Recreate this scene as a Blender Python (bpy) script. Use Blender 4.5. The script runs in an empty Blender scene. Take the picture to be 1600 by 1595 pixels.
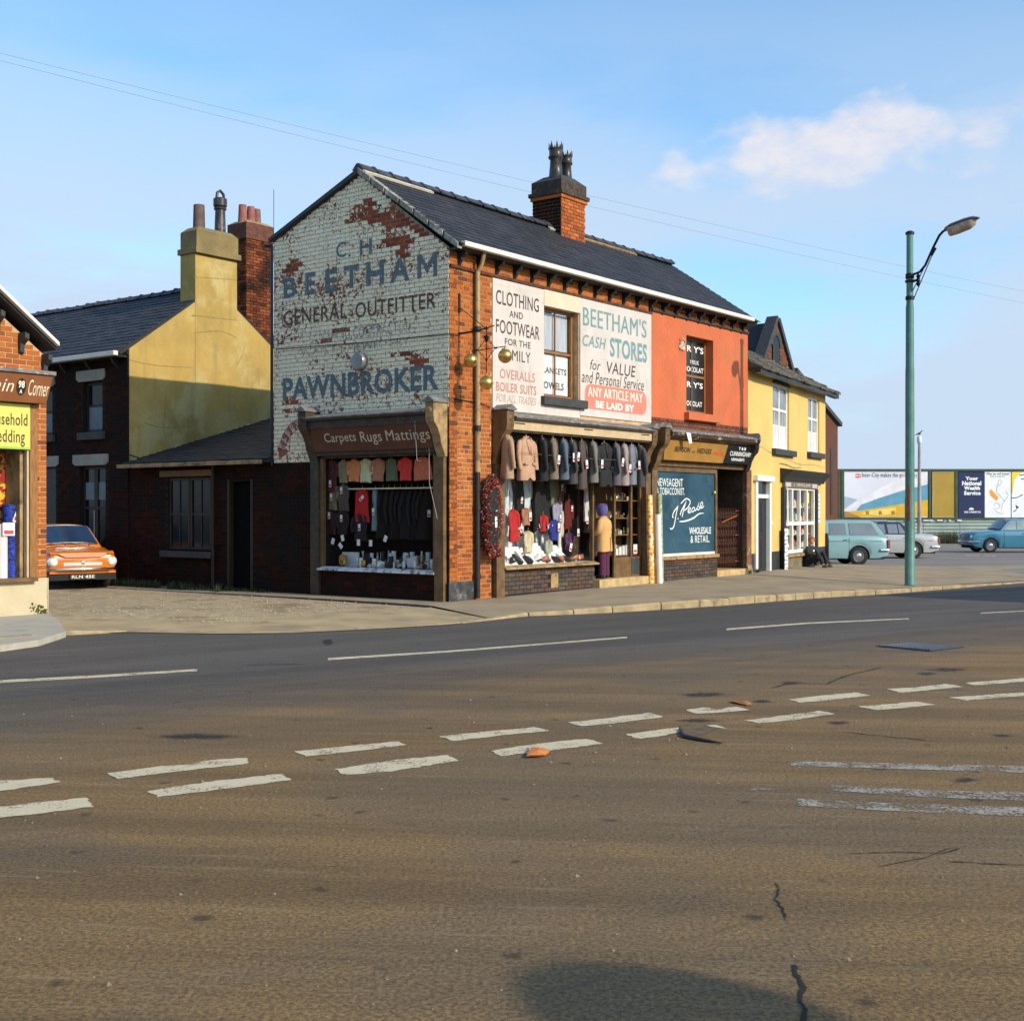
import bpy, bmesh, math, random
from mathutils import Vector, Matrix
random.seed(7)
rnd = random.uniform
sc = bpy.context.scene
COL = sc.collection

# ------------------------------------------------------------------ camera
H, FP, CX, CY = 1.7, 1970.0, 800.0, 797.0       # eye height, focal length in photo pixels, principal point
cam = bpy.data.cameras.new('camera'); cam.sensor_width = 36.0; cam.sensor_fit = 'HORIZONTAL'
cam.lens = 36.0 * FP / 1600.0; cam.clip_start = 0.1; cam.clip_end = 2000.0
camo = bpy.data.objects.new('camera', cam); COL.objects.link(camo)
camo.location = (0, 0, H); camo.rotation_euler = (math.radians(90), 0, 0)
sc.camera = camo
sc.render.resolution_x = 1024; sc.render.resolution_y = 1020

# ------------------------------------------------------------------ light
SUN_EL = math.radians(27.3)
SUN_DX, SUN_DY = 0.8157, -0.5788                  # horizontal direction towards the sun
sl = bpy.data.lights.new('sun', 'SUN'); sl.energy = 4.1; sl.angle = math.radians(0.5); sl.color = (1.0, 0.88, 0.70)
so = bpy.data.objects.new('sun', sl); COL.objects.link(so)
sdir = Vector((SUN_DX * math.cos(SUN_EL), SUN_DY * math.cos(SUN_EL), math.sin(SUN_EL)))
so.rotation_euler = sdir.to_track_quat('Z', 'Y').to_euler()
world = bpy.data.worlds.new('World'); sc.world = world; world.use_nodes = True
wn = world.node_tree; wn.nodes.clear()
def N(nt, t, **k):
    n = nt.nodes.new(t)
    for a, b in k.items(): setattr(n, a, b)
    return n
def mth(nt, op, a, b=None, c=None, clamp=False):
    n = nt.nodes.new('ShaderNodeMath'); n.operation = op; n.use_clamp = clamp
    for i, x in enumerate((a, b, c)):
        if x is None: continue
        if isinstance(x, (int, float)): n.inputs[i].default_value = x
        else: nt.links.new(x, n.inputs[i])
    return n.outputs[0]
def mixc(nt, f, a, b, mode='MIX'):
    n = nt.nodes.new('ShaderNodeMix'); n.data_type = 'RGBA'; n.blend_type = mode; n.clamp_factor = True
    for i, x in ((0, f), (6, a), (7, b)):
        if isinstance(x, (int, float)): n.inputs[i].default_value = x
        elif isinstance(x, (tuple, list)): n.inputs[i].default_value = (x[0], x[1], x[2], 1)
        else: nt.links.new(x, n.inputs[i])
    return n.outputs[2]
def mapr(nt, v, a, b, c=0.0, d=1.0):
    n = nt.nodes.new('ShaderNodeMapRange'); n.clamp = True; n.interpolation_type = 'SMOOTHSTEP'
    nt.links.new(v, n.inputs[0])
    for i, x in enumerate((a, b, c, d)): n.inputs[i + 1].default_value = x
    return n.outputs[0]
def noise(nt, vec, scale, detail=4, rough=0.55, dist=0.0):
    n = nt.nodes.new('ShaderNodeTexNoise'); n.inputs['Scale'].default_value = scale
    n.inputs['Detail'].default_value = detail; n.inputs['Roughness'].default_value = rough
    n.inputs['Distortion'].default_value = dist
    if vec is not None: nt.links.new(vec, n.inputs['Vector'])
    return n.outputs[0]
def vmap(nt, vec, loc=(0, 0, 0), rot=(0, 0, 0), scale=(1, 1, 1)):
    n = nt.nodes.new('ShaderNodeMapping'); nt.links.new(vec, n.inputs[0])
    n.inputs[1].default_value = loc; n.inputs[2].default_value = rot; n.inputs[3].default_value = scale
    return n.outputs[0]
sky = N(wn, 'ShaderNodeTexSky'); sky.sky_type = 'NISHITA'; sky.sun_disc = False
sky.sun_elevation = SUN_EL; sky.sun_rotation = math.atan2(SUN_DX, SUN_DY)
sky.air_density = 1.0; sky.dust_density = 1.2; sky.ozone_density = 2.2
tc = N(wn, 'ShaderNodeTexCoord'); gen = tc.outputs['Generated']
wisp = noise(wn, vmap(wn, gen, (3.1, 0.4, 0), (0, 0, 0), (1.5, 1.5, 5.5)), 1.7, 7, 0.5, 0.15)
wisp = mapr(wn, wisp, 0.30, 0.56)
sepz = N(wn, 'ShaderNodeSeparateXYZ'); wn.links.new(gen, sepz.inputs[0])
low = mapr(wn, sepz.outputs[2], 0.42, 0.16, 0.10, 0.97)
wf = mth(wn, 'MULTIPLY', wisp, low)
# one cumulus to the right of the terrace
cdir = (0.246, 0.932, 0.270)
cm = vmap(wn, gen, tuple(-x for x in cdir), (0, 0, 0), (1, 1, 1))
cm = vmap(wn, cm, (0, 0, 0), (0, math.radians(4), 0), (1, 1, 1))
cs = vmap(wn, cm, (0, 0, 0), (0, 0, 0), (7.6, 3.0, 31.0))
ln = N(wn, 'ShaderNodeVectorMath', operation='LENGTH'); wn.links.new(cs, ln.inputs[0])
cn = noise(wn, vmap(wn, gen, (0.7, 0, 0.2), (0, 0, 0), (1, 1, 1.5)), 19.0, 7, 0.5, 0.1)
cd = mth(wn, 'ADD', mth(wn, 'SUBTRACT', 1.0, ln.outputs['Value']), mth(wn, 'MULTIPLY', mth(wn, 'SUBTRACT', cn, 0.5), 2.1))
cf = mapr(wn, cd, -0.05, 0.55, 0.0, 0.92)
skyb = N(wn, 'ShaderNodeVectorMath', operation='MULTIPLY'); wn.links.new(sky.outputs[0], skyb.inputs[0]); skyb.inputs[1].default_value = (1.85, 2.38, 2.55)
skyc = mixc(wn, wf, skyb.outputs[0], (6.0, 7.3, 9.1))
skyc = mixc(wn, cf, skyc, mixc(wn, mapr(wn, noise(wn, vmap(wn, gen, (0.7, 0, 0.23), (0, 0, 0), (1, 1, 2)), 34.0, 6, 0.6), 0.35, 0.65), (7.0, 7.6, 9.0), (8.5, 8.35, 8.9)))
bg = N(wn, 'ShaderNodeBackground'); bg.inputs[1].default_value = 0.1
wn.links.new(skyc, bg.inputs[0])
wo = N(wn, 'ShaderNodeOutputWorld'); wn.links.new(bg.outputs[0], wo.inputs[0])
sc.view_settings.view_transform = 'Standard'; sc.view_settings.look = 'None'
sc.view_settings.exposure = 0.0; sc.view_settings.gamma = 1.0
try: sc.view_settings.use_curve_mapping = False
except Exception: pass

# ------------------------------------------------------------------ frames: turn photo pixels into points on real planes
class Fr:
    def __init__(s, ox, oy, deg, oz=0.0):
        s.ox, s.oy, s.oz = ox, oy, oz; s.ang = math.radians(deg); s.c, s.s = math.cos(s.ang), math.sin(s.ang)
    def w(s, u, v, z=0.0): return Vector((s.ox + u * s.c - v * s.s, s.oy + u * s.s + v * s.c, z + s.oz))
    def F(s, px, py, d=0.0):       # point (u, z) on the plane v = -d
        k = (px - CX) / FP; m = (CY - py) / FP
        t = (-d - s.s * s.ox + s.c * s.oy) / (-s.s * k + s.c); x, y = k * t, t
        return (s.c * (x - s.ox) + s.s * (y - s.oy), H + m * t)
    def G(s, px, py, c=0.0):       # point (v, z) on the plane u = c
        k = (px - CX) / FP; m = (CY - py) / FP
        t = (c + s.c * s.ox + s.s * s.oy) / (s.c * k + s.s); x, y = k * t, t
        return (-s.s * (x - s.ox) + s.c * (y - s.oy), H + m * t)
    def loc(s, x, y): return (s.c * (x - s.ox) + s.s * (y - s.oy), -s.s * (x - s.ox) + s.c * (y - s.oy))
W = Fr(0, 0, 0)
S = Fr(-1.12, 22.5, 52.63)
_y = S.w(11.62, 0); Y = Fr(_y.x, _y.y, 62.4)
LF = Fr(-7.35, 19.9, 52.63)
def R(px, py, z=0.0):
    t = (H - z) * FP / (py - CY); return ((px - CX) / FP * t, t)

# ------------------------------------------------------------------ mesh helpers
class MB:
    def __init__(s): s.v = []; s.f = []; s.a = []; s.cur = 0.5
    def add(s, pts, faces):
        o = len(s.v); s.v += [tuple(p) for p in pts]
        for f in faces: s.f.append(tuple(o + i for i in f)); s.a.append(s.cur)
        return s
    def box(s, x0, x1, y0, y1, z0, z1):
        p = [(x0, y0, z0), (x1, y0, z0), (x1, y1, z0), (x0, y1, z0), (x0, y0, z1), (x1, y0, z1), (x1, y1, z1), (x0, y1, z1)]
        return s.add(p, [(0, 3, 2, 1), (4, 5, 6, 7), (0, 1, 5, 4), (1, 2, 6, 5), (2, 3, 7, 6), (3, 0, 4, 7)])
    def hexa(s, b, t):
        return s.add(list(b) + list(t), [(0, 3, 2, 1), (4, 5, 6, 7), (0, 1, 5, 4), (1, 2, 6, 5), (2, 3, 7, 6), (3, 0, 4, 7)])
    def poly(s, pts): return s.add(pts, [tuple(range(len(pts)))])
    def prism(s, pts, vec):
        n = len(pts); v = Vector(vec)
        q = [tuple(Vector(p) + v) for p in pts]
        return s.add(list(pts) + q, [tuple(range(n))[::-1], tuple(range(n, 2 * n))] + [(i, (i + 1) % n, n + (i + 1) % n, n + i) for i in range(n)])
    def tube(s, pts, r, n=8, cap=True, sy=1.0):
        pts = [Vector(p) for p in pts]; m = len(pts)
        rr = r if isinstance(r, (list, tuple)) else [r] * m
        ref = None; rings = []
        for i, p in enumerate(pts):
            d = (pts[min(i + 1, m - 1)] - pts[max(i - 1, 0)])
            d = d.normalized() if d.length > 1e-9 else Vector((0, 0, 1))
            if ref is None: ref = Vector((0, 0, 1)) if abs(d.z) < 0.9 else Vector((1, 0, 0))
            a = (ref - d * ref.dot(d)).normalized(); b = d.cross(a); ref = a
            rings.append([p + (a * math.cos(2 * math.pi * k / n) + b * math.sin(2 * math.pi * k / n) * sy) * rr[i] for k in range(n)])
        return s.loft(rings, cap)
    def loft(s, rings, cap=True, closed=True):
        n = len(rings[0]); P = [tuple(p) for r in rings for p in r]; F = []
        for i in range(len(rings) - 1):
            for k in range(n if closed else n - 1):
                k2 = (k + 1) % n
                F.append((i * n + k, i * n + k2, (i + 1) * n + k2, (i + 1) * n + k))
        if cap:
            F.append(tuple(range(n))[::-1]); F.append(tuple((len(rings) - 1) * n + k for k in range(n)))
        return s.add(P, F)
    def lathe(s, prof, c=(0, 0, 0), n=16, ax='z', sx=1.0, sy=1.0, cap=True):
        rings = []
        for r, h in prof:
            ring = []
            for k in range(n):
                a = 2 * math.pi * k / n; x, y = max(r, 1e-4) * math.cos(a) * sx, max(r, 1e-4) * math.sin(a) * sy
                ring.append({'z': (c[0] + x, c[1] + y, c[2] + h), 'y': (c[0] + x, c[1] + h, c[2] + y), 'x': (c[0] + h, c[1] + x, c[2] + y)}[ax])
            rings.append(ring)
        return s.loft(rings, cap)
    def ball(s, c, r, n=14, sx=1, sy=1, sz=1):
        m = n // 2
        return s.lathe([(math.sin(math.pi * i / m) * r, -math.cos(math.pi * i / m) * r * sz) for i in range(m + 1)], c, n, 'z', sx, sy)
    def rings(s, spec, n=16):      # spec rows: cx, cy, z, rx, ry
        return s.loft([[(cx + rx * math.cos(2 * math.pi * k / n), cy + ry * math.sin(2 * math.pi * k / n), z) for k in range(n)] for cx, cy, z, rx, ry in spec])
    def xf(s, M): s.v = [tuple(M @ Vector(p)) for p in s.v]; return s
    def mesh(s, name, mat, smooth=False, off=(0, 0, 0), attr=False, weld=False):
        me = bpy.data.meshes.new(name)
        me.from_pydata([(p[0] - off[0], p[1] - off[1], p[2] - off[2]) for p in s.v], [], s.f)
        if attr:
            at = me.attributes.new('tint', 'FLOAT', 'FACE')
            at.data.foreach_set('value', s.a)
        if mat: me.materials.append(mat)
        bm = bmesh.new(); bm.from_mesh(me)
        if weld: bmesh.ops.remove_doubles(bm, verts=bm.verts, dist=1e-4)
        bmesh.ops.recalc_face_normals(bm, faces=bm.faces); bm.to_mesh(me); bm.free()
        if smooth:
            me.polygons.foreach_set('use_smooth', [True] * len(me.polygons))
            try: me.set_sharp_from_angle(angle=math.radians(50))
            except Exception: pass
        me.update(); return me
OFF = {}
def put(name, me, parent=None):
    o = bpy.data.objects.new(name, me); COL.objects.link(o)
    if parent is not None: o.parent = parent
    return o
def root(o):
    while o.parent: o = o.parent
    return o
def part(name, mb, mat, parent, smooth=False, attr=False, kind=None, label=None, bevel=0, weld=False):
    me = mb.mesh(name, mat, smooth, OFF.get(root(parent).name, (0, 0, 0)), attr, weld)
    o = put(name, me, parent)
    if kind: o['kind'] = kind
    if label: o['label'] = label
    if bevel:
        b = o.modifiers.new('bevel', 'BEVEL'); b.width = bevel; b.segments = 2; b.limit_method = 'ANGLE'
    return o
def thing(name, label, cat, base=(0, 0, 0), fr=W, group=None, local=False, rot=0.0, kind=None):
    o = bpy.data.objects.new(name, None); COL.objects.link(o); o.empty_display_size = 0.2
    o.location = fr.w(*base); o.rotation_euler = (0, 0, fr.ang + rot)
    o['label'] = label; o['category'] = cat
    if group: o['group'] = group
    if kind: o['kind'] = kind
    OFF[o.name] = (0, 0, 0) if local else tuple(base)
    return o
def solo(name, mb, mat, label, cat, base=(0, 0, 0), fr=W, group=None, rot=0.0, smooth=False, local=True, bevel=0, attr=False):
    me = mb.mesh(name, mat, smooth, (0, 0, 0) if local else base, attr)
    o = put(name, me); o.location = fr.w(*base); o.rotation_euler = (0, 0, fr.ang + rot)
    o['label'] = label; o['category'] = cat
    if group: o['group'] = group
    OFF[o.name] = (0, 0, 0) if local else tuple(base)
    if bevel:
        b = o.modifiers.new('bevel', 'BEVEL'); b.width = bevel; b.segments = 2; b.limit_method = 'ANGLE'
    return o
def struct(name, mb, mat, smooth=False, kind='structure', parent=None):
    o = put(name, mb.mesh(name, mat, smooth), parent); o['kind'] = kind; OFF[o.name] = (0, 0, 0); return o

# ------------------------------------------------------------------ materials
def newmat(name):
    m = bpy.data.materials.new(name); m.use_nodes = True; nt = m.node_tree
    return m, nt, nt.nodes['Principled BSDF']
def pos(nt):
    return N(nt, 'ShaderNodeNewGeometry').outputs['Position']
def M(name, col, rough=0.75, var=0.12, scale=3.0, bump=0.0, bscale=60.0, metal=0.0, spec=0.4, dirt=None, dirts=2.0, dth=(0.5, 0.7), stretch=None, coat=0.0, streak=None):
    m, nt, b = newmat(name); P = pos(nt)
    if stretch: P = vmap(nt, P, scale=stretch)
    n1 = noise(nt, P, scale, 5)
    c = mixc(nt, mapr(nt, n1, 0.3, 0.7), tuple(x * (1 - var) for x in col), tuple(min(1, x * (1 + var)) for x in col))
    if dirt:
        n2 = noise(nt, P, dirts, 6, 0.65, 0.3)
        c = mixc(nt, mapr(nt, n2, dth[0], dth[1]), c, dirt)
    if streak:                                       # rain-washed grime running down the wall
        c = mixc(nt, mapr(nt, noise(nt, vmap(nt, P, scale=(1, 1, 0.12)), 5.0, 6, 0.6, 0.2), 0.50, 0.72, 0, streak[1]), c, streak[0])
        c = mixc(nt, mapr(nt, noise(nt, P, 18, 6, 0.7), 0.50, 0.75, 0, streak[1] * .8), c, streak[0])
    nt.links.new(c, b.inputs['Base Color'])
    b.inputs['Roughness'].default_value = rough; b.inputs['Metallic'].default_value = metal
    b.inputs['Specular IOR Level'].default_value = spec
    if coat: b.inputs['Coat Weight'].default_value = coat; b.inputs['Coat Roughness'].default_value = 0.05
    if bump:
        bn = N(nt, 'ShaderNodeBump'); bn.inputs['Strength'].default_value = bump; bn.inputs['Distance'].default_value = 0.01
        nt.links.new(noise(nt, P, bscale, 4, 0.6), bn.inputs['Height']); nt.links.new(bn.outputs[0], b.inputs['Normal'])
    return m
_c = {}
def C(r, g, b, rough=0.8, var=0.1):
    k = (r, g, b, rough)
    if k not in _c: _c[k] = M('cloth_%d' % len(_c), (r, g, b), rough, var, 14.0, 0.25, 160.0)
    return _c[k]
def brickmat(name, cols, dirt=(0.012, 0.010, 0.009), dth=(0.55, 0.8), fleck=0.35):
    m, nt, b = newmat(name); P = pos(nt)
    at = N(nt, 'ShaderNodeAttribute', attribute_name='tint').outputs['Fac']
    oi = N(nt, 'ShaderNodeObjectInfo').outputs['Random']
    t = mth(nt, 'FRACT', mth(nt, 'ADD', mth(nt, 'MULTIPLY', at, 7.3), mth(nt, 'MULTIPLY', oi, 5.1)))
    rp = N(nt, 'ShaderNodeValToRGB'); nt.links.new(t, rp.inputs[0]); e = rp.color_ramp.elements
    e[0].position = 0; e[0].color = (*cols[0], 1); e[1].position = 1; e[1].color = (*cols[-1], 1)
    for i in range(1, len(cols) - 1):
        x = e.new(i / (len(cols) - 1)); x.color = (*cols[i], 1)
    c = mixc(nt, mapr(nt, noise(nt, P, 45, 4, 0.7), 0.35, 0.75, 0, fleck), rp.outputs[0], tuple(x * 0.45 for x in cols[1]))
    c = mixc(nt, mapr(nt, noise(nt, P, 1.3, 6, 0.65, 0.4), dth[0], dth[1], 0, 0.85), c, dirt)
    nt.links.new(c, b.inputs['Base Color']); b.inputs['Roughness'].default_value = 0.9; b.inputs['Specular IOR Level'].default_value = 0.12
    bn = N(nt, 'ShaderNodeBump'); bn.inputs['Strength'].default_value = 0.5; bn.inputs['Distance'].default_value = 0.006
    nt.links.new(noise(nt, P, 90, 4, 0.6), bn.inputs['Height']); nt.links.new(bn.outputs[0], b.inputs['Normal'])
    return m
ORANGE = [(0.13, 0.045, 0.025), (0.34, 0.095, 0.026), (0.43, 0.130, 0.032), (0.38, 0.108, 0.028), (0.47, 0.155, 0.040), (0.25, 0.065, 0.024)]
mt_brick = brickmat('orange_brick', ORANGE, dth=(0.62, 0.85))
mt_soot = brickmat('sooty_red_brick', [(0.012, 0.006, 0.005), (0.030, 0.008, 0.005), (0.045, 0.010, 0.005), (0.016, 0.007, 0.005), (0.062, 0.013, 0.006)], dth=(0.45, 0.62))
mt_brown = brickmat('brown_brick', [(0.10, 0.045, 0.03), (0.18, 0.07, 0.045), (0.22, 0.09, 0.055), (0.15, 0.06, 0.04)], dth=(0.6, 0.9))
mt_stall = brickmat('dark_glazed_brick', [(0.05, 0.05, 0.055), (0.12, 0.07, 0.045), (0.08, 0.07, 0.07), (0.14, 0.10, 0.075)], dth=(0.5, 0.8))
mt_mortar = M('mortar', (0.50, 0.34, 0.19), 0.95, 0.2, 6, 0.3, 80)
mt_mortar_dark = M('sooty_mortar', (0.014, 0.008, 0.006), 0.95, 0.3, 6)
# white painted brick: paint flakes off to bare brick. 'tint' above 1 marks a bared patch
def painted_brick():
    m, nt, b = newmat('flaking_white_paint_on_brick'); P = pos(nt)
    at = N(nt, 'ShaderNodeAttribute', attribute_name='tint').outputs['Fac']
    oi = N(nt, 'ShaderNodeObjectInfo').outputs['Random']
    t = mth(nt, 'FRACT', mth(nt, 'ADD', mth(nt, 'MULTIPLY', at, 7.3), mth(nt, 'MULTIPLY', oi, 5.1)))
    flag = mth(nt, 'FLOOR', at)
    brick = mixc(nt, t, (0.16, 0.034, 0.014), (0.32, 0.070, 0.024))
    paint = mixc(nt, t, (0.86, 0.76, 0.52), (0.90, 0.82, 0.60))
    paint = mixc(nt, mapr(nt, noise(nt, P, 0.9, 5, 0.6), 0.45, 0.75, 0, 0.35), paint, (0.58, 0.53, 0.38))
    paint = mixc(nt, mapr(nt, noise(nt, P, 26, 5, 0.7), 0.56, 0.68, 0, 0.8), paint, (0.36, 0.26, 0.14))
    wear = mth(nt, 'ADD', noise(nt, P, 13, 8, 0.7, 0.5), mth(nt, 'MULTIPLY', noise(nt, P, 1.1, 3, 0.5), 0.42))
    wear = mth(nt, 'ADD', wear, mth(nt, 'MULTIPLY', flag, 0.135))
    fine = mth(nt, 'ADD', noise(nt, P, 34, 6, 0.75), mth(nt, 'MULTIPLY', noise(nt, P, 2.3, 4, 0.6), 0.30))
    paint = mixc(nt, mapr(nt, fine, 0.74, 0.79, 0, 0.75), paint, (0.24, 0.12, 0.06))
    c = mixc(nt, mapr(nt, wear, 0.765, 0.80), paint, brick)
    nt.links.new(c, b.inputs['Base Color']); b.inputs['Roughness'].default_value = 0.8; b.inputs['Specular IOR Level'].default_value = 0.3
    bn = N(nt, 'ShaderNodeBump'); bn.inputs['Strength'].default_value = 0.5; bn.inputs['Distance'].default_value = 0.006
    nt.links.new(noise(nt, P, 50, 5, 0.65), bn.inputs['Height']); nt.links.new(bn.outputs[0], b.inputs['Normal'])
    return m
mt_paintbrick = painted_brick()
mt_paintmortar = M('painted_mortar', (0.30, 0.25, 0.17), 0.95, 0.25, 20, 0.4, 60, dirt=(0.20, 0.09, 0.05), dirts=7, dth=(0.48, 0.6))
# sign-writer's paint: worn through by noise, and it breaks at the brick joints where 'joints' is set
def letterpaint(name, col, wear=0.5, joints=False, fine=30):
    m, nt, b = newmat(name); P = pos(nt)
    c = mixc(nt, noise(nt, P, 6, 4), tuple(x * 0.8 for x in col), tuple(min(1, x * 1.2) for x in col))
    nt.links.new(c, b.inputs['Base Color']); b.inputs['Roughness'].default_value = 0.75
    n1 = mth(nt, 'ADD', mth(nt, 'MULTIPLY', noise(nt, P, fine, 6, 0.75), 0.6), mth(nt, 'MULTIPLY', noise(nt, P, 3.5, 4, 0.6), 0.4))
    al = mapr(nt, n1, wear, wear + 0.06, 1.0, 0.0)
    if joints:
        ob = N(nt, 'ShaderNodeTexCoord').outputs['Object']; sp = N(nt, 'ShaderNodeSeparateXYZ'); nt.links.new(ob, sp.inputs[0])
        zz = mth(nt, 'DIVIDE', mth(nt, 'SUBTRACT', sp.outputs[2], 0.1), 0.082)
        fr = mth(nt, 'FRACT', zz); row = mth(nt, 'FLOOR', zz)
        hz = mth(nt, 'GREATER_THAN', fr, 0.13)
        par = mth(nt, 'MULTIPLY', mth(nt, 'MODULO', row, 2.0), 0.5)
        vv = mth(nt, 'FRACT', mth(nt, 'ADD', mth(nt, 'DIVIDE', sp.outputs[1], 0.235), par))
        hv = mth(nt, 'GREATER_THAN', vv, 0.045)
        al = mth(nt, 'MULTIPLY', al, mth(nt, 'MULTIPLY', hz, hv))
    nt.links.new(al, b.inputs['Alpha'])
    return m
mt_dkframe = M('dark_window_frame', (0.030, 0.014, 0.007), .6, .25, 6)
mt_flatblack = M('matt_black_door', (0.006, 0.006, 0.006), .95, .2, 6, spec=.05)
def slatemat(name, c0, c1, c2):
    m, nt, b = newmat(name); P = pos(nt)
    at = N(nt, 'ShaderNodeAttribute', attribute_name='tint').outputs['Fac']
    c = mixc(nt, at, c0, c1)
    c = mixc(nt, mapr(nt, noise(nt, P, 30, 5, 0.7), 0.5, 0.75, 0, 0.6), c, c2)
    c = mixc(nt, mapr(nt, noise(nt, P, 0.8, 5, 0.6), 0.4, 0.75, 0, 0.5), c, tuple(x * 0.6 for x in c0))
    nt.links.new(c, b.inputs['Base Color']); b.inputs['Roughness'].default_value = 0.62; b.inputs['Specular IOR Level'].default_value = 0.35
    bn = N(nt, 'ShaderNodeBump'); bn.inputs['Strength'].default_value = 0.35; bn.inputs['Distance'].default_value = 0.004
    nt.links.new(noise(nt, P, 60, 4, 0.6), bn.inputs['Height']); nt.links.new(bn.outputs[0], b.inputs['Normal'])
    return m
mt_slate = slatemat('blue_grey_slate', (0.023, 0.023, 0.027), (0.043, 0.042, 0.047), (0.05, 0.052, 0.056))
mt_stoneslate = slatemat('mossy_stone_slate', (0.10, 0.09, 0.07), (0.22, 0.19, 0.14), (0.07, 0.08, 0.05))
mt_white = M('white_paint', (0.72, 0.66, 0.58), 0.5, 0.07, 4, 0.15, 60, dirt=(0.45, 0.38, 0.28), dirts=5, dth=(0.66, 0.85))
mt_cream = M('cream_paint', (0.52, 0.38, 0.22), 0.6, 0.1, 4, 0.15, 60, dirt=(0.28, 0.17, 0.08), dirts=6, dth=(0.6, 0.8))
mt_lintel = M('cream_stone_paint', (0.62, 0.53, 0.39), 0.7, 0.05, 3, 0.1, 50)
mt_boards = M('weathered_white_boarding', (0.58, 0.52, 0.48), 0.65, 0.05, 2.0, 0.15, 50, dirt=(0.44, 0.36, 0.28), dirts=3.5, dth=(0.58, 0.8), streak=((0.38, 0.31, 0.24), .3))
mt_darkwood = M('dark_brown_painted_wood', (0.05, 0.033, 0.022), 0.55, 0.3, 5, 0.3, 50, dirt=(0.14, 0.09, 0.045), dirts=6, dth=(0.55, 0.75))
mt_brownwood = M('brown_painted_wood', (0.15, 0.085, 0.035), 0.55, 0.25, 6, 0.3, 50, dirt=(0.06, 0.04, 0.025), dirts=5, dth=(0.5, 0.75))
mt_varnish = M('varnished_wood', (0.27, 0.12, 0.035), 0.4, 0.25, 8, 0.2, 40, stretch=(4, 4, 0.7))
mt_oldwood = M('weathered_ochre_wood', (0.34, 0.22, 0.10), 0.7, 0.25, 6, 0.3, 50, dirt=(0.12, 0.08, 0.045), dirts=5, dth=(0.5, 0.7))
mt_black = M('black_paint', (0.018, 0.017, 0.018), 0.45, 0.3, 6, 0.2, 60)
mt_dgrey = M('dark_grey_stone_paint', (0.045, 0.045, 0.045), 0.7, 0.2, 6, 0.3, 60)
mt_lead = M('dirty_lead_flashing', (0.16, 0.15, 0.14), 0.6, 0.3, 5, 0.4, 30, dirt=(0.5, 0.46, 0.42), dirts=9, dth=(0.55, 0.65))
mt_iron = M('black_iron', (0.014, 0.012, 0.012), 0.5, 0.2, 8, 0.2, 50, metal=0.3)
mt_gold = M('gilded_metal', (0.72, 0.44, 0.12), 0.30, 0.15, 5, 0.08, 40, metal=0.9, dirt=(0.28, 0.17, 0.05), dirts=4, dth=(0.5, 0.8))
mt_stone = M('kerb_sandstone', (0.36, 0.27, 0.15), 0.9, 0.2, 4, 0.5, 50, dirt=(0.20, 0.14, 0.08), dirts=3, dth=(0.5, 0.75))
mt_pave = M('worn_tarmac_footway', (0.33, 0.255, 0.16), 0.95, 0.10, 1.2, 0.5, 120, dirt=(0.24, 0.185, 0.115), dirts=0.9, dth=(0.45, 0.7))
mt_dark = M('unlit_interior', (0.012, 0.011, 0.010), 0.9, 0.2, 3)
mt_curtain = M('net_curtain', (0.42, 0.45, 0.48), 0.9, 0.15, 3, 0.4, 30, stretch=(12, 12, 0.5))
def glassmat(name, tint=(1, 1, 1), refl=0.13, rough=0.02):
    m = bpy.data.materials.new(name); m.use_nodes = True; nt = m.node_tree; nt.nodes.clear()
    o = N(nt, 'ShaderNodeOutputMaterial'); mx = N(nt, 'ShaderNodeMixShader')
    tr = N(nt, 'ShaderNodeBsdfTransparent'); tr.inputs[0].default_value = (*tint, 1)
    gl = N(nt, 'ShaderNodeBsdfGlossy'); gl.inputs['Roughness'].default_value = rough
    lw = N(nt, 'ShaderNodeLayerWeight'); lw.inputs[0].default_value = 0.25
    f = mth(nt, 'ADD', mth(nt, 'MULTIPLY', lw.outputs['Fresnel'], 0.12), refl * 0.08, clamp=True)
    nt.links.new(f, mx.inputs[0]); nt.links.new(tr.outputs[0], mx.inputs[1]); nt.links.new(gl.outputs[0], mx.inputs[2])
    nt.links.new(mx.outputs[0], o.inputs[0]); return m
mt_glass = glassmat('shop_window_glass')
mt_skyglass = M('sky_toned_pane', (0.16, 0.19, 0.22), 0.08, 0.15, 1.5, spec=0.8)  # opaque pane; pale sky seen through the car is put into its colour
mt_darkglass = M('dark_window_pane', (0.008, 0.010, 0.012), 0.10, 0.2, 1.5, spec=0.25)
mt_chrome = M('chrome', (0.75, 0.76, 0.78), 0.14, 0.05, 10, metal=1.0)
mt_tyre = M('tyre_rubber', (0.018, 0.018, 0.019), 0.85, 0.2, 12, 0.2, 80)
mt_lens = M('lamp_lens', (0.75, 0.78, 0.80), 0.08, 0.05, 20, spec=0.9)
mt_amber = M('amber_lens', (0.70, 0.16, 0.02), 0.25, 0.1, 20)
mt_redlens = M('red_lens', (0.5, 0.02, 0.02), 0.2, 0.1, 20)

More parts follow.
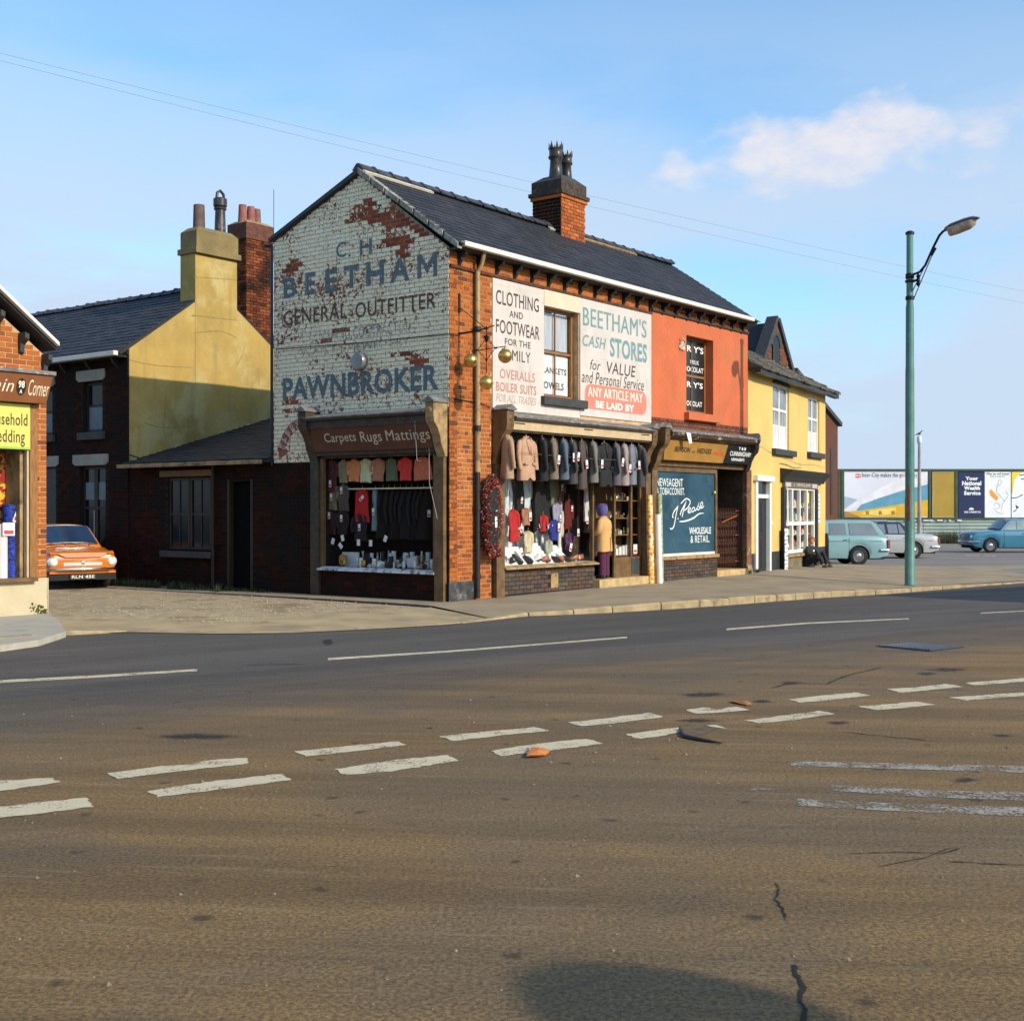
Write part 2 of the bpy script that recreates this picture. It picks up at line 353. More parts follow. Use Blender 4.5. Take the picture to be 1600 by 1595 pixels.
# ------------------------------------------------------------------ lettering
_tc = {}
def textmesh(s, bold=0.0, shear=0.0):
    k = (s, bold, shear)
    if k in _tc: return _tc[k]
    cu = bpy.data.curves.new('t', 'FONT'); cu.body = s; cu.size = 1.0; cu.offset = bold; cu.shear = shear; cu.resolution_u = 3; cu.space_character = 1.06
    o = bpy.data.objects.new('t', cu); COL.objects.link(o)
    bpy.context.view_layer.update()
    dg = bpy.context.evaluated_depsgraph_get(); me = o.evaluated_get(dg).to_mesh()
    V = [(p.co.x, p.co.y) for p in me.vertices]; F = [tuple(p.vertices) for p in me.polygons]
    o.evaluated_get(dg).to_mesh_clear(); bpy.data.objects.remove(o); bpy.data.curves.remove(cu)
    x0 = min(p[0] for p in V); x1 = max(p[0] for p in V); y0 = min(p[1] for p in V); y1 = max(p[1] for p in V)
    V = [((x - x0) / (x1 - x0), (y - y0) / (y1 - y0)) for x, y in V]
    _tc[k] = (V, F); return _tc[k]
def text(mb, s, fn, a0, z0, a1, z1, bold=0.02, shear=0.0):
    """s fitted to the box a0..a1, z0..z1; fn(a, z) gives the point on the surface"""
    if 'M' in s and bold > .004:                     # the heavy M folds over itself: thicken by three shifted thin copies
        V, F = textmesh(s, 0.0, shear); p0 = Vector(fn(a0, z0)); n = (Vector(fn(a1, z0)) - p0).cross(Vector(fn(a0, z1)) - p0).normalized(); d = bold * 1.1 * abs(z1 - z0) * (1 if a1 > a0 else -1)
        for j in (-1, 0, 1): mb.add([Vector(fn(a0 + (a1 - a0) * x + d * j, z0 + (z1 - z0) * y)) + n * .0006 * (j + 1) for x, y in V], F)
        return
    V, F = textmesh(s, bold, shear)
    mb.add([fn(a0 + (a1 - a0) * x, z0 + (z1 - z0) * y) for x, y in V], F)
def ribbon(mb, pts, w, fn, sub=6, closed=False):
    """a painted brush stroke through pts (a, z), width w or list"""
    P = []; n = len(pts); W_ = w if isinstance(w, (list, tuple)) else [w] * n; WW = []
    for i in range(n - 1):
        p0, p1, p2, p3 = pts[max(i - 1, 0)], pts[i], pts[i + 1], pts[min(i + 2, n - 1)]
        for k in range(sub):
            t = k / sub
            P.append(tuple(0.5 * ((2 * p1[j]) + (-p0[j] + p2[j]) * t + (2 * p0[j] - 5 * p1[j] + 4 * p2[j] - p3[j]) * t * t + (-p0[j] + 3 * p1[j] - 3 * p2[j] + p3[j]) * t ** 3) for j in (0, 1)))
            WW.append(W_[i] * (1 - t) + W_[i + 1] * t)
    P.append(tuple(pts[-1])); WW.append(W_[-1])
    L = []; m = len(P)
    for i in range(m):
        a, b = P[max(i - 1, 0)], P[min(i + 1, m - 1)]
        dx, dy = b[0] - a[0], b[1] - a[1]; l = math.hypot(dx, dy) or 1
        L.append((P[i][0] - dy / l * WW[i] / 2, P[i][1] + dx / l * WW[i] / 2, P[i][0] + dy / l * WW[i] / 2, P[i][1] - dx / l * WW[i] / 2))
    V = []; F = []
    for q in L: V += [fn(q[0], q[1]), fn(q[2], q[3])]
    for i in range(m - 1): F.append((2 * i, 2 * i + 1, 2 * i + 3, 2 * i + 2))
    mb.add(V, F)
def onF(d=0.0): return lambda a, z: (a, -d, z)       # surface facing the street (plane v = -d)
def onG(d=0.0): return lambda a, z: (-d, a, z)       # surface facing left (plane u = -d)
def FB(x0, y0, x1, y1, d=0.0, fr=S):                  # pixel box -> a0,z0,a1,z1 on the street plane
    xm, ym = (x0 + x1) / 2, (y0 + y1) / 2
    return (fr.F(x0, ym, d)[0], fr.F(xm, y1, d)[1], fr.F(x1, ym, d)[0], fr.F(xm, y0, d)[1])
def GB(x0, y0, x1, y1, c=0.0, fr=S):
    xm, ym = (x0 + x1) / 2, (y0 + y1) / 2
    return (fr.G(x0, ym, c)[0], fr.G(xm, y1, c)[1], fr.G(x1, ym, c)[0], fr.G(xm, y0, c)[1])

# ------------------------------------------------------------------ brick laying
CO, BL = 0.082, 0.235
def cells(mb, a0, a1, z0, z1, holes, boxf):
    A = sorted(set([a0, a1] + [x for h in holes for x in (h[0], h[1]) if a0 < x < a1]))
    Z = sorted(set([z0, z1] + [x for h in holes for x in (h[2], h[3]) if z0 < x < z1]))
    for i in range(len(A) - 1):
        for j in range(len(Z) - 1):
            ca, cz = (A[i] + A[i + 1]) / 2, (Z[j] + Z[j + 1]) / 2
            if any(h[0] < ca < h[1] and h[2] < cz < h[3] for h in holes): continue
            boxf(A[i], A[i + 1], Z[j], Z[j + 1])
def lay(a0, a1, z0, z1, inside, stretch=True, off=0.0):
    """bricks of a running bond as (a0,a1,z0,z1); inside(a,z) tells where wall is"""
    out = []; r0 = int(math.floor((z0 - 0.1) / CO)) - 1
    r = r0
    while 0.1 + r * CO < z1:
        zb = 0.1 + r * CO + 0.011; zt = 0.1 + (r + 1) * CO
        hdr = (not stretch) and (r % 4 == 0)
        ln = BL / 2 if hdr else BL
        ph = (0.25 if hdr else (0.5 if r % 2 else 0.0)) * BL
        k = int(math.floor((a0 - off) / ln)) - 2
        while True:
            b0 = off + k * ln - ph; b1 = b0 + ln
            if b0 > a1: break
            k += 1
            c0, c1 = max(b0 + 0.0105, a0), min(b1, a1)
            if c1 - c0 < 0.035: continue
            zz0, zz1 = max(zb, z0), min(zt, z1)
            if zz1 - zz0 < 0.03: continue
            ca = (c0 + c1) / 2; cz = (zz0 + zz1) / 2
            if not inside(ca, cz): continue
            if not (inside(c0 + 0.01, cz) and inside(c1 - 0.01, cz)):
                # trim to the side of an opening or verge
                n = 8; ok = [inside(c0 + (c1 - c0) * (i + 0.5) / n, cz) for i in range(n)]
                i0 = ok.index(True); i1 = n - 1 - ok[::-1].index(True)
                c0, c1 = c0 + (c1 - c0) * i0 / n, c0 + (c1 - c0) * (i1 + 1) / n
                if c1 - c0 < 0.05: continue
            out.append((c0, c1, zz0, zz1))
        r += 1
    return out
_bm = {}
def brickobj(parent, kind, a0, a1, z0, z1, mat, tint, depth=0.02):
    """one brick as an object of its own; alike bricks share mesh data. kind F faces the street, G faces left"""
    L = round((a1 - a0) * 50) / 50.0; Hh = round((z1 - z0) * 200) / 200.0; tq = round(tint * 8) / 8.0
    if L <= 0: L = 0.02
    key = (kind, L, Hh, mat.name, tq, depth)
    if key not in _bm:
        mb = MB(); mb.cur = tq; e = 0.004
        p = [(-L / 2, -Hh / 2), (L / 2, -Hh / 2), (L / 2, Hh / 2), (-L / 2, Hh / 2)]
        f = lambda a, z, d: (a, -d, z) if kind == 'F' else (-d, a, z)
        if kind == 'C': f = lambda a, z, d: (d, a, z)
        b = [f(a, z, 0.0) for a, z in p]; t = [f(a * (1 - 2 * e / L), z * (1 - 2 * e / Hh), depth) for a, z in p]
        mm = [f(a, z, depth - 0.003) for a, z in p]
        mb.add(b + mm + t, [(0, 1, 5, 4), (1, 2, 6, 5), (2, 3, 7, 6), (3, 0, 4, 7), (4, 5, 9, 8), (5, 6, 10, 9), (6, 7, 11, 10), (7, 4, 8, 11), (8, 9, 10, 11)])
        _bm[key] = mb.mesh('brick', mat, False, (0, 0, 0), True)
    o = bpy.data.objects.new('brick', _bm[key]); COL.objects.link(o); o.parent = parent
    return o
def brickbox(mb, kind, a0, a1, z0, z1, d0, d1, tint):
    mb.cur = tint
    if kind == 'F': mb.box(a0, a1, -d1, -d0, z0, z1)
    elif kind == 'G': mb.box(-d1, -d0, a0, a1, z0, z1)
def place_bricks(bld, kind, lst, plane, matf, tintf, limit, stuffname='brickwork', parent=None):
    """lst nearest first: `limit` bricks become objects, the others one mesh"""
    off = OFF[root(bld).name]; parent = parent or bld
    rest = {}
    for i, (a0, a1, z0, z1) in enumerate(lst):
        mat = matf((a0 + a1) / 2, (z0 + z1) / 2); t = tintf((a0 + a1) / 2, (z0 + z1) / 2); j = rnd(-0.0015, 0.0025)
        if i < limit:
            o = brickobj(parent, kind, a0, a1, z0, z1, mat, t)
            ca, cz = (a0 + a1) / 2, (z0 + z1) / 2
            p = (ca, plane + 0.013 - j, cz) if kind == 'F' else (plane + 0.013 - j, ca, cz)
            o.location = (p[0] - off[0], p[1] - off[1], p[2] - off[2])
        else:
            mb = rest.setdefault(mat.name, (MB(), mat))[0]; mb.cur = t
            if kind == 'F': mb.box(a0, a1, plane - 0.007 - j, plane + 0.013, z0, z1)
            else: mb.box(plane - 0.007 - j, plane + 0.013, a0, a1, z0, z1)
    for k, (mb, mat) in rest.items(): part(stuffname, mb, mat, parent, attr=True, kind='stuff')
def slates(bld, name, mat, u0, u1, e, r, fw=0.27, ex=0.19, thick=0.008, axis='u', jit=0.0):
    """rows of slates from eave e=(v,z) to ridge r=(v,z) between u0..u1"""
    mb = MB(); L = math.hypot(r[0] - e[0], r[1] - e[1]); dv, dz = (r[0] - e[0]) / L, (r[1] - e[1]) / L; nv, nz = -dz, dv
    if nz < 0: nv, nz = -nv, -nz
    rows = int(L / ex) + 1
    for i in range(rows):
        s0 = i * ex; s1 = min(s0 + ex * 1.25, L + 0.02)
        x = u0 - (fw / 2 if i % 2 else 0)
        while x < u1:
            a, b = max(x + 0.003, u0), min(x + fw - 0.003, u1)
            x += fw
            if b - a < 0.03: continue
            mb.cur = rnd(0, 1); t = thick + rnd(-0.001, 0.003) + rnd(0, jit); dj = rnd(-0.006, 0.006) - rnd(0, jit)
            P = []
            for (s, h) in ((s0 + dj, 0.006), (s0 + dj, 0.006 + t * 2), (s1, t * 0.9), (s1, 0.0)):
                for uu in (a, b):
                    v = e[0] + dv * s + nv * h; z = e[1] + dz * s + nz * h
                    P.append((uu, v, z) if axis == 'u' else (v, uu, z))
            mb.add(P, [(0, 1, 3, 2), (2, 3, 5, 4), (0, 2, 4, 6), (1, 7, 5, 3)])
    return part(name, mb, mat, bld, attr=True, kind='stuff')
# ================================================================== GROUND
def asphalt(name, base, brown, dark, gloss=0.85):
    m, nt, b = newmat(name); P = pos(nt)
    # grime drawn out along the direction of travel (about 33 degrees from x)
    along = vmap(nt, vmap(nt, P, rot=(0, 0, math.radians(-36))), scale=(0.10, 1.0, 1.0))
    along2 = vmap(nt, vmap(nt, P, rot=(0, 0, math.radians(6))), scale=(0.06, 1.0, 1.0))
    big = noise(nt, P, 0.16, 5, 0.6, 0.3)
    sp = N(nt, 'ShaderNodeSeparateXYZ'); nt.links.new(P, sp.inputs[0])
    # distance from the centre line decides how much brown dust lies on the carriageway
    dl = mth(nt, 'ADD', mth(nt, 'MULTIPLY', sp.outputs[0], -0.55), mth(nt, 'MULTIPLY', sp.outputs[1], 0.835))
    dust = mapr(nt, mth(nt, 'ADD', dl, mth(nt, 'MULTIPLY', mth(nt, 'SUBTRACT', noise(nt, along, 0.9, 5, 0.6), 0.5), 6.0)), 12.8, 8.4)
    grey = mixc(nt, mapr(nt, noise(nt, along, 1.0, 6, 0.6), 0.35, 0.7), dark, base)
    brn = mixc(nt, mapr(nt, noise(nt, along2, 1.5, 9, 0.68, 0.2), 0.38, 0.62), tuple(x * 0.66 for x in brown), tuple(x * 1.04 for x in brown))
    patch = mapr(nt, noise(nt, vmap(nt, P, (4, 2, 0)), 0.33, 5, 0.6, 0.6), 0.46, 0.60)
    brn = mixc(nt, mth(nt, 'MULTIPLY', patch, 0.40), brn, (0.190, 0.148, 0.105))
    c = mixc(nt, dust, grey, brn)
    c = mixc(nt, mapr(nt, noise(nt, vmap(nt, P, (9, 1, 0)), 2.2, 5, 0.6), 0.63, 0.8, 0, 0.5), c, (0.06, 0.045, 0.03))
    # stones in the tarmac, near and far scale
    c = mixc(nt, mapr(nt, noise(nt, P, 48, 6, 0.85), 0.40, 0.62, 0.75, 0), c, (0.03, 0.024, 0.018))
    c = mixc(nt, mapr(nt, noise(nt, P, 33, 6, 0.85), 0.57, 0.70, 0, 0.7), c, (0.37, 0.27, 0.15))
    c = mixc(nt, mapr(nt, noise(nt, along, 9, 6, 0.75), 0.50, 0.70, 0, 0.30), c, (0.07, 0.05, 0.035))
    c = mixc(nt, mapr(nt, noise(nt, along2, 14, 6, 0.75), 0.54, 0.72, 0, 0.40), c, (0.33, 0.26, 0.17))
    # oil drips
    vo = N(nt, 'ShaderNodeTexVoronoi'); vo.voronoi_dimensions = '2D'; vo.inputs['Scale'].default_value = 1.1; vo.inputs['Randomness'].default_value = 1.0; nt.links.new(P, vo.inputs['Vector'])
    spt = mapr(nt, mth(nt, 'ADD', vo.outputs['Distance'], mth(nt, 'MULTIPLY', mth(nt, 'SUBTRACT', noise(nt, P, 9, 4), 0.5), 0.18)), 0.000, 0.055, 0.6, 0.0)
    c = mixc(nt, spt, c, (0.018, 0.014, 0.012))
    nt.links.new(c, b.inputs['Base Color'])
    b.inputs['Roughness'].default_value = gloss; b.inputs['Specular IOR Level'].default_value = 0.25
    bn = N(nt, 'ShaderNodeBump'); bn.inputs['Strength'].default_value = 0.8; bn.inputs['Distance'].default_value = 0.007
    nt.links.new(mth(nt, 'ADD', noise(nt, P, 70, 5, 0.8), mth(nt, 'MULTIPLY', noise(nt, P, 14, 4), 0.8)), bn.inputs['Height']); nt.links.new(bn.outputs[0], b.inputs['Normal'])
    return m
mt_road = asphalt('worn_asphalt', (0.180, 0.154, 0.134), (0.375, 0.222, 0.086), (0.100, 0.092, 0.085))
mt_park = M('car_park_tarmac', (0.21, 0.18, 0.155), 0.9, 0.12, 0.5, 0.4, 90, dirt=(0.26, 0.22, 0.18), dirts=0.35, dth=(0.45, 0.65), stretch=(0.4, 2, 1))
mt_gravel = M('trodden_gravel', (0.40, 0.30, 0.18), 0.95, 0.22, 6, 0.9, 30, dirt=(0.19, 0.135, 0.07), dirts=0.9, dth=(0.50, 0.70))
mt_apron = M('sandy_crossover', (0.42, 0.31, 0.17), 0.95, 0.12, 1.5, 0.6, 70, dirt=(0.26, 0.20, 0.12), dirts=1.1, dth=(0.45, 0.7))

def drop(x, y):                                     # the main road falls gently to the right
    d = (x - 3.4) * 0.66 + (y - 22.5) * 0.75
    return -0.0138 * max(0.0, min(d, 16.0)) if d > 0 else 0.0
# kerb foot line: photo pixel, road height, height of the kerb face
KP = [(-260, 1024, 0, .09), (0, 1008, 0, .09), (60, 1001, 0, .08), (107, 990, 0, .05), (200, 987, 0, .012), (450, 989, 0, .012), (700, 976, 0, .012), (770, 968, 0, .02), (826, 962, 0, .05), (905, 959, 0, .075), (957, 956.5, 0, .10), (1040, 951.5, 0, .12), (1125, 946, 0, .125), (1205, 939.5, -.03, .125), (1290, 933, -.065, .12), (1380, 928, -.10, .10), (1476, 920, -.13, .07), (1600, 910, -.17, .03)]
KW = [(*R(px, py, z), z, h) for px, py, z, h in KP] + [(19.0, 37.5, -.21, .02), (34, 48, -.22, .02)]
# road sheet: everything on this side of the kerb
mb = MB()
rows = 26
near = []
for i, (x, y, z, h) in enumerate(KW): near.append((x, y, z))
ext = [(-40, 4.0, 0)] + [(-14, 12.4, 0)] + near + [(90, 92, -.22)]
grid = []
for (x, y, z) in ext:
    col = []
    for j in range(rows + 1):
        t = j / rows
        # march away from the kerb along the normal of the street
        nx, ny = 0.50, -0.866
        L = 70.0 * t * t
        X, Yy = x + nx * L, y + ny * L
        col.append((X, Yy, z if j == 0 else max(z, drop(X, Yy)) if z < 0 else 0.0))
    grid.append(col)
mb.loft([[p for p in c] for c in grid], cap=False, closed=False)
road = struct('road', mb, mt_road)
# base ground out to the horizon, a little below everything else
def gz(x, y):
    if y < 26: return -0.35
    if y < 90: return -0.30 - 0.10 * (y - 26) / 64
    return -0.42
mb = MB()
xs = [-600, -250, -120, -60, -30, -10, 0, 10, 20, 30, 60, 120, 250, 600]; ys = [-300, -100, -30, 0, 15, 26, 40, 55, 70, 90, 140, 250, 500, 1200]
mb.loft([[(x, y, gz(x, y)) for x in xs] for y in ys], cap=False, closed=False)
struct('ground', mb, M('waste_ground', (0.13, 0.12, 0.08), 0.95, 0.3, 0.3, 0.3, 20))
# car park behind the footway, falling away
def pz(x, y):
    P = [(28, -.21), (33, -.17), (37, -0.12), (43, -0.11), (50, -0.15), (60, -0.22), (84, -0.35), (110, -0.39)]
    if y <= P[0][0]: return P[0][1]
    for a, b in zip(P, P[1:]):
        if y <= b[0]: return a[1] + (b[1] - a[1]) * (y - a[0]) / (b[0] - a[0])
    return P[-1][1]
mb = MB(); ys = [29, 32.5, 34, 36, 38, 41, 44, 48, 54, 60, 68, 76, 86, 104]
def px0(y): return 4.0
mb.loft([[(x, y, pz(x, y) - (0.0 if y > 38 or x < 13 else 0.0)) for x in (-12, 4.0, 8, 12, 16, 22, 30, 45, 70)] for y in ys], cap=False, closed=False)
struct('car_park', mb, mt_park)
# footway in front of the terrace: from the kerb top back to the shop fronts
def pave_z_back(u): return 0.07 + 0.0055 * u if u < 11.6 else 0.13 - 0.01 * (u - 11.6)
kt = [(x, y, z + h) for (x, y, z, h) in KW]
i0 = 7                                               # kerb index near the shop corner
backs = [S.w(-0.75, -0.25), S.w(0.0, 0.0), S.w(2.0, 0.25), S.w(4.0, 0.25), S.w(6.0, 0.25), S.w(8.0, 0.25), S.w(10.0, 0.25), S.w(11.6, 0.25), Y.w(3, .2), Y.w(6, .2), Y.w(8.2, .2)]
mb = MB()
front = kt[i0:]
# sample both polylines at the same number of points
def resample(P, n):
    d = [0.0]
    for a, b in zip(P, P[1:]): d.append(d[-1] + math.dist(a[:2], b[:2]))
    out = []
    for i in range(n):
        s = d[-1] * i / (n - 1); k = 0
        while k < len(d) - 2 and d[k + 1] < s: k += 1
        t = (s - d[k]) / max(d[k + 1] - d[k], 1e-6)
        out.append(tuple(P[k][j] * (1 - t) + P[k + 1][j] * t for j in range(3)))
    return out
bz = [0.055, 0.07, 0.08, 0.09, 0.10, 0.11, 0.125, 0.13, 0.11, 0.08, 0.055]
BK = [(p.x, p.y, z) for p, z in zip(backs, bz)] + [(14, 40.5, -.09), (22, 43, -.10), (36, 52, -.15)]
fr_ = resample(front, 60); bk_ = resample(BK, 60)
mb.loft([[tuple(a[j] * (1 - t) + b[j] * t for j in range(3)) for t in (0.03, .2, .4, .6, .8, 1)] for a, b in zip(fr_, bk_)], cap=False, closed=False)
footway = struct('footway', mb, mt_pave)
# kerb stones, one by one where they stand up
kerb = MB()
kpts = [(x, y, z, h) for (x, y, z, h) in KW]
kerb_o = thing('kerb', 'x', 'kerb'); del kerb_o['label']; del kerb_o['category']; kerb_o['kind'] = 'structure'
dense = []
for a, b in zip(kpts, kpts[1:]):
    n = max(1, int(math.dist(a[:2], b[:2]) / 0.1))
    for i in range(n):
        t = i / n; dense.append(tuple(a[j] * (1 - t) + b[j] * t for j in range(4)))
acc = 0; i = 0; start = 0
nk = 0
while i < len(dense) - 12:
    ln_ = int(rnd(7, 10.5)); seg = dense[i:i + ln_ + 1]
    a, b = seg[0], seg[-1]
    d = Vector((b[0] - a[0], b[1] - a[1], 0)); L = d.length; d.normalize(); nrm = Vector((-d.y, d.x, 0))
    if nrm.y < 0: nrm = -nrm
    h0, h1 = a[3] + rnd(-.006, .006), b[3] + rnd(-.006, .006)
    g = 0.011; wk = 0.15; off = rnd(-0.008, 0.008)
    A = Vector((a[0], a[1], 0)) + d * g - nrm * (0.004 + off); B = Vector((b[0], b[1], 0)) - d * g - nrm * (0.004 + off)
    m_ = MB(); top = 0.018
    lo = [(*A.xy, a[2] - .15), (*B.xy, b[2] - .15), (*(B + nrm * wk).xy, b[2] - .15), (*(A + nrm * wk).xy, a[2] - .15)]
    mid = [(*A.xy, a[2] + h0 - top), (*B.xy, b[2] + h1 - top), (*(B + nrm * wk).xy, b[2] + h1 + .004), (*(A + nrm * wk).xy, a[2] + h0 + .004)]
    hi = [(*(A + nrm * .02).xy, a[2] + h0 + .004), (*(B + nrm * .02).xy, b[2] + h1 + .004), (*(B + nrm * wk).xy, b[2] + h1 + .0045), (*(A + nrm * wk).xy, a[2] + h0 + .0045)]
    m_.loft([lo, mid, hi])
    if nk < 120 and i * .1 < 75: part('kerbstone', m_, mt_stone, kerb_o)
    nk += 1; i += ln_
# raised strip along the gable and its edging
yard = MB()
strip = [(-0.95, 9.2, .045), (-0.80, 6.0, .05), (-0.68, 3.4, .055), (-0.66, 1.0, .06), (-0.72, 0.0, .06), (-0.75, -0.25, .056)]
mb = MB(); mb.loft([[(*S.w(u, v).xy, z), (*S.w(0.05, v).xy, z + .012)] for u, v, z in strip], cap=False, closed=False)
struct('footway', mb, mt_pave)
edging = MB()
for (u0, v0, z0), (u1, v1, z1) in zip(strip, strip[1:]):
    for k in range(4):
        a, b = k / 4 + .01, (k + 1) / 4 - .01
        p0 = S.w(u0 + (u1 - u0) * a, v0 + (v1 - v0) * a); p1 = S.w(u0 + (u1 - u0) * b, v0 + (v1 - v0) * b)
        q = Vector((S.c * .07, S.s * .07, 0)); j = rnd(-.004, .004)
        edging.hexa([(*(p0 - q).xy, -.05), (*(p1 - q).xy, -.05), (*p1.xy, -.05), (*p0.xy, -.05)], [(*(p0 - q).xy, z0 - .004 + j), (*(p1 - q).xy, z1 - .004 + j), (*p1.xy, z1 + .003), (*p0.xy, z0 + .003)])
struct('edging', edging, mt_dgrey)
# side yard: gravel between the corner shop and the gable, sandy crossover at the road
def Z2(x, y): return 0.03
mb = MB()
RO = [R(x, y, 0.012) for x, y in ((70, 990), (200, 986.5), (330, 989), (450, 988), (575, 982), (700, 975), (770, 967))]
RO0 = [R(x, y, 0.012) for x, y in ((120, 986), (200, 986.5), (330, 989), (450, 988), (575, 982), (700, 975), (770, 967))]
C1 = [S.w(-6.6, 2.6), S.w(-4.6, 1.2), S.w(-3.4, .8), S.w(-2.6, .5), S.w(-1.9, .2), S.w(-1.2, -.1), S.w(-.76, -.2)]
mb.loft([[(*(Vector(a) * (1 - t) + Vector(b.xy) * t), 0.010 + 0.02 * t) for t in (0, .25, .5, .75, 1)] for a, b in zip(RO, C1)], cap=False, closed=False)
struct('crossover', mb, mt_apron)
C2 = [S.w(-9, 18), S.w(-7.0, 18), S.w(-5.0, 18), S.w(-4.0, 18), S.w(-2.8, 18), S.w(-1.4, 18), S.w(-.7, 18)]
mb = MB(); mb.loft([[(*(a.xy * (1 - t) + b.xy * t), 0.026 + 0.03 * t) for t in (0, .05, .1, .2, .3, .45, .6, .8, 1)] for a, b in zip([S.w(-7.2, 2.6)] + C1[1:], C2)], cap=False, closed=False)
struct('yard', mb, mt_gravel)
# left footway at the corner shop
mb = MB(); z = .085
LP_ = [R(-260, 1022, .09), R(0, 1006, .09), R(60, 999, .08), R(103, 988, .06), R(92, 972, .05), R(72, 955, .05)]
pts = [(*p, .08) for p in LP_] + [(*LF.w(0.02, .3).xy, .08), (*LF.w(-9, .3).xy, .08)]
mb.prism([(x, y, zz - .3) for x, y, zz in pts], (0, 0, .3))
struct('footway', mb, M('pale_concrete_footway', (0.42, 0.38, 0.31), 0.95, 0.1, 1.5, 0.4, 90, dirt=(0.3, 0.26, 0.2), dirts=1.5, dth=(0.5, 0.7)))
# loose stones in the yard
mb = MB()
for k in range(500):
    u = rnd(-5.2, -.8); v = rnd(-0.2, 9) if rnd(0, 1) > .3 else rnd(0.2, 4); r = rnd(.008, .028)
    p = S.w(u, v); c = (p.x, p.y, .034 + r * .25)
    mb.cur = rnd(0, 1)
    mb.add([(c[0] + r * rnd(.6, 1.2), c[1], c[2]), (c[0], c[1] + r * rnd(.6, 1.2), c[2]), (c[0] - r, c[1], c[2]), (c[0], c[1] - r, c[2]), (c[0], c[1], c[2] + r * .7)], [(0, 1, 4), (1, 2, 4), (2, 3, 4), (3, 0, 4)])
struct('gravel', mb, M('loose_stones', (0.33, 0.26, 0.16), 0.9, 0.4, 25), kind='stuff')
# grit on the road near the give-way line
mb = MB()
for k in range(1100):
    px, py = rnd(0, 1600), rnd(1080, 1300) if rnd(0, 1) < .6 else rnd(1120, 1590)
    if rnd(0, 1) < .35: px = rnd(700, 1600); py = rnd(1060, 1200)
    x, y = R(px, py, 0); r = rnd(.003, .009) if rnd(0, 1) > .08 else rnd(.009, .018)
    mb.add([(x + r, y, .001), (x, y + r, .001), (x - r, y, .001), (x, y - r, .001), (x, y, r * .8)], [(0, 1, 4), (1, 2, 4), (2, 3, 4), (3, 0, 4)])
struct('grit', mb, M('road_grit', (0.19, 0.145, 0.09), 0.9, 0.5, 25), kind='stuff')
# painted road markings
mt_mark = M('worn_road_paint', (0.52, 0.47, 0.37), 0.85, 0.08, 8, 0.4, 90)
def rough_marking(name, base, wear):
    m, nt, b = newmat(name); P = pos(nt)
    nt.links.new(mixc(nt, noise(nt, P, 20, 5, .7), tuple(x * .7 for x in base), base), b.inputs['Base Color']); b.inputs['Roughness'].default_value = .9
    al = mapr(nt, mth(nt, 'ADD', mth(nt, 'MULTIPLY', noise(nt, P, 45, 5, .8), .62), mth(nt, 'MULTIPLY', noise(nt, P, 5, 4, .6), .38)), wear, wear + .07, 1, 0)
    nt.links.new(al, b.inputs['Alpha']); return m
mt_mark1 = rough_marking('worn_marking_paint', (0.68, 0.56, 0.37), 0.53)
mt_mark2 = rough_marking('scuffed_marking_paint', (0.40, 0.35, 0.29), 0.465)
def sheet(px, name='road_marking', mat=None, par=None, jag=.012, z=.004, kind=None, label=None):
    P = [Vector((*R(x, y, z), z)) for x, y in px]; out = []
    for i in range(len(P)):
        a, b = P[i], P[(i + 1) % len(P)]; n = max(1, int((b - a).length / .04))
        for k in range(n):
            q = a.lerp(b, k / n); out.append((q.x + rnd(-jag, jag), q.y + rnd(-jag, jag), drop(q.x, q.y) + z))
    c = sum((Vector(q) for q in out), Vector()) / len(out)
    mb = MB(); mb.add(out + [tuple(c)], [(i, (i + 1) % len(out), len(out)) for i in range(len(out))])
    me = mb.mesh(name, mat or mt_mark1); at_ = me.attributes.new('soft', 'FLOAT', 'POINT'); at_.data.foreach_set('value', [0.0] * len(out) + [1.0])
    o = put(name, me, par or road)
    if kind: o['kind'] = kind
    return o
def z2(L): return [(800 + x / 2, 880 + y / 2) for x, y in L]
D = [[(-60, 1226), (0, 1219), (80, 1214), (94, 1221), (0, 1235), (-60, 1243)], [(168, 1207), (183, 1216), (260, 1206), (388, 1192), (385, 1183), (320, 1187), (312, 1192), (250, 1196)], [(-80, 1271), (0, 1259), (135, 1245), (148, 1259), (60, 1270), (0, 1277), (-60, 1287)], [(229, 1235), (247, 1244), (340, 1233), (457, 1217), (438, 1208), (330, 1220)],
     [(458, 1173), (478, 1181), (560, 1172), (635, 1163), (622, 1157), (540, 1165)], [(522, 1201), (542, 1210), (620, 1203), (718, 1187), (698, 1179), (620, 1186)], [(687, 1149), (708, 1157), (790, 1147), (860, 1141), (835, 1135), (760, 1142)], [(766, 1172), (782, 1180), (850, 1173), (943, 1161), (915, 1153), (830, 1162)],
     z2([(175, 495), (215, 508), (330, 497), (475, 478), (430, 465), (300, 482)]), z2([(350, 533), (400, 547), (470, 537), (532, 524), (515, 511), (430, 522)]), z2([(612, 505), (640, 512), (672, 514), (640, 503)]), z2([(540, 457), (575, 468), (650, 465), (742, 457), (700, 446), (640, 455), (600, 449)]),
     z2([(865, 424), (900, 434), (1000, 425), (1122, 411), (1075, 402), (960, 412)]), z2([(725, 489), (770, 498), (880, 488), (1012, 469), (960, 459), (850, 474)]), z2([(1172, 391), (1215, 403), (1310, 394), (1412, 384), (1355, 375), (1260, 386)]), z2([(1080, 446), (1140, 457), (1230, 450), (1325, 440), (1262, 430), (1160, 440)]),
     z2([(1415, 372), (1450, 380), (1600, 368), (1720, 360), (1690, 349), (1600, 357)]), z2([(1365, 418), (1420, 427), (1600, 412), (1700, 404), (1670, 394), (1600, 401)])]
for d in D: sheet(d)
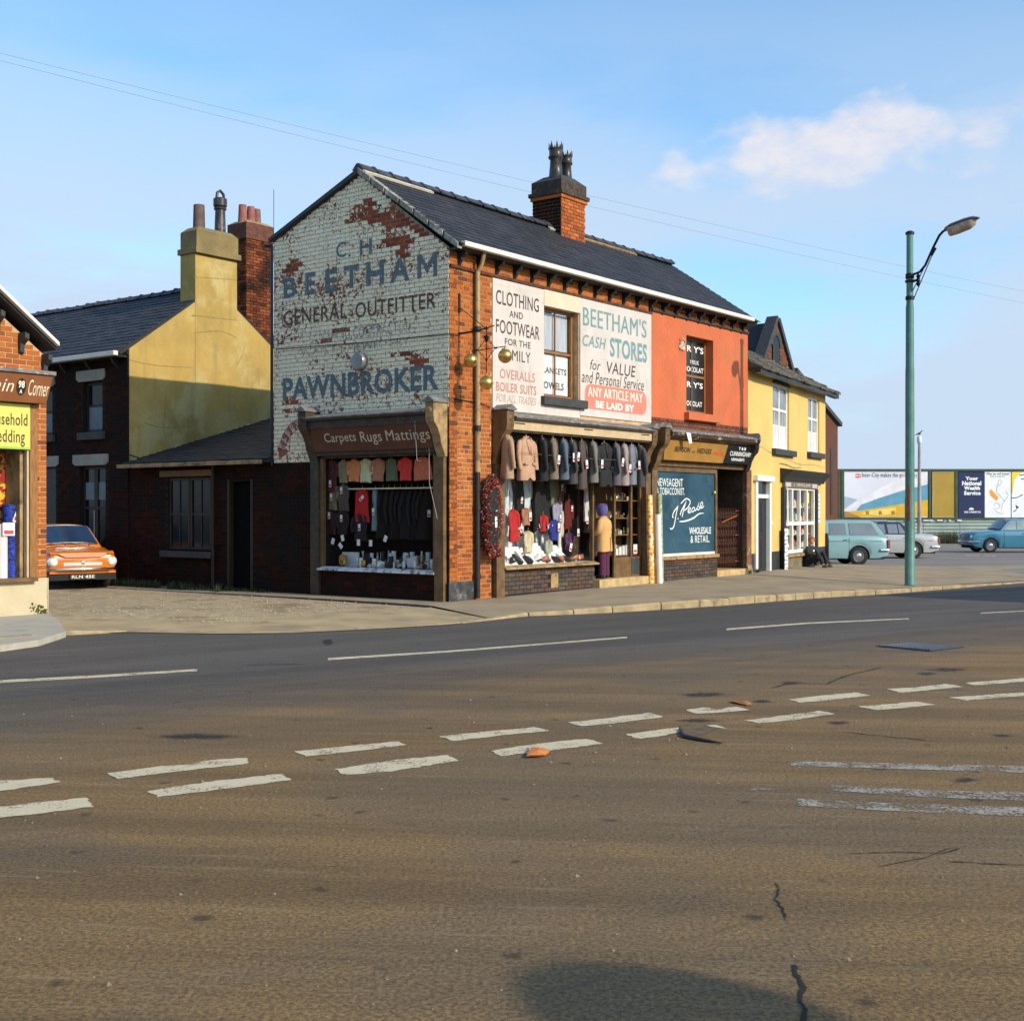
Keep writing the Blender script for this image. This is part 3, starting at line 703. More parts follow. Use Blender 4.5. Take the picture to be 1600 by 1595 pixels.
def strip_line(pts, w0, w1, mat, z=.004, sub=10, fade=.0):
    P = []
    for (x0, y0), (x1, y1) in zip(pts, pts[1:]):
        for k in range(sub): P.append((x0 + (x1 - x0) * k / sub, y0 + (y1 - y0) * k / sub))
    P.append(pts[-1]); n = len(P)
    up = [(x, y - (w0 + (w1 - w0) * i / n) / 2) for i, (x, y) in enumerate(P)]; dn = [(x, y + (w0 + (w1 - w0) * i / n) / 2) for i, (x, y) in enumerate(P)]
    return sheet(up + dn[::-1], mat=mat, jag=.006, z=z)
strip_line([(-100, 1072), (0, 1064), (150, 1056), (308, 1046)], 5, 3.2, mt_mark1)
strip_line([(512, 1029), (700, 1017), (980, 995)], 3.4, 2.2, mt_mark1)
strip_line([(1135, 982.5), (1260, 973), (1420, 966)], 2.6, 1.6, mt_mark1)
strip_line([(1532, 954.5), (1600, 950), (1680, 945)], 1.6, 1.4, mt_mark1)
for L, a, b in (([(1235, 1192), (1400, 1196), (1600, 1201), (1800, 1207)], 7, 12), ([(1300, 1230), (1450, 1239), (1600, 1243), (1800, 1249)], 9, 15), ([(1245, 1252), (1400, 1260), (1600, 1267), (1800, 1274)], 10, 17), ([(1172, 1232), (1226, 1230)], 4, 3)):
    strip_line(L, a, b, mt_mark2)
# cracks, a broken patch, oil and the stud plate
mt_crack = M('crack_filled_with_dirt', (0.016, 0.013, 0.010), 0.95, 0.3, 30)
def crack(P, w, z=.0035):
    Q = []
    for (x0, y0), (x1, y1) in zip(P, P[1:]):
        n = 5
        for k in range(n): Q.append((x0 + (x1 - x0) * k / n + rnd(-2, 2), y0 + (y1 - y0) * k / n + rnd(-.8, .8)))
    Q.append(P[-1]); mb = MB(); pts = [R(x, y, z) for x, y in Q]
    ww = [w * rnd(.35, 1.2) * (0.2 if i in (0, len(pts) - 1) else 1) for i in range(len(pts))]
    ribbon(mb, pts, ww, lambda a, b: (a, b, drop(a, b) + z), 2)
    put('road_crack', mb.mesh('road_crack', mt_crack), road)
crack([(1213, 1378), (1217, 1390), (1211, 1403), (1224, 1420), (1228, 1435)], .010)
crack([(1240, 1505), (1243, 1520), (1254, 1540), (1250, 1560), (1258, 1580), (1250, 1605)], .02)
crack([(1320, 1333), (1400, 1329), (1470, 1333), (1500, 1324)], .012); crack([(1480, 1345), (1550, 1348), (1620, 1352)], .012); crack([(1370, 1353), (1440, 1340), (1490, 1322)], .01)
crack([(1205, 1074), (1240, 1065), (1290, 1068), (1320, 1055), (1380, 1041)], .03)
crack([(540, 1144), (480, 1036), (380, 1038)][1:], .03)
crack([(1290, 1140), (1380, 1149), (1466, 1158)], .02)
def softstain():
    m, nt, b = newmat('oil_stain'); P = pos(nt); b.inputs['Base Color'].default_value = (0.022, 0.016, 0.012, 1); b.inputs['Roughness'].default_value = .7
    s = N(nt, 'ShaderNodeAttribute', attribute_name='soft').outputs['Fac']
    nt.links.new(mapr(nt, mth(nt, 'ADD', s, mth(nt, 'MULTIPLY', mth(nt, 'SUBTRACT', noise(nt, P, 7, 7, .75), .5), 1.5)), .15, .95, 0, .8), b.inputs['Alpha']); return m
mt_oil = softstain()
def blot(px, py, rx, ry, mat=mt_oil, z=.003, name='road_stain'):
    q = [(px + rx * math.cos(a) * rnd(.75, 1.15), py + ry * math.sin(a) * rnd(.75, 1.15)) for a in [k * math.pi / 9 for k in range(18)]]
    sheet(q, name, mat, jag=.01, z=z)
for q in ((1508, 1218, 38, 6), (1235, 1066, 26, 4), (1190, 1095, 26, 5), (1480, 1046, 50, 5), (1450, 1052, 30, 4), (1310, 1128, 30, 5), (1090, 1125, 50, 5), (512, 1003, 14, 9), (905, 946, 45, 4), (1100, 1085, 60, 6), (300, 1150, 90, 8), (1570, 1148, 28, 4), (672, 1137, 9, 3)): blot(*q)
# dark wet hole where the dashes have broken up, with a rusty strip lying in it
sheet(z2([(525, 505), (560, 500), (650, 515), (600, 530), (560, 545), (535, 530)]), 'road_patch', M('bare_sub_base', (0.13, 0.085, 0.045), 0.95, 0.3, 12, 0.6, 40), jag=.015, z=.003)
mb = MB(); P = [Vector((*R(x, y, .012), .012)) for x, y in z2([(525, 515), (540, 540), (580, 548), (655, 560)])]; mb.tube(P, [.010, .018, .016, .005], 8)
solo('rubber_strip', mb, mt_black, 'curved black strip of rubber lying over the broken dashed line', 'debris', smooth=True)
def scrap(px, name, label, mat):
    P = [Vector((*R(x, y, .01), 0)) for x, y in px]; c = sum(P, Vector()) / len(P)
    mb = MB(); hs = [rnd(.006, .03) for _ in P]
    mb.add([(p.x - c.x, p.y - c.y, h) for p, h in zip(P, hs)] + [(0, 0, .035)] + [(p.x - c.x, p.y - c.y, max(h - .006, .004)) for p, h in zip(P, hs)] + [(0, 0, .02)], [(i, (i + 1) % len(P), len(P)) for i in range(len(P))] + [((i + 1) % len(P) + len(P) + 1, i + len(P) + 1, 2 * len(P) + 1) for i in range(len(P))])
    solo(name, mb, mat, label, 'litter', (c.x, c.y, 0))
scrap(z2([(45, 606), (60, 580), (85, 580), (100, 576), (120, 590), (105, 598), (80, 604)]), 'litter_scrap', 'crumpled orange scrap lying on the dashed road line', M('orange_paper', (0.62, 0.20, 0.04), 0.7, 0.15, 20))
scrap(z2([(683, 432), (700, 427), (745, 432), (750, 440), (735, 442)]), 'litter_scrap', 'flat rust brown scrap beside the oily patch on the far dashes', M('brown_scrap', (0.34, 0.14, 0.04), 0.8, 0.2, 20))
# iron stud plate
gp = [Vector((*R(x, y, .0), 0)) for x, y in ((1368, 1009.5), (1452, 1017.5), (1506, 1011), (1424, 1005.5))]
pl = thing('stud_plate', 'blue grey ribbed iron cover plate set flush in the road', 'drain cover', (0, 0, 0))
mb = MB(); zc = drop(5, 15.7); mb.prism([(p.x, p.y, zc - .03) for p in gp], (0, 0, .038)); part('frame', mb, M('blue_grey_iron', (0.03, 0.034, 0.055), 0.5, 0.2, 8, 0.2, 60, metal=0.6), pl)
mb = MB()
for k in range(18):
    t = (k + .7) / 18.6; a = gp[0].lerp(gp[3], .06).lerp(gp[1].lerp(gp[2], .06), t); b = gp[0].lerp(gp[3], .94).lerp(gp[1].lerp(gp[2], .94), t)
    d = (gp[1] - gp[0]).normalized() * .014
    mb.hexa([(*(a - d).xy, zc + .006), (*(b - d).xy, zc + .006), (*(b + d).xy, zc + .006), (*(a + d).xy, zc + .006)], [(*(a - d * .6).xy, zc + .022), (*(b - d * .6).xy, zc + .022), (*(b + d * .6).xy, zc + .022), (*(a + d * .6).xy, zc + .022)])
part('rib', mb, M('blue_grey_iron_ribs', (0.06, 0.067, 0.09), 0.5, 0.2, 8, metal=0.6), pl, kind='stuff')

# ================================================================== PAWNBROKER'S SHOP (S frame, u 0..6.93)
USPLIT = 6.93
EV, RD = (-0.30, 6.40), (2.20, 8.14)                 # front eave and ridge (v, z)
shop = thing('pawnbroker_shop', 'brick pawnbroker shop with a flaking white painted lettered gable and two display windows', 'shop', (0, 0, 0), S)
def apex(v): return 6.40 + (8.06 - 6.40) * v / 2.2 if v < 2.2 else 8.06 + (7.12 - 8.06) * (v - 2.2) / 2.4
# gable wall core
GW = (0.30, 3.20, 0.62, 3.05)                        # display window opening (v0,v1,z0,z1)
mb = MB()
cells(mb, 0, 4.6, -.1, 6.35, [GW], lambda a, b, c, d: mb.box(0.0, .22, a, b, c, d))
mb.prism([(0.0, 0, 6.35), (0.0, 4.6, 6.35), (0.0, 4.6, 7.08), (0.0, 2.2, 8.03), (0.0, 0, 6.40)], (.22, 0, 0))
core = part('gable_wall', mb, mt_mortar_dark, shop)
# painted mortar skin behind the painted bricks
mb = MB()
mb.prism([(-.0015, 0, 3.40), (-.0015, 3.46, 3.40), (-.0015, 3.46, 2.62), (-.0015, 4.6, 2.62), (-.0015, 4.6, 7.08), (-.0015, 2.2, 8.03), (-.0015, 0, 6.40)], (.0012, 0, 0))
part('painted_mortar', mb, mt_paintmortar, shop)
ing = lambda v, z: 0 <= v <= 4.6 and z < apex(v) - .02 and not (GW[0] - .05 < v < GW[1] + .05 and GW[2] - .1 < z < GW[3] + .1) and not (0.0 < v < 3.36 and 2.75 < z < 3.52) and not (0 < v < 3.3 and z < 0.62)
bl = lay(0, 4.6, .0, 8.1, ing)
painted = lambda v, z: (z > 3.42) or (z > 2.62 and v > 3.46)
BARE = [(1.05, 7.02, .80, .22), (0.62, 6.85, .42, .24), (1.7, 7.22, .65, .22), (1.25, 6.64, .55, .16), (2.3, 7.30, .30, .22), (1.95, 7.45, .30, .16), (3.9, 6.55, .25, .13), (4.1, 6.42, .25, .08), (0.45, 6.95, .3, .2), (4.15, 3.85, .32, .10), (3.95, 3.66, .3, .08), (0.9, 4.55, .45, .07), (0.6, 4.4, .3, .08), (2.75, 5.18, .5, .06), (0.5, 6.15, .12, .15), (3.1, 5.0, .25, .05)]
def gtint(v, z):
    if not painted(v, z): return rnd(0, .98)
    s = 0
    for cv, cz, rv, rz in BARE: s = max(s, 1 - math.hypot((v - cv) / rv, (z - cz) / rz))
    return rnd(0, .98) + (1.0 if s > 0 and rnd(0, 1) < .12 + 1.7 * s else 0.0) + (1.0 if s > .30 and rnd(0, 1) < .62 else 0)
# bricks to the street on the corner pier and the frieze
PIER = 1.205
inf = lambda u, z: (0 <= u <= PIER and .0 < z < 6.36) or (PIER <= u <= 6.9 and 6.03 < z < 6.36)
fl = lay(0, 6.93, .0, 6.38, inf, stretch=False)
near_f = sorted(fl, key=lambda b: (b[0] > PIER, abs((b[2] + b[3]) / 2 - 2.6)))
place_bricks(shop, 'F', near_f, 0.0, lambda a, z: mt_brick, lambda a, z: rnd(0, .98), 150)
near_g = sorted(bl, key=lambda b: (not painted((b[0] + b[1]) / 2, (b[2] + b[3]) / 2), math.hypot((b[0] + b[1]) / 2 - .8, ((b[2] + b[3]) / 2 - 6.6) * 1.3)))
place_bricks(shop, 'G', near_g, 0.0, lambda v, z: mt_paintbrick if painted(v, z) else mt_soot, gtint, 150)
# street wall core: pier, wall over the shop front, frieze, window opening
FWIN = (2.87, 4.08, 3.93, 5.72)
mb = MB()
cells(mb, 0.22, PIER, -.1, 3.4, [], lambda a, b, c, d: mb.box(a, b, 0.0, .30, c, d))
cells(mb, 0.22, USPLIT, 3.4, 6.38, [FWIN], lambda a, b, c, d: mb.box(a, b, 0.0, .30, c, d))
part('street_wall', mb, mt_mortar, shop)
mb = MB(); mb.box(0, .22, -.0, .0015, -.1, 6.38); part('pier_mortar', mb, mt_mortar, shop)
# back, party and floor slabs keep the inside dark
mb = MB(); mb.box(.22, 11.5, 4.4, 4.6, -.1, 6.6); mb.prism([(11.48, 0, -.1), (11.48, 4.6, -.1), (11.48, 4.6, 7.0), (11.48, 2.2, 8.0), (11.48, 0, 6.35)], (.13, 0, 0)); part('rear_wall', mb, mt_soot, shop)
mb = MB(); mb.box(.22, USPLIT, .30, 4.4, 3.2, 3.35); part('ceiling', mb, mt_dark, shop)
mb = MB(); mb.box(.22, USPLIT, .02, 4.4, -.1, .16); part('floor', mb, mt_dark, shop)
# plinth of dark glazed bricks at the corner
mb = MB(); mb.box(-.035, .68, -.03, -.012, .0, .42); part('plinth', mb, M('blue_black_plinth', (0.05, 0.05, 0.055), 0.5, 0.4, 6, 0.4, 40, dirt=(0.22, 0.20, 0.18), dirts=4, dth=(0.5, 0.7)), shop, bevel=.006)
# painted sign boards on the upper wall
def board(a0, a1, z0, z1, d, mat, name='sign_board', par=shop, planks=0):
    mb = MB(); o = None
    mb.box(a0, a1, -d, -.003, z0, z1); return part(name, mb, mat, par, bevel=.002)
bL = board(1.22, 2.845, 3.58, 6.03, .028, mt_boards)
bR = board(4.11, 6.90, 3.64, 6.05, .028, mt_boards)
bU = board(2.85, 4.105, 3.58, 3.77, .022, mt_boards, 'sign_panel')
mb = MB(); mb.box(2.848, 4.107, -.034, .12, 5.722, 6.04); part('lintel', mb, mt_lintel, shop, bevel=.004)
for z in (5.62, 5.22, 4.82, 4.42, 4.02):               # faint board joints, real grooves filled with dirt
    pass
mt_lk = letterpaint('dark_brown_lettering', (0.055, 0.038, 0.03), 0.60, fine=40)
mt_ltq = letterpaint('turquoise_lettering', (0.15, 0.27, 0.29), 0.585, fine=40)
mt_lred = letterpaint('faded_red_lettering', (0.45, 0.19, 0.13), 0.56, fine=40)
mt_lfnt = letterpaint('faded_tan_lettering', (0.42, 0.27, 0.15), 0.535, fine=40)
mt_pink = letterpaint('faded_red_panel', (0.62, 0.20, 0.14), 0.63, fine=25)
mt_lwht = letterpaint('white_lettering', (0.85, 0.76, 0.66), 0.62, fine=40)
def fpx(s, x0, y0, x1, y1, mb, d, bold=.01, shear=0.0, fr=S):
    """x0,y0,x1,y1 = the photo box of the word: left, top at its middle, right, bottom at its middle"""
    a0, z0, a1, z1 = FB(x0, y0, x1, y1, d, fr); text(mb, s, onF(d), a0, z0, a1, z1, bold, shear)
def row(par, mat, d, words):
    for w in words:
        mb = MB(); fpx(w[0], *w[1], mb, d, *(w[2:])); part('lettering', mb, mat, par)
D1 = .0305
row(bL, mt_lk, D1, [('CLOTHING', (775, 459, 842, 481), .008), ('AND', (796, 486.5, 817, 497)), ('FOOTWEAR', (775, 504, 843, 525), .008), ('FOR THE', (789, 531, 829, 541.5)), ('FAMILY', (784, 547, 829, 564), 0.0)])
row(bL, mt_lred, D1, [('OVERALLS', (781, 579, 836, 594)), ('BOILER SUITS', (775, 599.5, 838, 614), .015)])
row(bL, mt_lfnt, D1, [('FOR ALL TRADES', (775, 618, 838, 630), 0.0, .3)])
row(bR, mt_ltq, D1, [("BEETHAM'S", (911, 489, 1010, 518), .013), ('CASH', (910, 525, 947, 543), .015, .25), ('STORES', (953, 532, 1011, 562), .03)])
row(bR, mt_lk, D1, [('for', (922, 562, 938.5, 578), 0.0, .25), ('VALUE', (948, 568, 993, 586), .005, .12), ('and Personal Service', (909, 585, 1006, 603.5), 0.0, .25)])
# rounded faded red panel with white words
mb = MB(); a0, z0, a1, z1 = FB(914, 605, 1010, 643, D1); rr = .2; pts = []
for cx_, cz_, s in ((a1 - rr, z1 - rr, 0), (a0 + rr, z1 - rr, 90), (a0 + rr, z0 + rr, 180), (a1 - rr, z0 + rr, 270)):
    for k in range(7): t = math.radians(s + 15 * k); pts.append((cx_ + rr * math.cos(t), -D1, cz_ + rr * math.sin(t)))
mb.poly(pts); part('red_panel', mb, mt_pink, bR)
row(bR, mt_lwht, D1 + .002, [('ANY ARTICLE MAY', (919, 609, 1004, 624), .013), ('BE LAID BY', (931, 629, 991, 640), .035)])
# fine joints of the boarding
mb = MB()
for a0, a1, L in ((1.23, 2.84, (3.98, 4.38, 4.78, 5.18, 5.58, 5.92)), (4.12, 6.89, (3.98, 4.42, 4.86, 5.30, 5.72))):
    for z in L: mb.box(a0 + rnd(0, .1), a1 - rnd(0, .3), -.0292, -.0288, z, z + .004)
part('board_joint', mb, M('dirty_joint', (0.5, 0.40, 0.30), 0.9, 0.3, 8), shop, kind='stuff')
# gable lettering, painted on the bricks
DG = .0125
def gpx(s, x0, y0, x1, y1, mb, d=DG, bold=.02, shear=0.0):
    a0, z0, a1, z1 = GB(x0, y0, x1, y1, -d); text(mb, s, onG(d), a0, z0, a1, z1, bold, shear)
mt_gteal = letterpaint('weathered_teal_wall_lettering', (0.095, 0.155, 0.175), 0.60, True)
mt_gbrn = letterpaint('weathered_brown_wall_lettering', (0.10, 0.055, 0.035), 0.60, True)
mt_gfnt = letterpaint('almost_lost_wall_lettering', (0.24, 0.26, 0.26), 0.465, True)
def mpoly(mb, q):
    a0, z0, a1, z1 = q; f = lambda x, y: onG(DG)(a0 + (a1 - a0) * x, z0 + (z1 - z0) * y)
    for P in ([(0, 0), (.2, 0), (.2, 1), (0, 1)], [(.8, 0), (1, 0), (1, 1), (.8, 1)], [(.2, 1), (.2, .66), (.5, .12), (.5, .45)], [(.8, 1), (.8, .66), (.5, .12), (.5, .45)]): mb.poly([f(*p) for p in P])
mb = MB(); gpx('C', 525, 378, 541, 402, mb, bold=.01); gpx('.', 544, 397, 548, 401, mb); part('lettering', mb, mt_gteal, shop)
mb = MB(); gpx('H', 562, 373, 581, 397, mb); part('lettering', mb, mt_gteal, shop)
mb = MB()
gpx('B', 443, 433, 463, 465, mb, bold=.03); gpx('E', 477, 425, 493, 460, mb, bold=.03); gpx('E', 508, 420, 527, 456, mb, bold=.03); gpx('T', 537, 414, 561, 450, mb, bold=.03)
gpx('H', 572, 407, 600, 445, mb, bold=.03); gpx('A', 609, 402, 640, 440, mb, bold=.03); mpoly(mb, GB(652, 395, 683, 433, -DG))
part('lettering', mb, mt_gteal, shop); mb = MB(); gpx('PAWNBROKER', 442, 579, 685, 617, mb, bold=.035)
part('lettering', mb, mt_gteal, shop)
for a_ in (('GENERAL', 443, 479, 542, 503), ('OUTFITTER', 555, 464, 681, 489)): mb = MB(); gpx(*a_, mb, bold=.012); part('lettering', mb, mt_gbrn, shop)
for a_ in (('FURNISHING CONTRACTOR', 478, 509, 641, 528), ('WATCHES JEWELLERY', 470, 535, 640, 551)): mb = MB(); gpx(*a_, mb, bold=.005); part('lettering', mb, mt_gfnt, shop)
# curved arrow: PLEDGE OFFICE
mt_arrow = letterpaint('dull_red_arrow_paint', (0.32, 0.075, 0.045), 0.66, True)
pc = GB(480, 712, 481, 713)[:2]; P_ = [S.G(x, y) for x, y in ((478, 658), (463, 664), (451, 676), (444, 690), (440, 703))]
mb = MB(); ribbon(mb, P_, [.20, .20, .20, .19, .18], onG(DG))
h = [S.G(x, y) for x, y in ((434, 695), (452.5, 705), (437.5, 717))]; mb.poly([onG(DG)(*p) for p in h]); part('painted_arrow', mb, mt_arrow, shop)
def along(mb, s, P, fn, hgt, wid, off, bold=.02):
    L = [0]
    for a, b in zip(P, P[1:]): L.append(L[-1] + math.dist(a, b))
    n = len(s)
    for i, ch in enumerate(s):
        if ch == ' ': continue
        q = L[-1] * (i + .5) / n; k = 0
        while k < len(L) - 2 and L[k + 1] < q: k += 1
        t = (q - L[k]) / (L[k + 1] - L[k]); a, b = P[k], P[k + 1]; c = (a[0] + (b[0] - a[0]) * t, a[1] + (b[1] - a[1]) * t)
        dx, dz = (b[0] - a[0]) / math.dist(a, b), (b[1] - a[1]) / math.dist(a, b); nx, nz = -dz, dx
        V, F = textmesh(ch, bold)
        mb.add([fn(c[0] + dx * (x - .5) * wid + nx * (off + (y - .5) * hgt), c[1] + dz * (x - .5) * wid + nz * (off + (y - .5) * hgt)) for x, y in V], F)
mb = MB(); Q = P_[::-1]; Q = [(p[0], p[1]) for p in Q]
def flip(P): return [(-p[0], p[1]) for p in P]
fng = lambda a, z: (-(DG + .002), -a, z)
along(mb, 'PLEDGE', flip(Q), fng, .075, .085, .045); along(mb, 'OFFICE', flip(Q), fng, .075, .085, -.045)
part('lettering', mb, letterpaint('arrow_lettering', (0.62, 0.55, 0.5), .64, False), shop)
# round alarm bell box on the gable
bc = S.G(559, 564, -.12); bell = MB(); bell.lathe([(.0, .0), (.165, .0), (.165, .12), (.155, .14), (.0, .145)], (0, 0, 0), 28, 'x')
bell.xf(Matrix.Translation((-.01, bc[0], bc[1])) @ Matrix.Scale(-1, 4, (1, 0, 0)))
solo('alarm_bell', bell, M('grey_bell_metal', (0.28, 0.27, 0.26), 0.35, 0.15, 5, metal=0.5), 'round grey alarm bell case fixed on the white gable above the big lettering', 'alarm bell', (0, 0, 0), S, local=False, smooth=True)
# gutter, corbels, string course
mb = MB(); mb.box(.02, USPLIT + .0, -.36, -.22, 6.385, 6.475); g = part('gutter', mb, mt_white, shop, bevel=.012)
mb = MB(); mb.box(.0, USPLIT, -.22, -.0, 6.345, 6.38); part('soffit', mb, mt_black, shop)
mb = MB(); mb.box(.0, USPLIT, -.045, -.002, 6.045, 6.10); part('string_course', mb, M('sooty_brick_course', (0.09, 0.035, 0.02), 0.9, 0.4, 8, 0.4, 60), shop)
def corbel(par, u):
    mb = MB(); y = [(0, 6.10), (-.03, 6.10), (-.05, 6.15), (-.09, 6.19), (-.10, 6.25), (-.19, 6.29), (-.20, 6.345), (0, 6.345)]
    mb.prism([(u - .035, v, z) for v, z in y], (.07, 0, 0)); return part('corbel', mb, mt_black, par)
cu = .25
while cu < USPLIT: corbel(shop, cu); cu += .55
# rainwater pipe
mb = MB(); mb.tube([(.70, -.24, 6.40), (.70, -.19, 6.2), (.70, -.09, 6.05)], .04, 10); mb.tube([(.70, -.085, 6.07), (.70, -.085, 2.4)], .047, 12); part('downpipe', mb, M('tan_pipe_paint', (0.36, 0.24, 0.11), 0.5, 0.2, 4, dirt=(0.12, 0.08, 0.05), dirts=5), shop, smooth=True)
mb = MB(); mb.tube([(.70, -.085, 2.4), (.70, -.085, .1)], .047, 12)
for z in (5.0, 3.2, 1.75, .5): mb.lathe([(.062, -.05), (.062, .05)], (.70, -.085, z), 12)
part('downpipe', mb, mt_black, shop, smooth=True)
# ---- roof (front plane, rear plane, verge, ridge, chimney)
rf = MB(); rf.prism([(-.06, EV[0], EV[1]), (-.06, RD[0], RD[1] - .02), (-.06, 4.66, 7.12), (-.06, 4.6, 7.07), (-.06, RD[0], RD[1] - .10), (-.06, EV[0] + .1, EV[1] - .05)], (USPLIT + .06, 0, 0))
roof = part('roof', rf, mt_slate, shop)
slates(roof, 'slate', mt_slate, -.08, USPLIT, (EV[0] - .03, EV[1] + .0), (RD[0], RD[1] - .02))
slates(roof, 'slate', mt_slate, -.08, USPLIT, (4.68, 7.12), (RD[0], RD[1] - .02))
mb = MB(); e = Vector((0, EV[0], EV[1])); r_ = Vector((0, RD[0], RD[1]))
for k in range(7):
    a = e.lerp(r_, k / 7 + .01); b = e.lerp(r_, (k + 1) / 7 - .01); t = rnd(.02, .035)
    mb.hexa([(-.10, a.y, a.z - .08), (-.10, b.y, b.z - .08), (.02, b.y, b.z - .08), (.02, a.y, a.z - .08)], [(-.10, a.y, a.z + t), (-.10, b.y, b.z + t), (.05, b.y, b.z + t), (.05, a.y, a.z + t)])
part('verge', mb, M('mortared_verge', (0.26, 0.25, 0.20), 0.9, 0.3, 6, 0.5, 40, dirt=(0.62, 0.58, 0.5), dirts=2.0, dth=(0.52, 0.6)), roof)
mb = MB(); mb.hexa([(-.08, 2.2, 8.06), (-.08, 4.68, 7.08), (.0, 4.68, 7.08), (.0, 2.2, 8.06)], [(-.08, 2.2, 8.15), (-.08, 4.68, 7.15), (.0, 4.68, 7.15), (.0, 2.2, 8.15)]); part('verge', mb, mt_dgrey, roof)
mt_ridge = M('blue_black_ridge_tile', (0.045, 0.047, 0.055), 0.6, 0.25, 6, 0.3, 50, dirt=(0.2, 0.17, 0.12), dirts=6, dth=(0.62, 0.72))
_rt = None
def ridge(par, u0, u1, v, z, rot=0, length=.46, fr_off=(0, 0, 0)):
    global _rt
    if _rt is None:
        m_ = MB(); pr = lambda s, lift: [(s, -.14, -.085 + lift), (s, -.03, .025 + lift), (s, .03, .025 + lift), (s, .14, -.085 + lift), (s, .12, -.10 + lift), (s, -.12, -.10 + lift)]
        m_.loft([pr(0, 0), pr(.40, 0), pr(.40, .022), pr(.465, .022)]); _rt = m_.mesh('ridge_tile', mt_ridge)
    x = u0
    while x < u1 - .1:
        o = put('ridge_tile', _rt, par); o.location = (x - fr_off[0], v - fr_off[1], z + rnd(-.008, .008) - fr_off[2]); o.rotation_euler = (rnd(-.04, .04), rnd(-.01, .01), rnd(-.015, .015)); x += length
ridge(roof, -.08, USPLIT, RD[0], RD[1] + .07)
for a, b in ((-.05, 1.9), (5.9, 6.9)):
    mb = MB(); mb.hexa([(a, 2.02, 8.03), (b, 2.02, 8.03), (b, 2.06, 8.06), (a, 2.06, 8.06)], [(a, 2.0, 8.06), (b, 2.0, 8.06), (b, 2.09, 8.12), (a, 2.09, 8.12)]); part('ridge_mortar', mb, M('white_mortar', (0.5, 0.45, 0.37), 0.9, 0.15, 8, 0.4, 40), roof)
# chimney
cp = [S.F(866, 370, -2.05), S.F(904, 372, -2.05)]
CU0, CU1, CV0, CV1 = cp[0][0], cp[1][0], 1.86, 2.66
ch = MB(); ch.box(CU0 + .01, CU1 - .01, CV0 + .01, CV1 - .01, 7.2, 9.15)
chim = part('chimney', ch, M('chimney_mortar', (0.38, 0.24, 0.13), 0.95, 0.3, 6), shop)
def ring_course(par, u0, u1, v0, v1, z0, z1, mat, name='brick_course'):
    mb = MB(); mb.box(u0, u1, v0, v1, z0, z1); return part(name, mb, mat, par, bevel=.005)
mt_chb = brickmat('sooty_orange_brick', [(0.20, 0.06, 0.03), (0.40, 0.11, 0.035), (0.48, 0.14, 0.04), (0.30, 0.08, 0.03), (0.52, 0.17, 0.05)], dth=(0.5, 0.75))
for (k, a0, a1, pl_) in (('F', CU0, CU1, CV0), ('G', CV0, CV1, CU0)):
    for b in lay(a0, a1, 7.45, 8.78, lambda a, z: True, off=a0):
        o = brickobj(chim, k, *b, mt_chb if k == 'F' else mt_soot, rnd(0, .98)); ca, cz = (b[0] + b[1]) / 2, (b[2] + b[3]) / 2  # left face takes near-black brick: its shade is put into the colour
        o.location = (ca, pl_ + .013, cz) if k == 'F' else (pl_ + .013, ca, cz)
mt_sootb = M('soot_black_brick', (0.05, 0.038, 0.03), 0.92, 0.35, 9, 0.5, 50, dirt=(0.15, 0.09, 0.05), dirts=6, dth=(0.55, 0.75))
ring_course(chim, CU0 - .04, CU1 + .04, CV0 - .04, CV1 + .04, 8.78, 8.86, mt_chb); ring_course(chim, CU0 - .075, CU1 + .075, CV0 - .075, CV1 + .075, 8.86, 8.95, mt_sootb)
ring_course(chim, CU0 - .02, CU1 + .02, CV0 - .02, CV1 + .02, 8.95, 9.20, mt_sootb)
mb = MB(); mb.hexa([(CU0 - .02, CV0 - .02, 9.20), (CU1 + .02, CV0 - .02, 9.20), (CU1 + .02, CV1 + .02, 9.20), (CU0 - .02, CV1 + .02, 9.20)], [(CU0 + .22, CV0 + .15, 9.36), (CU1 - .22, CV0 + .15, 9.36), (CU1 - .22, CV1 - .15, 9.36), (CU0 + .22, CV1 - .15, 9.36)]); part('flaunching', mb, mt_dgrey, chim)
mt_pot = M('black_glazed_pot', (0.035, 0.03, 0.032), 0.35, 0.3, 5, 0.1, 30, dirt=(0.12, 0.09, 0.08), dirts=5, dth=(0.5, 0.7))
def crownpot(u, v, z, s):
    mb = MB(); mb.lathe([(.20 * s, 0), (.195 * s, .09 * s), (.165 * s, .13 * s), (.135 * s, .50 * s), (.175 * s, .54 * s), (.185 * s, .58 * s), (.16 * s, .61 * s), (.16 * s, .74 * s), (.185 * s, .78 * s), (.14 * s, .79 * s), (.14 * s, .6 * s)], (u, v, z), 18)
    for k in range(8):
        t = 2 * math.pi * k / 8; d = .24; r = .18 * s
        p = lambda a, h, rr=r: (u + rr * math.cos(a), v + rr * math.sin(a), z + h * s)
        mb.add([p(t - d, .77), p(t + d, .77), p(t, .95, r * .98), p(t - d, .77, r * .8), p(t + d, .77, r * .8)], [(0, 1, 2), (3, 2, 4), (0, 2, 3), (1, 4, 2)])
    return part('chimney_pot', mb, mt_pot, chim, smooth=True)
cm_ = (CU0 + CU1) / 2
crownpot(CU0 + .27, 2.2, 9.24, .95); crownpot(CU1 - .28, 2.2, 9.28, .80)
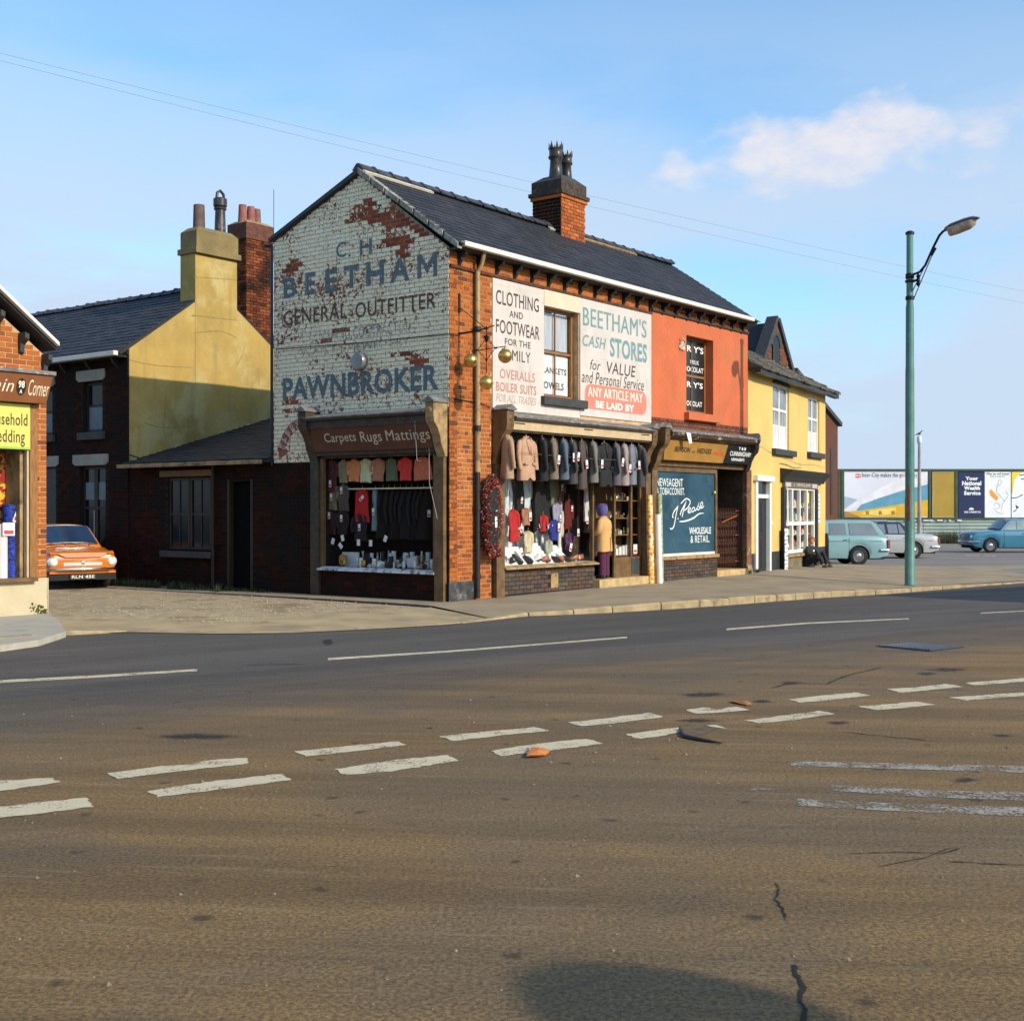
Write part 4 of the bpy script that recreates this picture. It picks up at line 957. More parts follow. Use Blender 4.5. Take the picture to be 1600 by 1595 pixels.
# ================================================================== SHOP FRONTS OF THE PAWNBROKER
def console(par, frame, a0, a1, top, depth, bot, mat, slope='F'):
    """scrolled bracket with a little gabled cap. frame 'F' street side, 'G' gable side"""
    prof = [(0, top), (depth, top), (depth, top - .26), (depth * .93, top - .36), (depth * .70, top - .46), (depth * .52, top - .60), (depth * .45, top - .72), (depth * .30, top - .84), (depth * .18, bot + .03), (depth * .22, bot), (0, bot)]
    P = (lambda a, d, z: (a, -d, z)) if frame == 'F' else (lambda a, d, z: (-d, a, z))
    mb = MB(); mb.prism([P(a0, d, z) for d, z in prof], tuple(Vector(P(a1, 0, 0)) - Vector(P(a0, 0, 0))))
    o = part('console', mb, mat, par, bevel=.008)
    am = (a0 + a1) / 2; e = .03
    mb = MB(); mb.prism([P(a0 - e, depth + .04, top), P(a1 + e, depth + .04, top), P(a1 + e, depth + .04, top + .02), P(am, depth + .04, top + .11), P(a0 - e, depth + .04, top + .02)], tuple(Vector(P(0, 0, 0)) - Vector(P(0, depth + .04, 0))))
    part('console_cap', mb, mt_lead, o)
    mb = MB(); mb.lathe([(0, 0), (.06, 0), (.045, .02), (.02, .022), (.015, .012), (0, .02)], (0, 0, 0), 14, 'y' if frame == 'F' else 'x')
    c = P(am, depth, top - .14); mb.xf(Matrix.Translation(c) @ (Matrix.Scale(-1, 4, (0, 1, 0)) if frame == 'F' else Matrix.Scale(-1, 4, (1, 0, 0))))
    part('rosette', mb, mat, o, smooth=True)
    return o
def pbox(par, name, x0, x1, y0, y1, z0, z1, mat, bevel=.004):
    mb = MB(); mb.box(x0, x1, y0, y1, z0, z1); return part(name, mb, mat, par, bevel=bevel)
# --- street side
console(shop, 'F', 1.23, 1.45, 3.56, .36, 2.55, mt_brownwood)
console(shop, 'F', 6.42, 6.62, 3.48, .36, 2.50, mt_brownwood)
pbox(shop, 'pilaster', 1.25, 1.50, -.10, .02, .05, 2.55, mt_brownwood)
pbox(shop, 'pilaster', 6.56, 6.76, -.10, .02, .12, 2.52, mt_brownwood)
mb = MB(); mb.prism([(1.45, -.42, 3.425), (1.45, -.42, 3.45), (1.45, -.02, 3.56), (1.45, -.02, 3.425)], (4.97, 0, 0)); part('lead_ledge', mb, mt_lead, shop)
pbox(shop, 'cornice', 1.45, 6.42, -.40, -.02, 3.385, 3.425, mt_darkwood, .006)
bb = pbox(shop, 'blind_box', 1.46, 6.41, -.335, -.02, 3.205, 3.385, mt_cream, .006)
for u in (1.65, 3.95, 6.15): pbox(bb, 'handle_slot', u - .16, u + .16, -.339, -.335, 3.315, 3.34, mt_darkwood, .001)
pbox(shop, 'fascia_bottom', 1.46, 6.41, -.30, -.02, 3.165, 3.205, mt_darkwood)
sf = pbox(shop, 'shop_window', 1.50, 4.62, -.02, .05, 3.0, 3.165, mt_darkwood)
for x in (1.50, 4.56): pbox(sf, 'frame', x, x + .06, -.03, .05, .66, 3.0, mt_brownwood)
pbox(sf, 'frame', 1.56, 4.56, -.02, .03, 2.50, 2.535, M('greenish_bar_paint', (0.20, 0.22, 0.17), 0.6))
mb = MB(); mb.box(1.56, 4.56, -.0, .004, .66, 3.0); part('pane', mb, mt_glass, sf)
mb = MB(); mb.prism([(1.48, -.15, .585), (1.48, -.15, .615), (1.48, .0, .66), (1.48, .0, .585)], (3.16, 0, 0)); part('sill', mb, mt_oldwood, sf, bevel=.006)
sr = pbox(shop, 'stallriser', 1.50, 4.62, -.03, .05, .02, .585, mt_mortar_dark)
for b in lay(1.50, 4.62, .08, .585, lambda a, z: not (3.05 < a < 3.32 and z < .47 and z > .16), off=.03):
    o = brickobj(sr, 'F', *b, mt_stall, rnd(0, .98)); o.location = ((b[0] + b[1]) / 2, -.03 + .013, (b[2] + b[3]) / 2)
vt = pbox(sr, 'air_vent', 3.06, 3.31, -.045, -.03, .17, .46, mt_oldwood)
# window back and platform
pbox(shop, 'display_floor', 1.5, 4.6, .05, 1.05, .60, .655, mt_white)
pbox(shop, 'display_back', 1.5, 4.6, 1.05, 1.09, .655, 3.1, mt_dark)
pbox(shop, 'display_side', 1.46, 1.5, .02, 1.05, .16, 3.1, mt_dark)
# entrance: door set back, step, glazed case to its right
pbox(shop, 'doorstep', 4.56, 6.62, -.20, .9, .02, .27, M('ochre_step_stone', (0.45, 0.32, 0.15), 0.85, 0.2, 6, 0.3, 50))
dr = pbox(shop, 'door', 4.66, 5.50, .92, .96, .28, 2.45, mt_darkwood)
mb = MB(); mb.box(4.78, 5.38, .915, .919, 1.15, 2.3); part('pane', mb, mt_darkglass, dr)
pbox(dr, 'fanlight', 4.66, 5.50, .92, .95, 2.5, 3.1, mt_darkglass)
pbox(shop, 'ceiling_panel', 4.6, 6.56, .0, 1.0, 3.0, 3.05, mt_varnish)
pbox(shop, 'return_pane', 4.615, 4.62, .05, .9, .66, 2.9, mt_glass)
gc = pbox(shop, 'glazed_case', 5.46, 6.56, .03, .08, .27, .70, mt_brownwood)
for x, w_ in ((5.46, .06), (6.12, .07), (6.50, .06)): pbox(gc, 'frame', x, x + w_, .02, .08, .70, 3.0, mt_brownwood)
pbox(gc, 'panel', 6.16, 6.48, .022, .03, .32, .66, mt_dgrey)
mb = MB(); mb.box(5.52, 6.50, .045, .049, .70, 2.95); part('pane', mb, mt_glass, gc)
for z in (.72, 1.16, 1.52, 1.90, 2.25): pbox(gc, 'shelf', 5.50, 6.52, .09, .50, z, z + .02, mt_varnish)
pbox(gc, 'back', 5.48, 6.54, .52, .54, .7, 3.0, mt_brownwood)
# --- gable side shop front
console(shop, 'G', 3.28, 3.50, 3.60, .38, 2.62, mt_darkwood)
console(shop, 'G', .04, .24, 3.62, .38, 2.66, mt_oldwood)
pbox(shop, 'pilaster', -.09, .0, 3.24, 3.46, .05, 2.62, mt_darkwood)
pbox(shop, 'pilaster', -.09, .0, .06, .28, .05, 2.66, mt_brownwood)
mb = MB(); mb.prism([(-.42, .24, 3.45), (-.42, .24, 3.475), (-.01, .24, 3.57), (-.01, .24, 3.45)], (0, 3.04, 0)); part('lead_ledge', mb, mt_lead, shop)
pbox(shop, 'cornice', -.40, -.02, .24, 3.28, 3.41, 3.45, mt_darkwood, .006)
pbox(shop, 'frieze_board', -.33, -.02, .25, 3.27, 3.26, 3.41, mt_darkwood)
mb = MB(); mb.prism([(-.30, .25, 3.26), (-.16, .25, 2.82), (-.02, .25, 2.82), (-.02, .25, 3.26)], (0, 3.02, 0)); fa = part('fascia', mb, M('maroon_brown_fascia', (0.10, 0.035, 0.022), 0.5, 0.15, 3, 0.1, 50), shop)
mt_csl = letterpaint('cream_sign_lettering', (0.55, 0.45, 0.33), .63)
def fng2(a, z):
    t = (3.26 - z) / .44; return (-(.30 - .14 * t) - .004, a, z)
for w_, x0, x1 in (('Carpets', 507, 556), ('Rugs', 563, 596), ('Mattings', 603, 671)):
    mb = MB()
    a = S.G(x0, 688, -.24)[0]; b = S.G(x1, 688, -.24)[0]
    text(mb, w_, fng2, a, 2.915 if w_ != 'Carpets' else 2.945, b, 3.165, .008); part('lettering', mb, mt_csl, fa)
pbox(shop, 'fascia_bottom', -.12, -.0, .25, 3.27, 2.75, 2.82, mt_darkwood)
# pole and cord of the blind
mb = MB(); mb.tube([(-.34, .52, 3.3), (-.30, .50, 2.60), (-.28, .42, 2.58)], .0035, 6); mb.tube([(-.16, .34, 3.2), (-.15, .34, 2.2), (-.14, .16, 1.55)], .004, 6); part('blind_cord', mb, M('pale_cord', (0.45, 0.42, 0.38), 0.6), shop)
gf = pbox(shop, 'shop_window', -.02, .06, .28, 3.24, 2.70, 2.76, mt_darkwood)
for v, w_ in ((3.17, .07), (.28, .07)): pbox(gf, 'frame', -.04, .05, v, v + w_, .62, 2.70, mt_brownwood)
mb = MB(); mb.box(-.004, .0, .35, 3.17, .62, 2.70); part('pane', mb, mt_glass, gf)
mb = MB(); mb.prism([(-.12, .27, .55), (-.12, .27, .585), (.0, .27, .625), (.0, .27, .55)], (0, 2.98, 0)); part('sill', mb, M('peeling_white_sill', (0.66, 0.64, 0.66), 0.7, 0.15, 6, 0.4, 40, dirt=(0.16, 0.13, 0.11), dirts=7, dth=(0.5, 0.6)), gf)
sg = pbox(shop, 'stallriser', -.02, .06, .28, 3.24, .0, .55, mt_mortar_dark)
for b in lay(.28, 3.24, .06, .55, lambda a, z: True, off=.03):
    o = brickobj(sg, 'G', *b, mt_soot, rnd(0, .98)); o.location = (-.02 + .013, (b[0] + b[1]) / 2, (b[2] + b[3]) / 2)
pbox(shop, 'display_floor', .06, .95, .25, 3.25, .56, .615, M('display_cloth', (0.35, 0.30, 0.26), 0.9, 0.2, 5))
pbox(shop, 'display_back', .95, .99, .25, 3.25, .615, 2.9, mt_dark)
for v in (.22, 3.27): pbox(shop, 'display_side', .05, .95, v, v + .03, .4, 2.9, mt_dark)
pbox(shop, 'shelf', .10, .62, .40, 2.62, 2.10, 2.125, M('shelf_with_cream_trim', (0.62, 0.60, 0.42), 0.8))
# first floor window
def sash(par, fr_, a0, a1, z0, z1, dep, wood, glass, bars=1, zm=None, wf=.06, name='window', lower=None):
    """sash window set back dep from the wall face: outer frame, meeting rail, glazing bars, panes"""
    q = (lambda A0, A1, d0, d1, Z0, Z1: (A0, A1, -d1, -d0, Z0, Z1)) if fr_ == 'F' else (lambda A0, A1, d0, d1, Z0, Z1: (-d1, -d0, A0, A1, Z0, Z1))
    zm = zm or (z0 + z1) / 2; B = lambda m, *a: m.box(*q(*a))
    mb = MB()
    B(mb, a0, a0 + wf, -dep - .06, -dep, z0, z1); B(mb, a1 - wf, a1, -dep - .06, -dep, z0, z1); B(mb, a0 + wf, a1 - wf, -dep - .06, -dep, z1 - wf, z1); B(mb, a0 + wf, a1 - wf, -dep - .06, -dep, z0, z0 + wf)
    w = part(name, mb, wood, par, bevel=.003)
    mb = MB(); B(mb, a0 + wf, a1 - wf, -dep - .045, -dep - .008, zm - .025, zm + .025); part('meeting_rail', mb, wood, w)
    for k in range(bars):
        x = a0 + wf + (a1 - a0 - 2 * wf) * (k + 1) / (bars + 1)
        mb = MB(); B(mb, x - .014, x + .014, -dep - .04, -dep - .012, z0 + wf, zm - .025); B(mb, x - .014, x + .014, -dep - .04, -dep - .012, zm + .025, z1 - wf); part('glazing_bar', mb, wood, w)
    mb = MB(); B(mb, a0 + wf, a1 - wf, -dep - .034, -dep - .03, zm + .025, z1 - wf); part('pane', mb, glass, w)
    mb = MB(); B(mb, a0 + wf, a1 - wf, -dep - .034, -dep - .03, z0 + wf, zm - .025); part('pane', mb, lower or glass, w)
    return w
mt_card = M('white_card', (0.75, 0.74, 0.70), 0.7, 0.04, 3)
w1 = sash(shop, 'F', 2.87, 4.06, 3.95, 5.72, .13, mt_varnish, mt_glass, 1, 4.86)
mb = MB(); mb.box(2.95, 3.98, .215, .22, 4.92, 5.65); part('curtain', mb, mt_curtain, w1)
cd_ = pbox(w1, 'card', 2.95, 3.98, .20, .205, 4.03, 4.82, mt_card, .001)
row(cd_, mt_lk, -.1985, [('BLANKETS', (843, 574, 885, 584), .03), ('TOWELS', (843, 596.5, 881, 608), .035)])
pbox(shop, 'window_sill', 2.74, 4.26, -.12, .10, 3.775, 3.94, mt_dgrey, .006)
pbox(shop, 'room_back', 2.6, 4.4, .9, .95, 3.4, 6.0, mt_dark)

# ================================================================== THINGS HUNG AND DISPLAYED
PUSH = {'S': S, 'Y': Y}
def tagmesh(mb, x, y, z, w=.06, h=.09, d=.002, lean=0.0): mb.box(x - w / 2, x + w / 2, y - d, y, z - h / 2, z + h / 2)
mt_tag = M('white_price_card', (0.80, 0.78, 0.76), 0.7, 0.03, 4)
mt_tagred = M('red_price_print', (0.50, 0.08, 0.07), 0.7, 0.1, 30)
mt_hook = M('hanger_wood', (0.62, 0.36, 0.10), 0.5, 0.2, 8)
def pricetag(par, x, y, z, w=.07, h=.15, tilt=0.0, yaw=0.0):
    T_ = Matrix.Rotation(-yaw, 4, 'Z') @ Matrix.Translation((x, y, z)) @ Matrix.Rotation(tilt, 4, 'Y')
    mb = MB(); mb.box(-w / 2, w / 2, -.003, 0, -h / 2, h / 2); mb.xf(T_); o = part('price_tag', mb, mt_tag, par)
    mb = MB(); mb.box(-w * .40, w * .40, -.0045, -.003, -h * .38, -h * .08); mb.xf(T_); part('price_print', mb, mt_tagred, o)
def jacket(name, label, base, fr, mat, w=.44, h=.74, yaw=0.0, tag=None, lapel=True, sleeves=True, group='jackets hung on the rail over the shop window', coat=False, dk=None, cat='jacket', slim=1.0):
    """hanging jacket facing -y; origin at the collar"""
    t = thing(name, label, cat, base, fr, group, local=True, rot=yaw)
    mb = MB(); n = 20; rings = []
    for i, (z, rx, ry, sx) in enumerate([(0.0, .055, .045, 0), (-.03, .085, .06, 0), (-.07, .17, .075, 0), (-.10, w * .46, .085, 0), (-.16, w * .485, .10, 0), (-.30, w * .43, .095, 0), (-.44, w * .40, .09, 0), (-.60, w * .44, .10, 0), (-h + .03, w * .46, .11, 0), (-h, w * .455, .105, 0)]):
        ring = []
        for k in range(n):
            a = 2 * math.pi * k / n - math.pi / 2
            e = .75; ca, sa = math.cos(a), math.sin(a)
            x = rx * abs(ca) ** e * (1 if ca > 0 else -1); y = ry * slim * abs(sa) ** e * (1 if sa > 0 else -1)
            if i > 5: y += .012 * math.sin(5 * a + i) ; 
            zz = z
            if i >= 8 and abs(ca) < .35 and sa < 0: zz += .06 * (1 - abs(ca) / .35)       # cut-away front
            ring.append((x, y, zz))
        rings.append(ring)
    mb.loft(rings); part('body', mb, mat, t, smooth=True)
    if sleeves:
        for s in (-1, 1):
            mb = MB(); mb.tube([(s * w * .40, 0, -.105), (s * w * .50, -.01, -.18), (s * w * .555, -.02, -.34), (s * w * .56, -.035, -.46), (s * w * .54, -.06, -min(.63, h - .06))], [.055, .066, .058, .050, .045], 10, True, 0.8); part('sleeve', mb, mat, t, smooth=True)
    if lapel:
        dm = dk or mat
        for s in (-1, 1):
            mb = MB(); mb.prism([(s * .05, -.052 * slim - .012, -.015), (s * .115, -.088 * slim - .004, -.12), (s * .085, -.10 * slim - .004, -.20), (s * .012, -.107 * slim - .004, -.36), (s * .018, -.09 * slim - .006, -.18)], (0, -.007, 0)); part('lapel', mb, dm, t)
        mb = MB(); mb.prism([(-.045, -.055 * slim - .006, -.02), (.045, -.055 * slim - .006, -.02), (.01, -.104 * slim - .002, -.34), (-.01, -.104 * slim - .002, -.34)], (0, -.003, 0)); part('lining', mb, C(.03, .025, .02), t)
        for s in (-1, 1):
            mb = MB(); mb.box(s * w * .26 - .06, s * w * .26 + .06, -.105 * slim - .012, -.098 * slim - .004, -.545, -.50); part('pocket', mb, dm, t)
    mb = MB(); mb.tube([(-.0, 0, .10), (.02, 0, .085), (.018, 0, .055), (0, 0, .04), (0, 0, -.01)], .005, 6); mb.tube([(-.10, 0, -.035), (0, 0, .0), (.10, 0, -.035)], .012, 6); part('hanger', mb, mt_hook, t, smooth=True)
    if tag: pricetag(t, tag[0] * .6, -.13 - .11 * math.sin(min(abs(yaw), 1.2)), tag[1], .075, .17, tag[2] if len(tag) > 2 else rnd(-.15, .15), yaw)
    return t
mt_fawn = C(.46, .27, .17); mt_fawn2 = C(.38, .24, .15); mt_blk = C(.013, .013, .015); mt_twd = C(.17, .13, .09); mt_blue = C(.085, .11, .15); mt_chr = C(.055, .05, .05); mt_brn = C(.075, .055, .045); mt_gry = C(.16, .15, .13); mt_lgry = C(.16, .17, .20); mt_mgry = C(.10, .095, .105); mt_navy = C(.02, .022, .035)
mt_saml = C(.30, .24, .22)
rail = MB(); rail.tube([(1.46, -.25, 3.185), (6.4, -.25, 3.185)], .012, 8)
part('clothes_rail', rail, mt_iron, shop)
JK = [(792, 'fawn tweed', 'light fawn overcoat hung half hidden at the left end of the jacket rail', mt_fawn2, .40, .82, 1.0, None),
      (822, 'fawn', 'pale fawn jacket with open lapels facing the street at the left of the rail', mt_fawn, .50, .84, .05, None),
      (847, 'black', 'black jacket hung sideways next to the pale fawn jacket', mt_blk, .42, .84, .8, None),
      (864, 'tweed', 'olive brown tweed jacket with a white ticket beside the blue jacket', mt_twd, .42, .80, .6, (-.12, -.42)),
      (880, 'blue', 'slate blue jacket sixth from the left on the rail', mt_blue, .44, .80, .7, (.14, -.36)),
      (893, 'charcoal', 'charcoal jacket with a slanting ticket right of the slate blue jacket', mt_chr, .42, .88, .8, (-.1, -.34, .2)),
      (909, 'brown', 'long dark brown jacket with a big white ticket at the middle of the rail', mt_brn, .48, .98, .5, (-.13, -.48, -.1)),
      (926, 'grey', 'light grey slim jacket just left of the black double breasted one', mt_gry, .40, .84, .7, (.08, -.46)),
      (944, 'black', 'broad black double breasted jacket facing the street at the right centre', mt_blk, .50, .92, .05, None),
      (962, 'grey', 'narrow mid grey jacket with a ticket beside the broad black jacket', mt_mgry, .40, .88, .7, (-.06, -.40, .25)),
      (975, 'mauve', 'mauve grey jacket with low ticket third from the right end of the rail', mt_saml, .42, .88, .6, (-.10, -.52, .1)),
      (987, 'lgrey', 'blue grey jacket with two tickets near the right end of the rail', mt_lgry, .44, .86, .45, (.05, -.44, -.08)),
      (998, 'dark', 'dark brown jacket hanging last on the right of the rail', mt_chr, .38, .90, 1.15, None)]
for px, _, lb, mt_, w_, h_, yaw, tg in JK:
    u = S.F(px, 700, .25)[0]; jacket('hanging_jacket', lb, (u, -.25, 3.105), S, mt_, w_, h_, yaw * (1 if rnd(0, 1) > .3 else .9), tg)
mb = MB(); u = S.F(1000, 750, .4)[0]; mb.tube([(1.5, -.38, 2.78), (3.9, -.40, 2.74), (6.3, -.38, 2.76)], .004, 6); part('retaining_cord', mb, M('brown_cord', (0.2, 0.12, 0.06)), shop)
# clothes hanging inside the street window
def hung(name, label, cat, base, fr, mat, w, h, d=.07, wave=.018, neck=True, top=.75, tags=(), group=None, yaw=0.0, flip=False):
    t = thing(name, label, cat, base, fr, group, local=True, rot=yaw)
    mb = MB(); n = 18; rings = []
    K = [(0, .3), (-.04, top), (-.14, top + .1), (-h * .5, .95), (-h * .8, 1.0), (-h, 1.02)]
    for z, f in K:
        rings.append([(w / 2 * f * math.copysign(abs(math.cos(a)) ** .7, math.cos(a)), d / 2 * math.sin(a) * (1 + .5 * math.sin(6 * a + z * 3)) + wave * math.sin(5 * a + z * 7), z + (.012 * math.sin(3 * a) if z == -h else 0)) for a in [2 * math.pi * k / n for k in range(n)]])
    ry = Matrix.Rotation(random.uniform(-.07, .07), 4, 'Y'); mb.loft(rings); part('cloth', mb.xf(ry), mat, t, smooth=True)
    if cat in ('shirt', 'blouse', 'jumper', 'cardigan', 'pullover', 'jacket', 'knitwear', 'dress', 'clothes', 'suit', 'nightdress', 'top'):
        for s in (-1, 1):
            mb = MB(); e = random.uniform(.50, .64); mb.tube([(s * w * .34, 0, -.05), (s * w * .47, -.01, -h * .16), (s * w * e, -.02, -h * .40), (s * w * (e - .06), -.03, -h * random.uniform(.55, .75))], [.035, .045, .038, .03], 8, True, .8); part('sleeve', mb.xf(ry), mat, t, smooth=True)
    mb = MB(); mb.tube([(0, 0, .07), (.012, 0, .05), (0, 0, .0)], .004, 5); part('hanger', mb, mt_hook, t)
    for x, z, *r in tags: pricetag(t, x, -d / 2 - .025, z, .06, .13, *(r or [0.0]))
    return t
LIN = C(.60, .66, .70); BLK = C(.012, .012, .013); RED = C(.45, .02, .02); OLV = C(.17, .18, .12)
hung('hanging_shirt', 'pale blue shirt hanging at the left edge of the street window', 'shirt', (1.80, .30, 2.42), S, LIN, .42, .95)
hung('hanging_shirt', 'pale blue shirt with black tie hanging second from the left', 'shirt', (2.12, .42, 2.42), S, LIN, .40, 1.0, tags=((.02, -.05),))
hung('hanging_trousers', 'black trousers hanging between two pale shirts', 'trousers', (2.45, .28, 2.45), S, BLK, .24, 1.05, tags=((0, -.55, .1),))
hung('hanging_shirt', 'pale shirt hanging right of the first black trousers', 'shirt', (2.70, .36, 2.42), S, LIN, .38, .9)
hung('hanging_trousers', 'wide black trousers hanging at the middle of the street window', 'trousers', (3.02, .22, 2.46), S, BLK, .30, 1.15)
hung('hanging_skirt', 'black skirt with a ticket hanging beside the wide black trousers', 'skirt', (3.30, .28, 2.45), S, BLK, .30, .95, tags=((.0, -.06),))
hung('hanging_blouse', 'grey green blouse hanging above the lilac top', 'blouse', (3.58, .30, 2.46), S, OLV, .26, .75)
hung('lilac_jumper', 'lilac grey top hanging low at the right of the trousers', 'top', (3.62, .22, 1.85), S, C(.30, .28, .38), .26, .55, tags=((.05, -.3),))
hung('hanging_dress', 'dark red patterned dress with a red ticket at the window top', 'dress', (3.78, .40, 2.50), S, C(.10, .012, .012), .22, .62, tags=((0, -.12),))
hung('hanging_trousers', 'cream trousers hanging beside the lilac top', 'trousers', (3.84, .3, 1.90), S, C(.55, .48, .36), .16, .75)
gr = random.Random(21)
for i, (u, z, lb) in enumerate(((1.66, 2.2, 'white apron'), (1.95, 1.95, 'white vest'), (2.02, 1.30, 'striped shirt'), (2.30, 2.45, 'charcoal cardigan'), (2.58, 2.40, 'pale blue nightshirt'), (2.86, 2.42, 'white vest on a hook'), (2.90, 1.25, 'navy jersey'), (3.16, 2.0, 'white pillowcase'), (3.46, 2.30, 'grey skirt'), (3.72, 1.35, 'black jersey'), (3.98, 2.42, 'brown slacks'), (4.22, 2.40, 'olive shirt'), (4.42, 1.95, 'dark red scarf'), (4.10, 1.75, 'cream shirt'))):
    c_ = {'white': (.66, .68, .70), 'pale': (.5, .56, .64), 'cream': (.6, .54, .42), 'stripe': (.35, .33, .36), 'charco': (.03, .03, .03), 'navy j': (.012, .015, .05), 'grey s': (.10, .10, .11), 'black ': (.012, .012, .012), 'brown ': (.08, .04, .02), 'olive ': (.10, .10, .05), 'dark r': (.12, .01, .01)}
    k = next(v for kk, v in c_.items() if lb.startswith(kk)); hung('hanging_clothes', lb + ' hanging deeper in the street window', 'clothes', (u, gr.uniform(.42, .75), z), S, C(*k), gr.uniform(.22, .34), gr.uniform(.5, .9), tags=((gr.uniform(-.05, .05), -gr.uniform(.1, .4), gr.uniform(-.3, .3)),))
for (u, z) in ((4.05, 2.40), (4.30, 2.25), (4.12, 1.25), (4.45, 1.50)):
    pricetag(shop, u, .03, z, .075, .15)
for lb, u, z, w_, h_, c_ in (('white shirt hung low at the left edge of the street window', 1.72, 1.75, .26, .95, (.70, .72, .74)), ('white shirt behind the red cardigan', 2.28, 1.62, .34, .8, (.66, .68, .70)), ('pale blue shirt behind the fawn jumper', 2.66, 1.62, .30, .8, (.62, .66, .72)), ('white blouse behind the royal blue jumper', 3.42, 1.55, .34, .75, (.66, .66, .66)), ('black trousers hung low behind the bright red jumper', 3.08, 1.95, .30, .7, (.012, .012, .013))):
    hung('hanging_shirt' if c_[0] > .1 else 'hanging_trousers', lb, 'shirt' if c_[0] > .1 else 'trousers', (u, .5, z), S, C(*c_), w_, h_)
mb = MB(); mb.hexa([(1.56, .10, 0), (3.95, .10, 0), (3.95, .70, 0), (1.56, .70, 0)], [(1.60, .32, .34), (3.75, .32, .34), (3.75, .70, .34), (1.60, .70, .34)]); solo('display_step', mb, M('white_display_cloth', (0.66, 0.66, 0.64), .8, .05, 5), 'white cloth covered step across the floor of the street window', 'display step', (0, 0, .655), S)
# lower display: knitwear, shoes and white stands
def stand(label, u, v, w, h, tilt=0):
    mb = MB(); mb.prism([(-w / 2, 0, 0), (w / 2, 0, 0), (w / 2 * .9, .0, h), (-w / 2 * .9, 0, h)], (0, .03, 0)); mb.box(-w / 2, w / 2, -.0, .12, 0, .02)
    solo('display_card', mb, M('white_display', (0.78, 0.78, 0.77), 0.6, .03, 4), label, 'display card', (u, v, .655), S, 'white cards standing in the street window', rot=tilt)
stand('tall white display card at the left edge of the street window floor', 1.75, .22, .26, .72); stand('white display card behind the black shoes', 2.15, .40, .30, .55, .2); stand('white leaning card between the red and black knitwear', 2.62, .35, .22, .62, -.2)
stand('white card behind the brown shoe at the window centre', 3.0, .30, .24, .40, .1); stand('grey white card right of centre on the window floor', 3.38, .35, .20, .55); stand('slanting white card at the right of the shoe display', 3.85, .28, .16, .60, .25)
def shoe(label, u, v, z, mat, yaw=0.0, pitch=0.0, L=.27):
    t = thing('shoe', label, 'shoe', (u, v, z), S, 'shoes displayed in the street window', local=True, rot=yaw)
    mb = MB()
    mb.loft([[(x + rx * math.cos(a), ry * math.sin(a), zz) for a in [2 * math.pi * k / 14 for k in range(14)]] for x, rx, ry, zz in ((0, L * .5, .045, .012), (0, L * .5, .05, .03), (-.01, L * .47, .047, .055), (-.05, L * .30, .04, .075), (-.07, L * .20, .034, .095), (-.07, L * .17, .028, .10))]); mb.xf(Matrix.Rotation(pitch, 4, 'Y')); part('upper', mb, mat, t, smooth=True)
    mb = MB(); mb.loft([[(rx * math.cos(a), ry * math.sin(a), zz) for a in [2 * math.pi * k / 14 for k in range(14)]] for rx, ry, zz in ((L * .5, .045, 0), (L * .51, .05, .012))]); mb.box(-L * .48, -L * .25, -.035, .035, -.025, .0); mb.xf(Matrix.Rotation(pitch, 4, 'Y')); part('sole', mb, mt_black, t)
SHB = M('black_shoe_leather', (0.016, 0.015, 0.015), 0.3, .2, 10); SHR = M('tan_shoe_leather', (0.36, 0.10, 0.03), 0.35, .2, 10); SHW = M('white_shoe_leather', (0.75, 0.73, 0.7), 0.4, .05, 10)
for a in (('black shoe standing on the window floor at the far left', 1.95, .14, .68, SHB, 1.9, .5), ('black shoe tilted upright beside the white card', 2.18, .16, .74, SHB, 2.2, -.9), ('black boot shaped shoe left of centre on the floor', 2.48, .14, .73, SHB, 2.0, -.8), ('tan brown shoe on the raised stand at the left', 2.38, .26, 1.22, SHR, 2.9, .1), ('black shoe on the raised stand at the centre', 3.02, .24, 1.30, SHB, 3.0, .1), ('black shoe with white lining on the raised stand right', 3.28, .24, 1.27, SHB, 2.6, .2), ('white shoe at the front of the window floor', 2.82, .15, .70, SHW, 2.2, .4), ('tan shoe lying beside the white shoe', 3.05, .13, .69, SHR, 2.6, .1), ('dark shoe in front of the slanting card', 3.40, .13, .70, SHB, 1.8, -.5), ('tan shoe at the right of centre on the floor', 3.55, .15, .70, SHR, 2.4, -.3), ('black shoe leaning by the right hand card', 3.78, .14, .70, SHB, 2.0, -.6), ('tan shoe with white ticket near the right of the floor', 4.12, .14, .69, SHR, 2.7, .1), ('brown shoe alone at the right corner of the window floor', 4.34, .16, .69, SHR, 3.0, .1)):
    shoe(*a)
for lb, u, z, m, w_, h_ in (('red cardigan draped over a stand at the left', 2.15, 1.72, RED, .26, .62), ('fawn and navy jumper on a stand beside the red cardigan', 2.55, 1.75, C(.36, .18, .10), .24, .34), ('bright red jumper hanging behind the black shoes', 3.12, 1.62, RED, .20, .34), ('royal blue jumper hanging at the right of the black shoes', 3.50, 1.52, C(.02, .03, .22), .26, .42), ('cream pullover draped below the fawn jumper', 2.62, 1.30, C(.60, .52, .33), .22, .42), ('sage green slacks draped on the floor stand', 3.30, 1.12, C(.38, .40, .30), .16, .42), ('purple cloth folded at the right side of the display', 4.02, 1.25, C(.09, .025, .09), .22, .34)):
    hung('knitwear', lb, 'knitwear', (u, .20, z), S, m, w_, h_, .08, group='knitwear displayed in the street window')
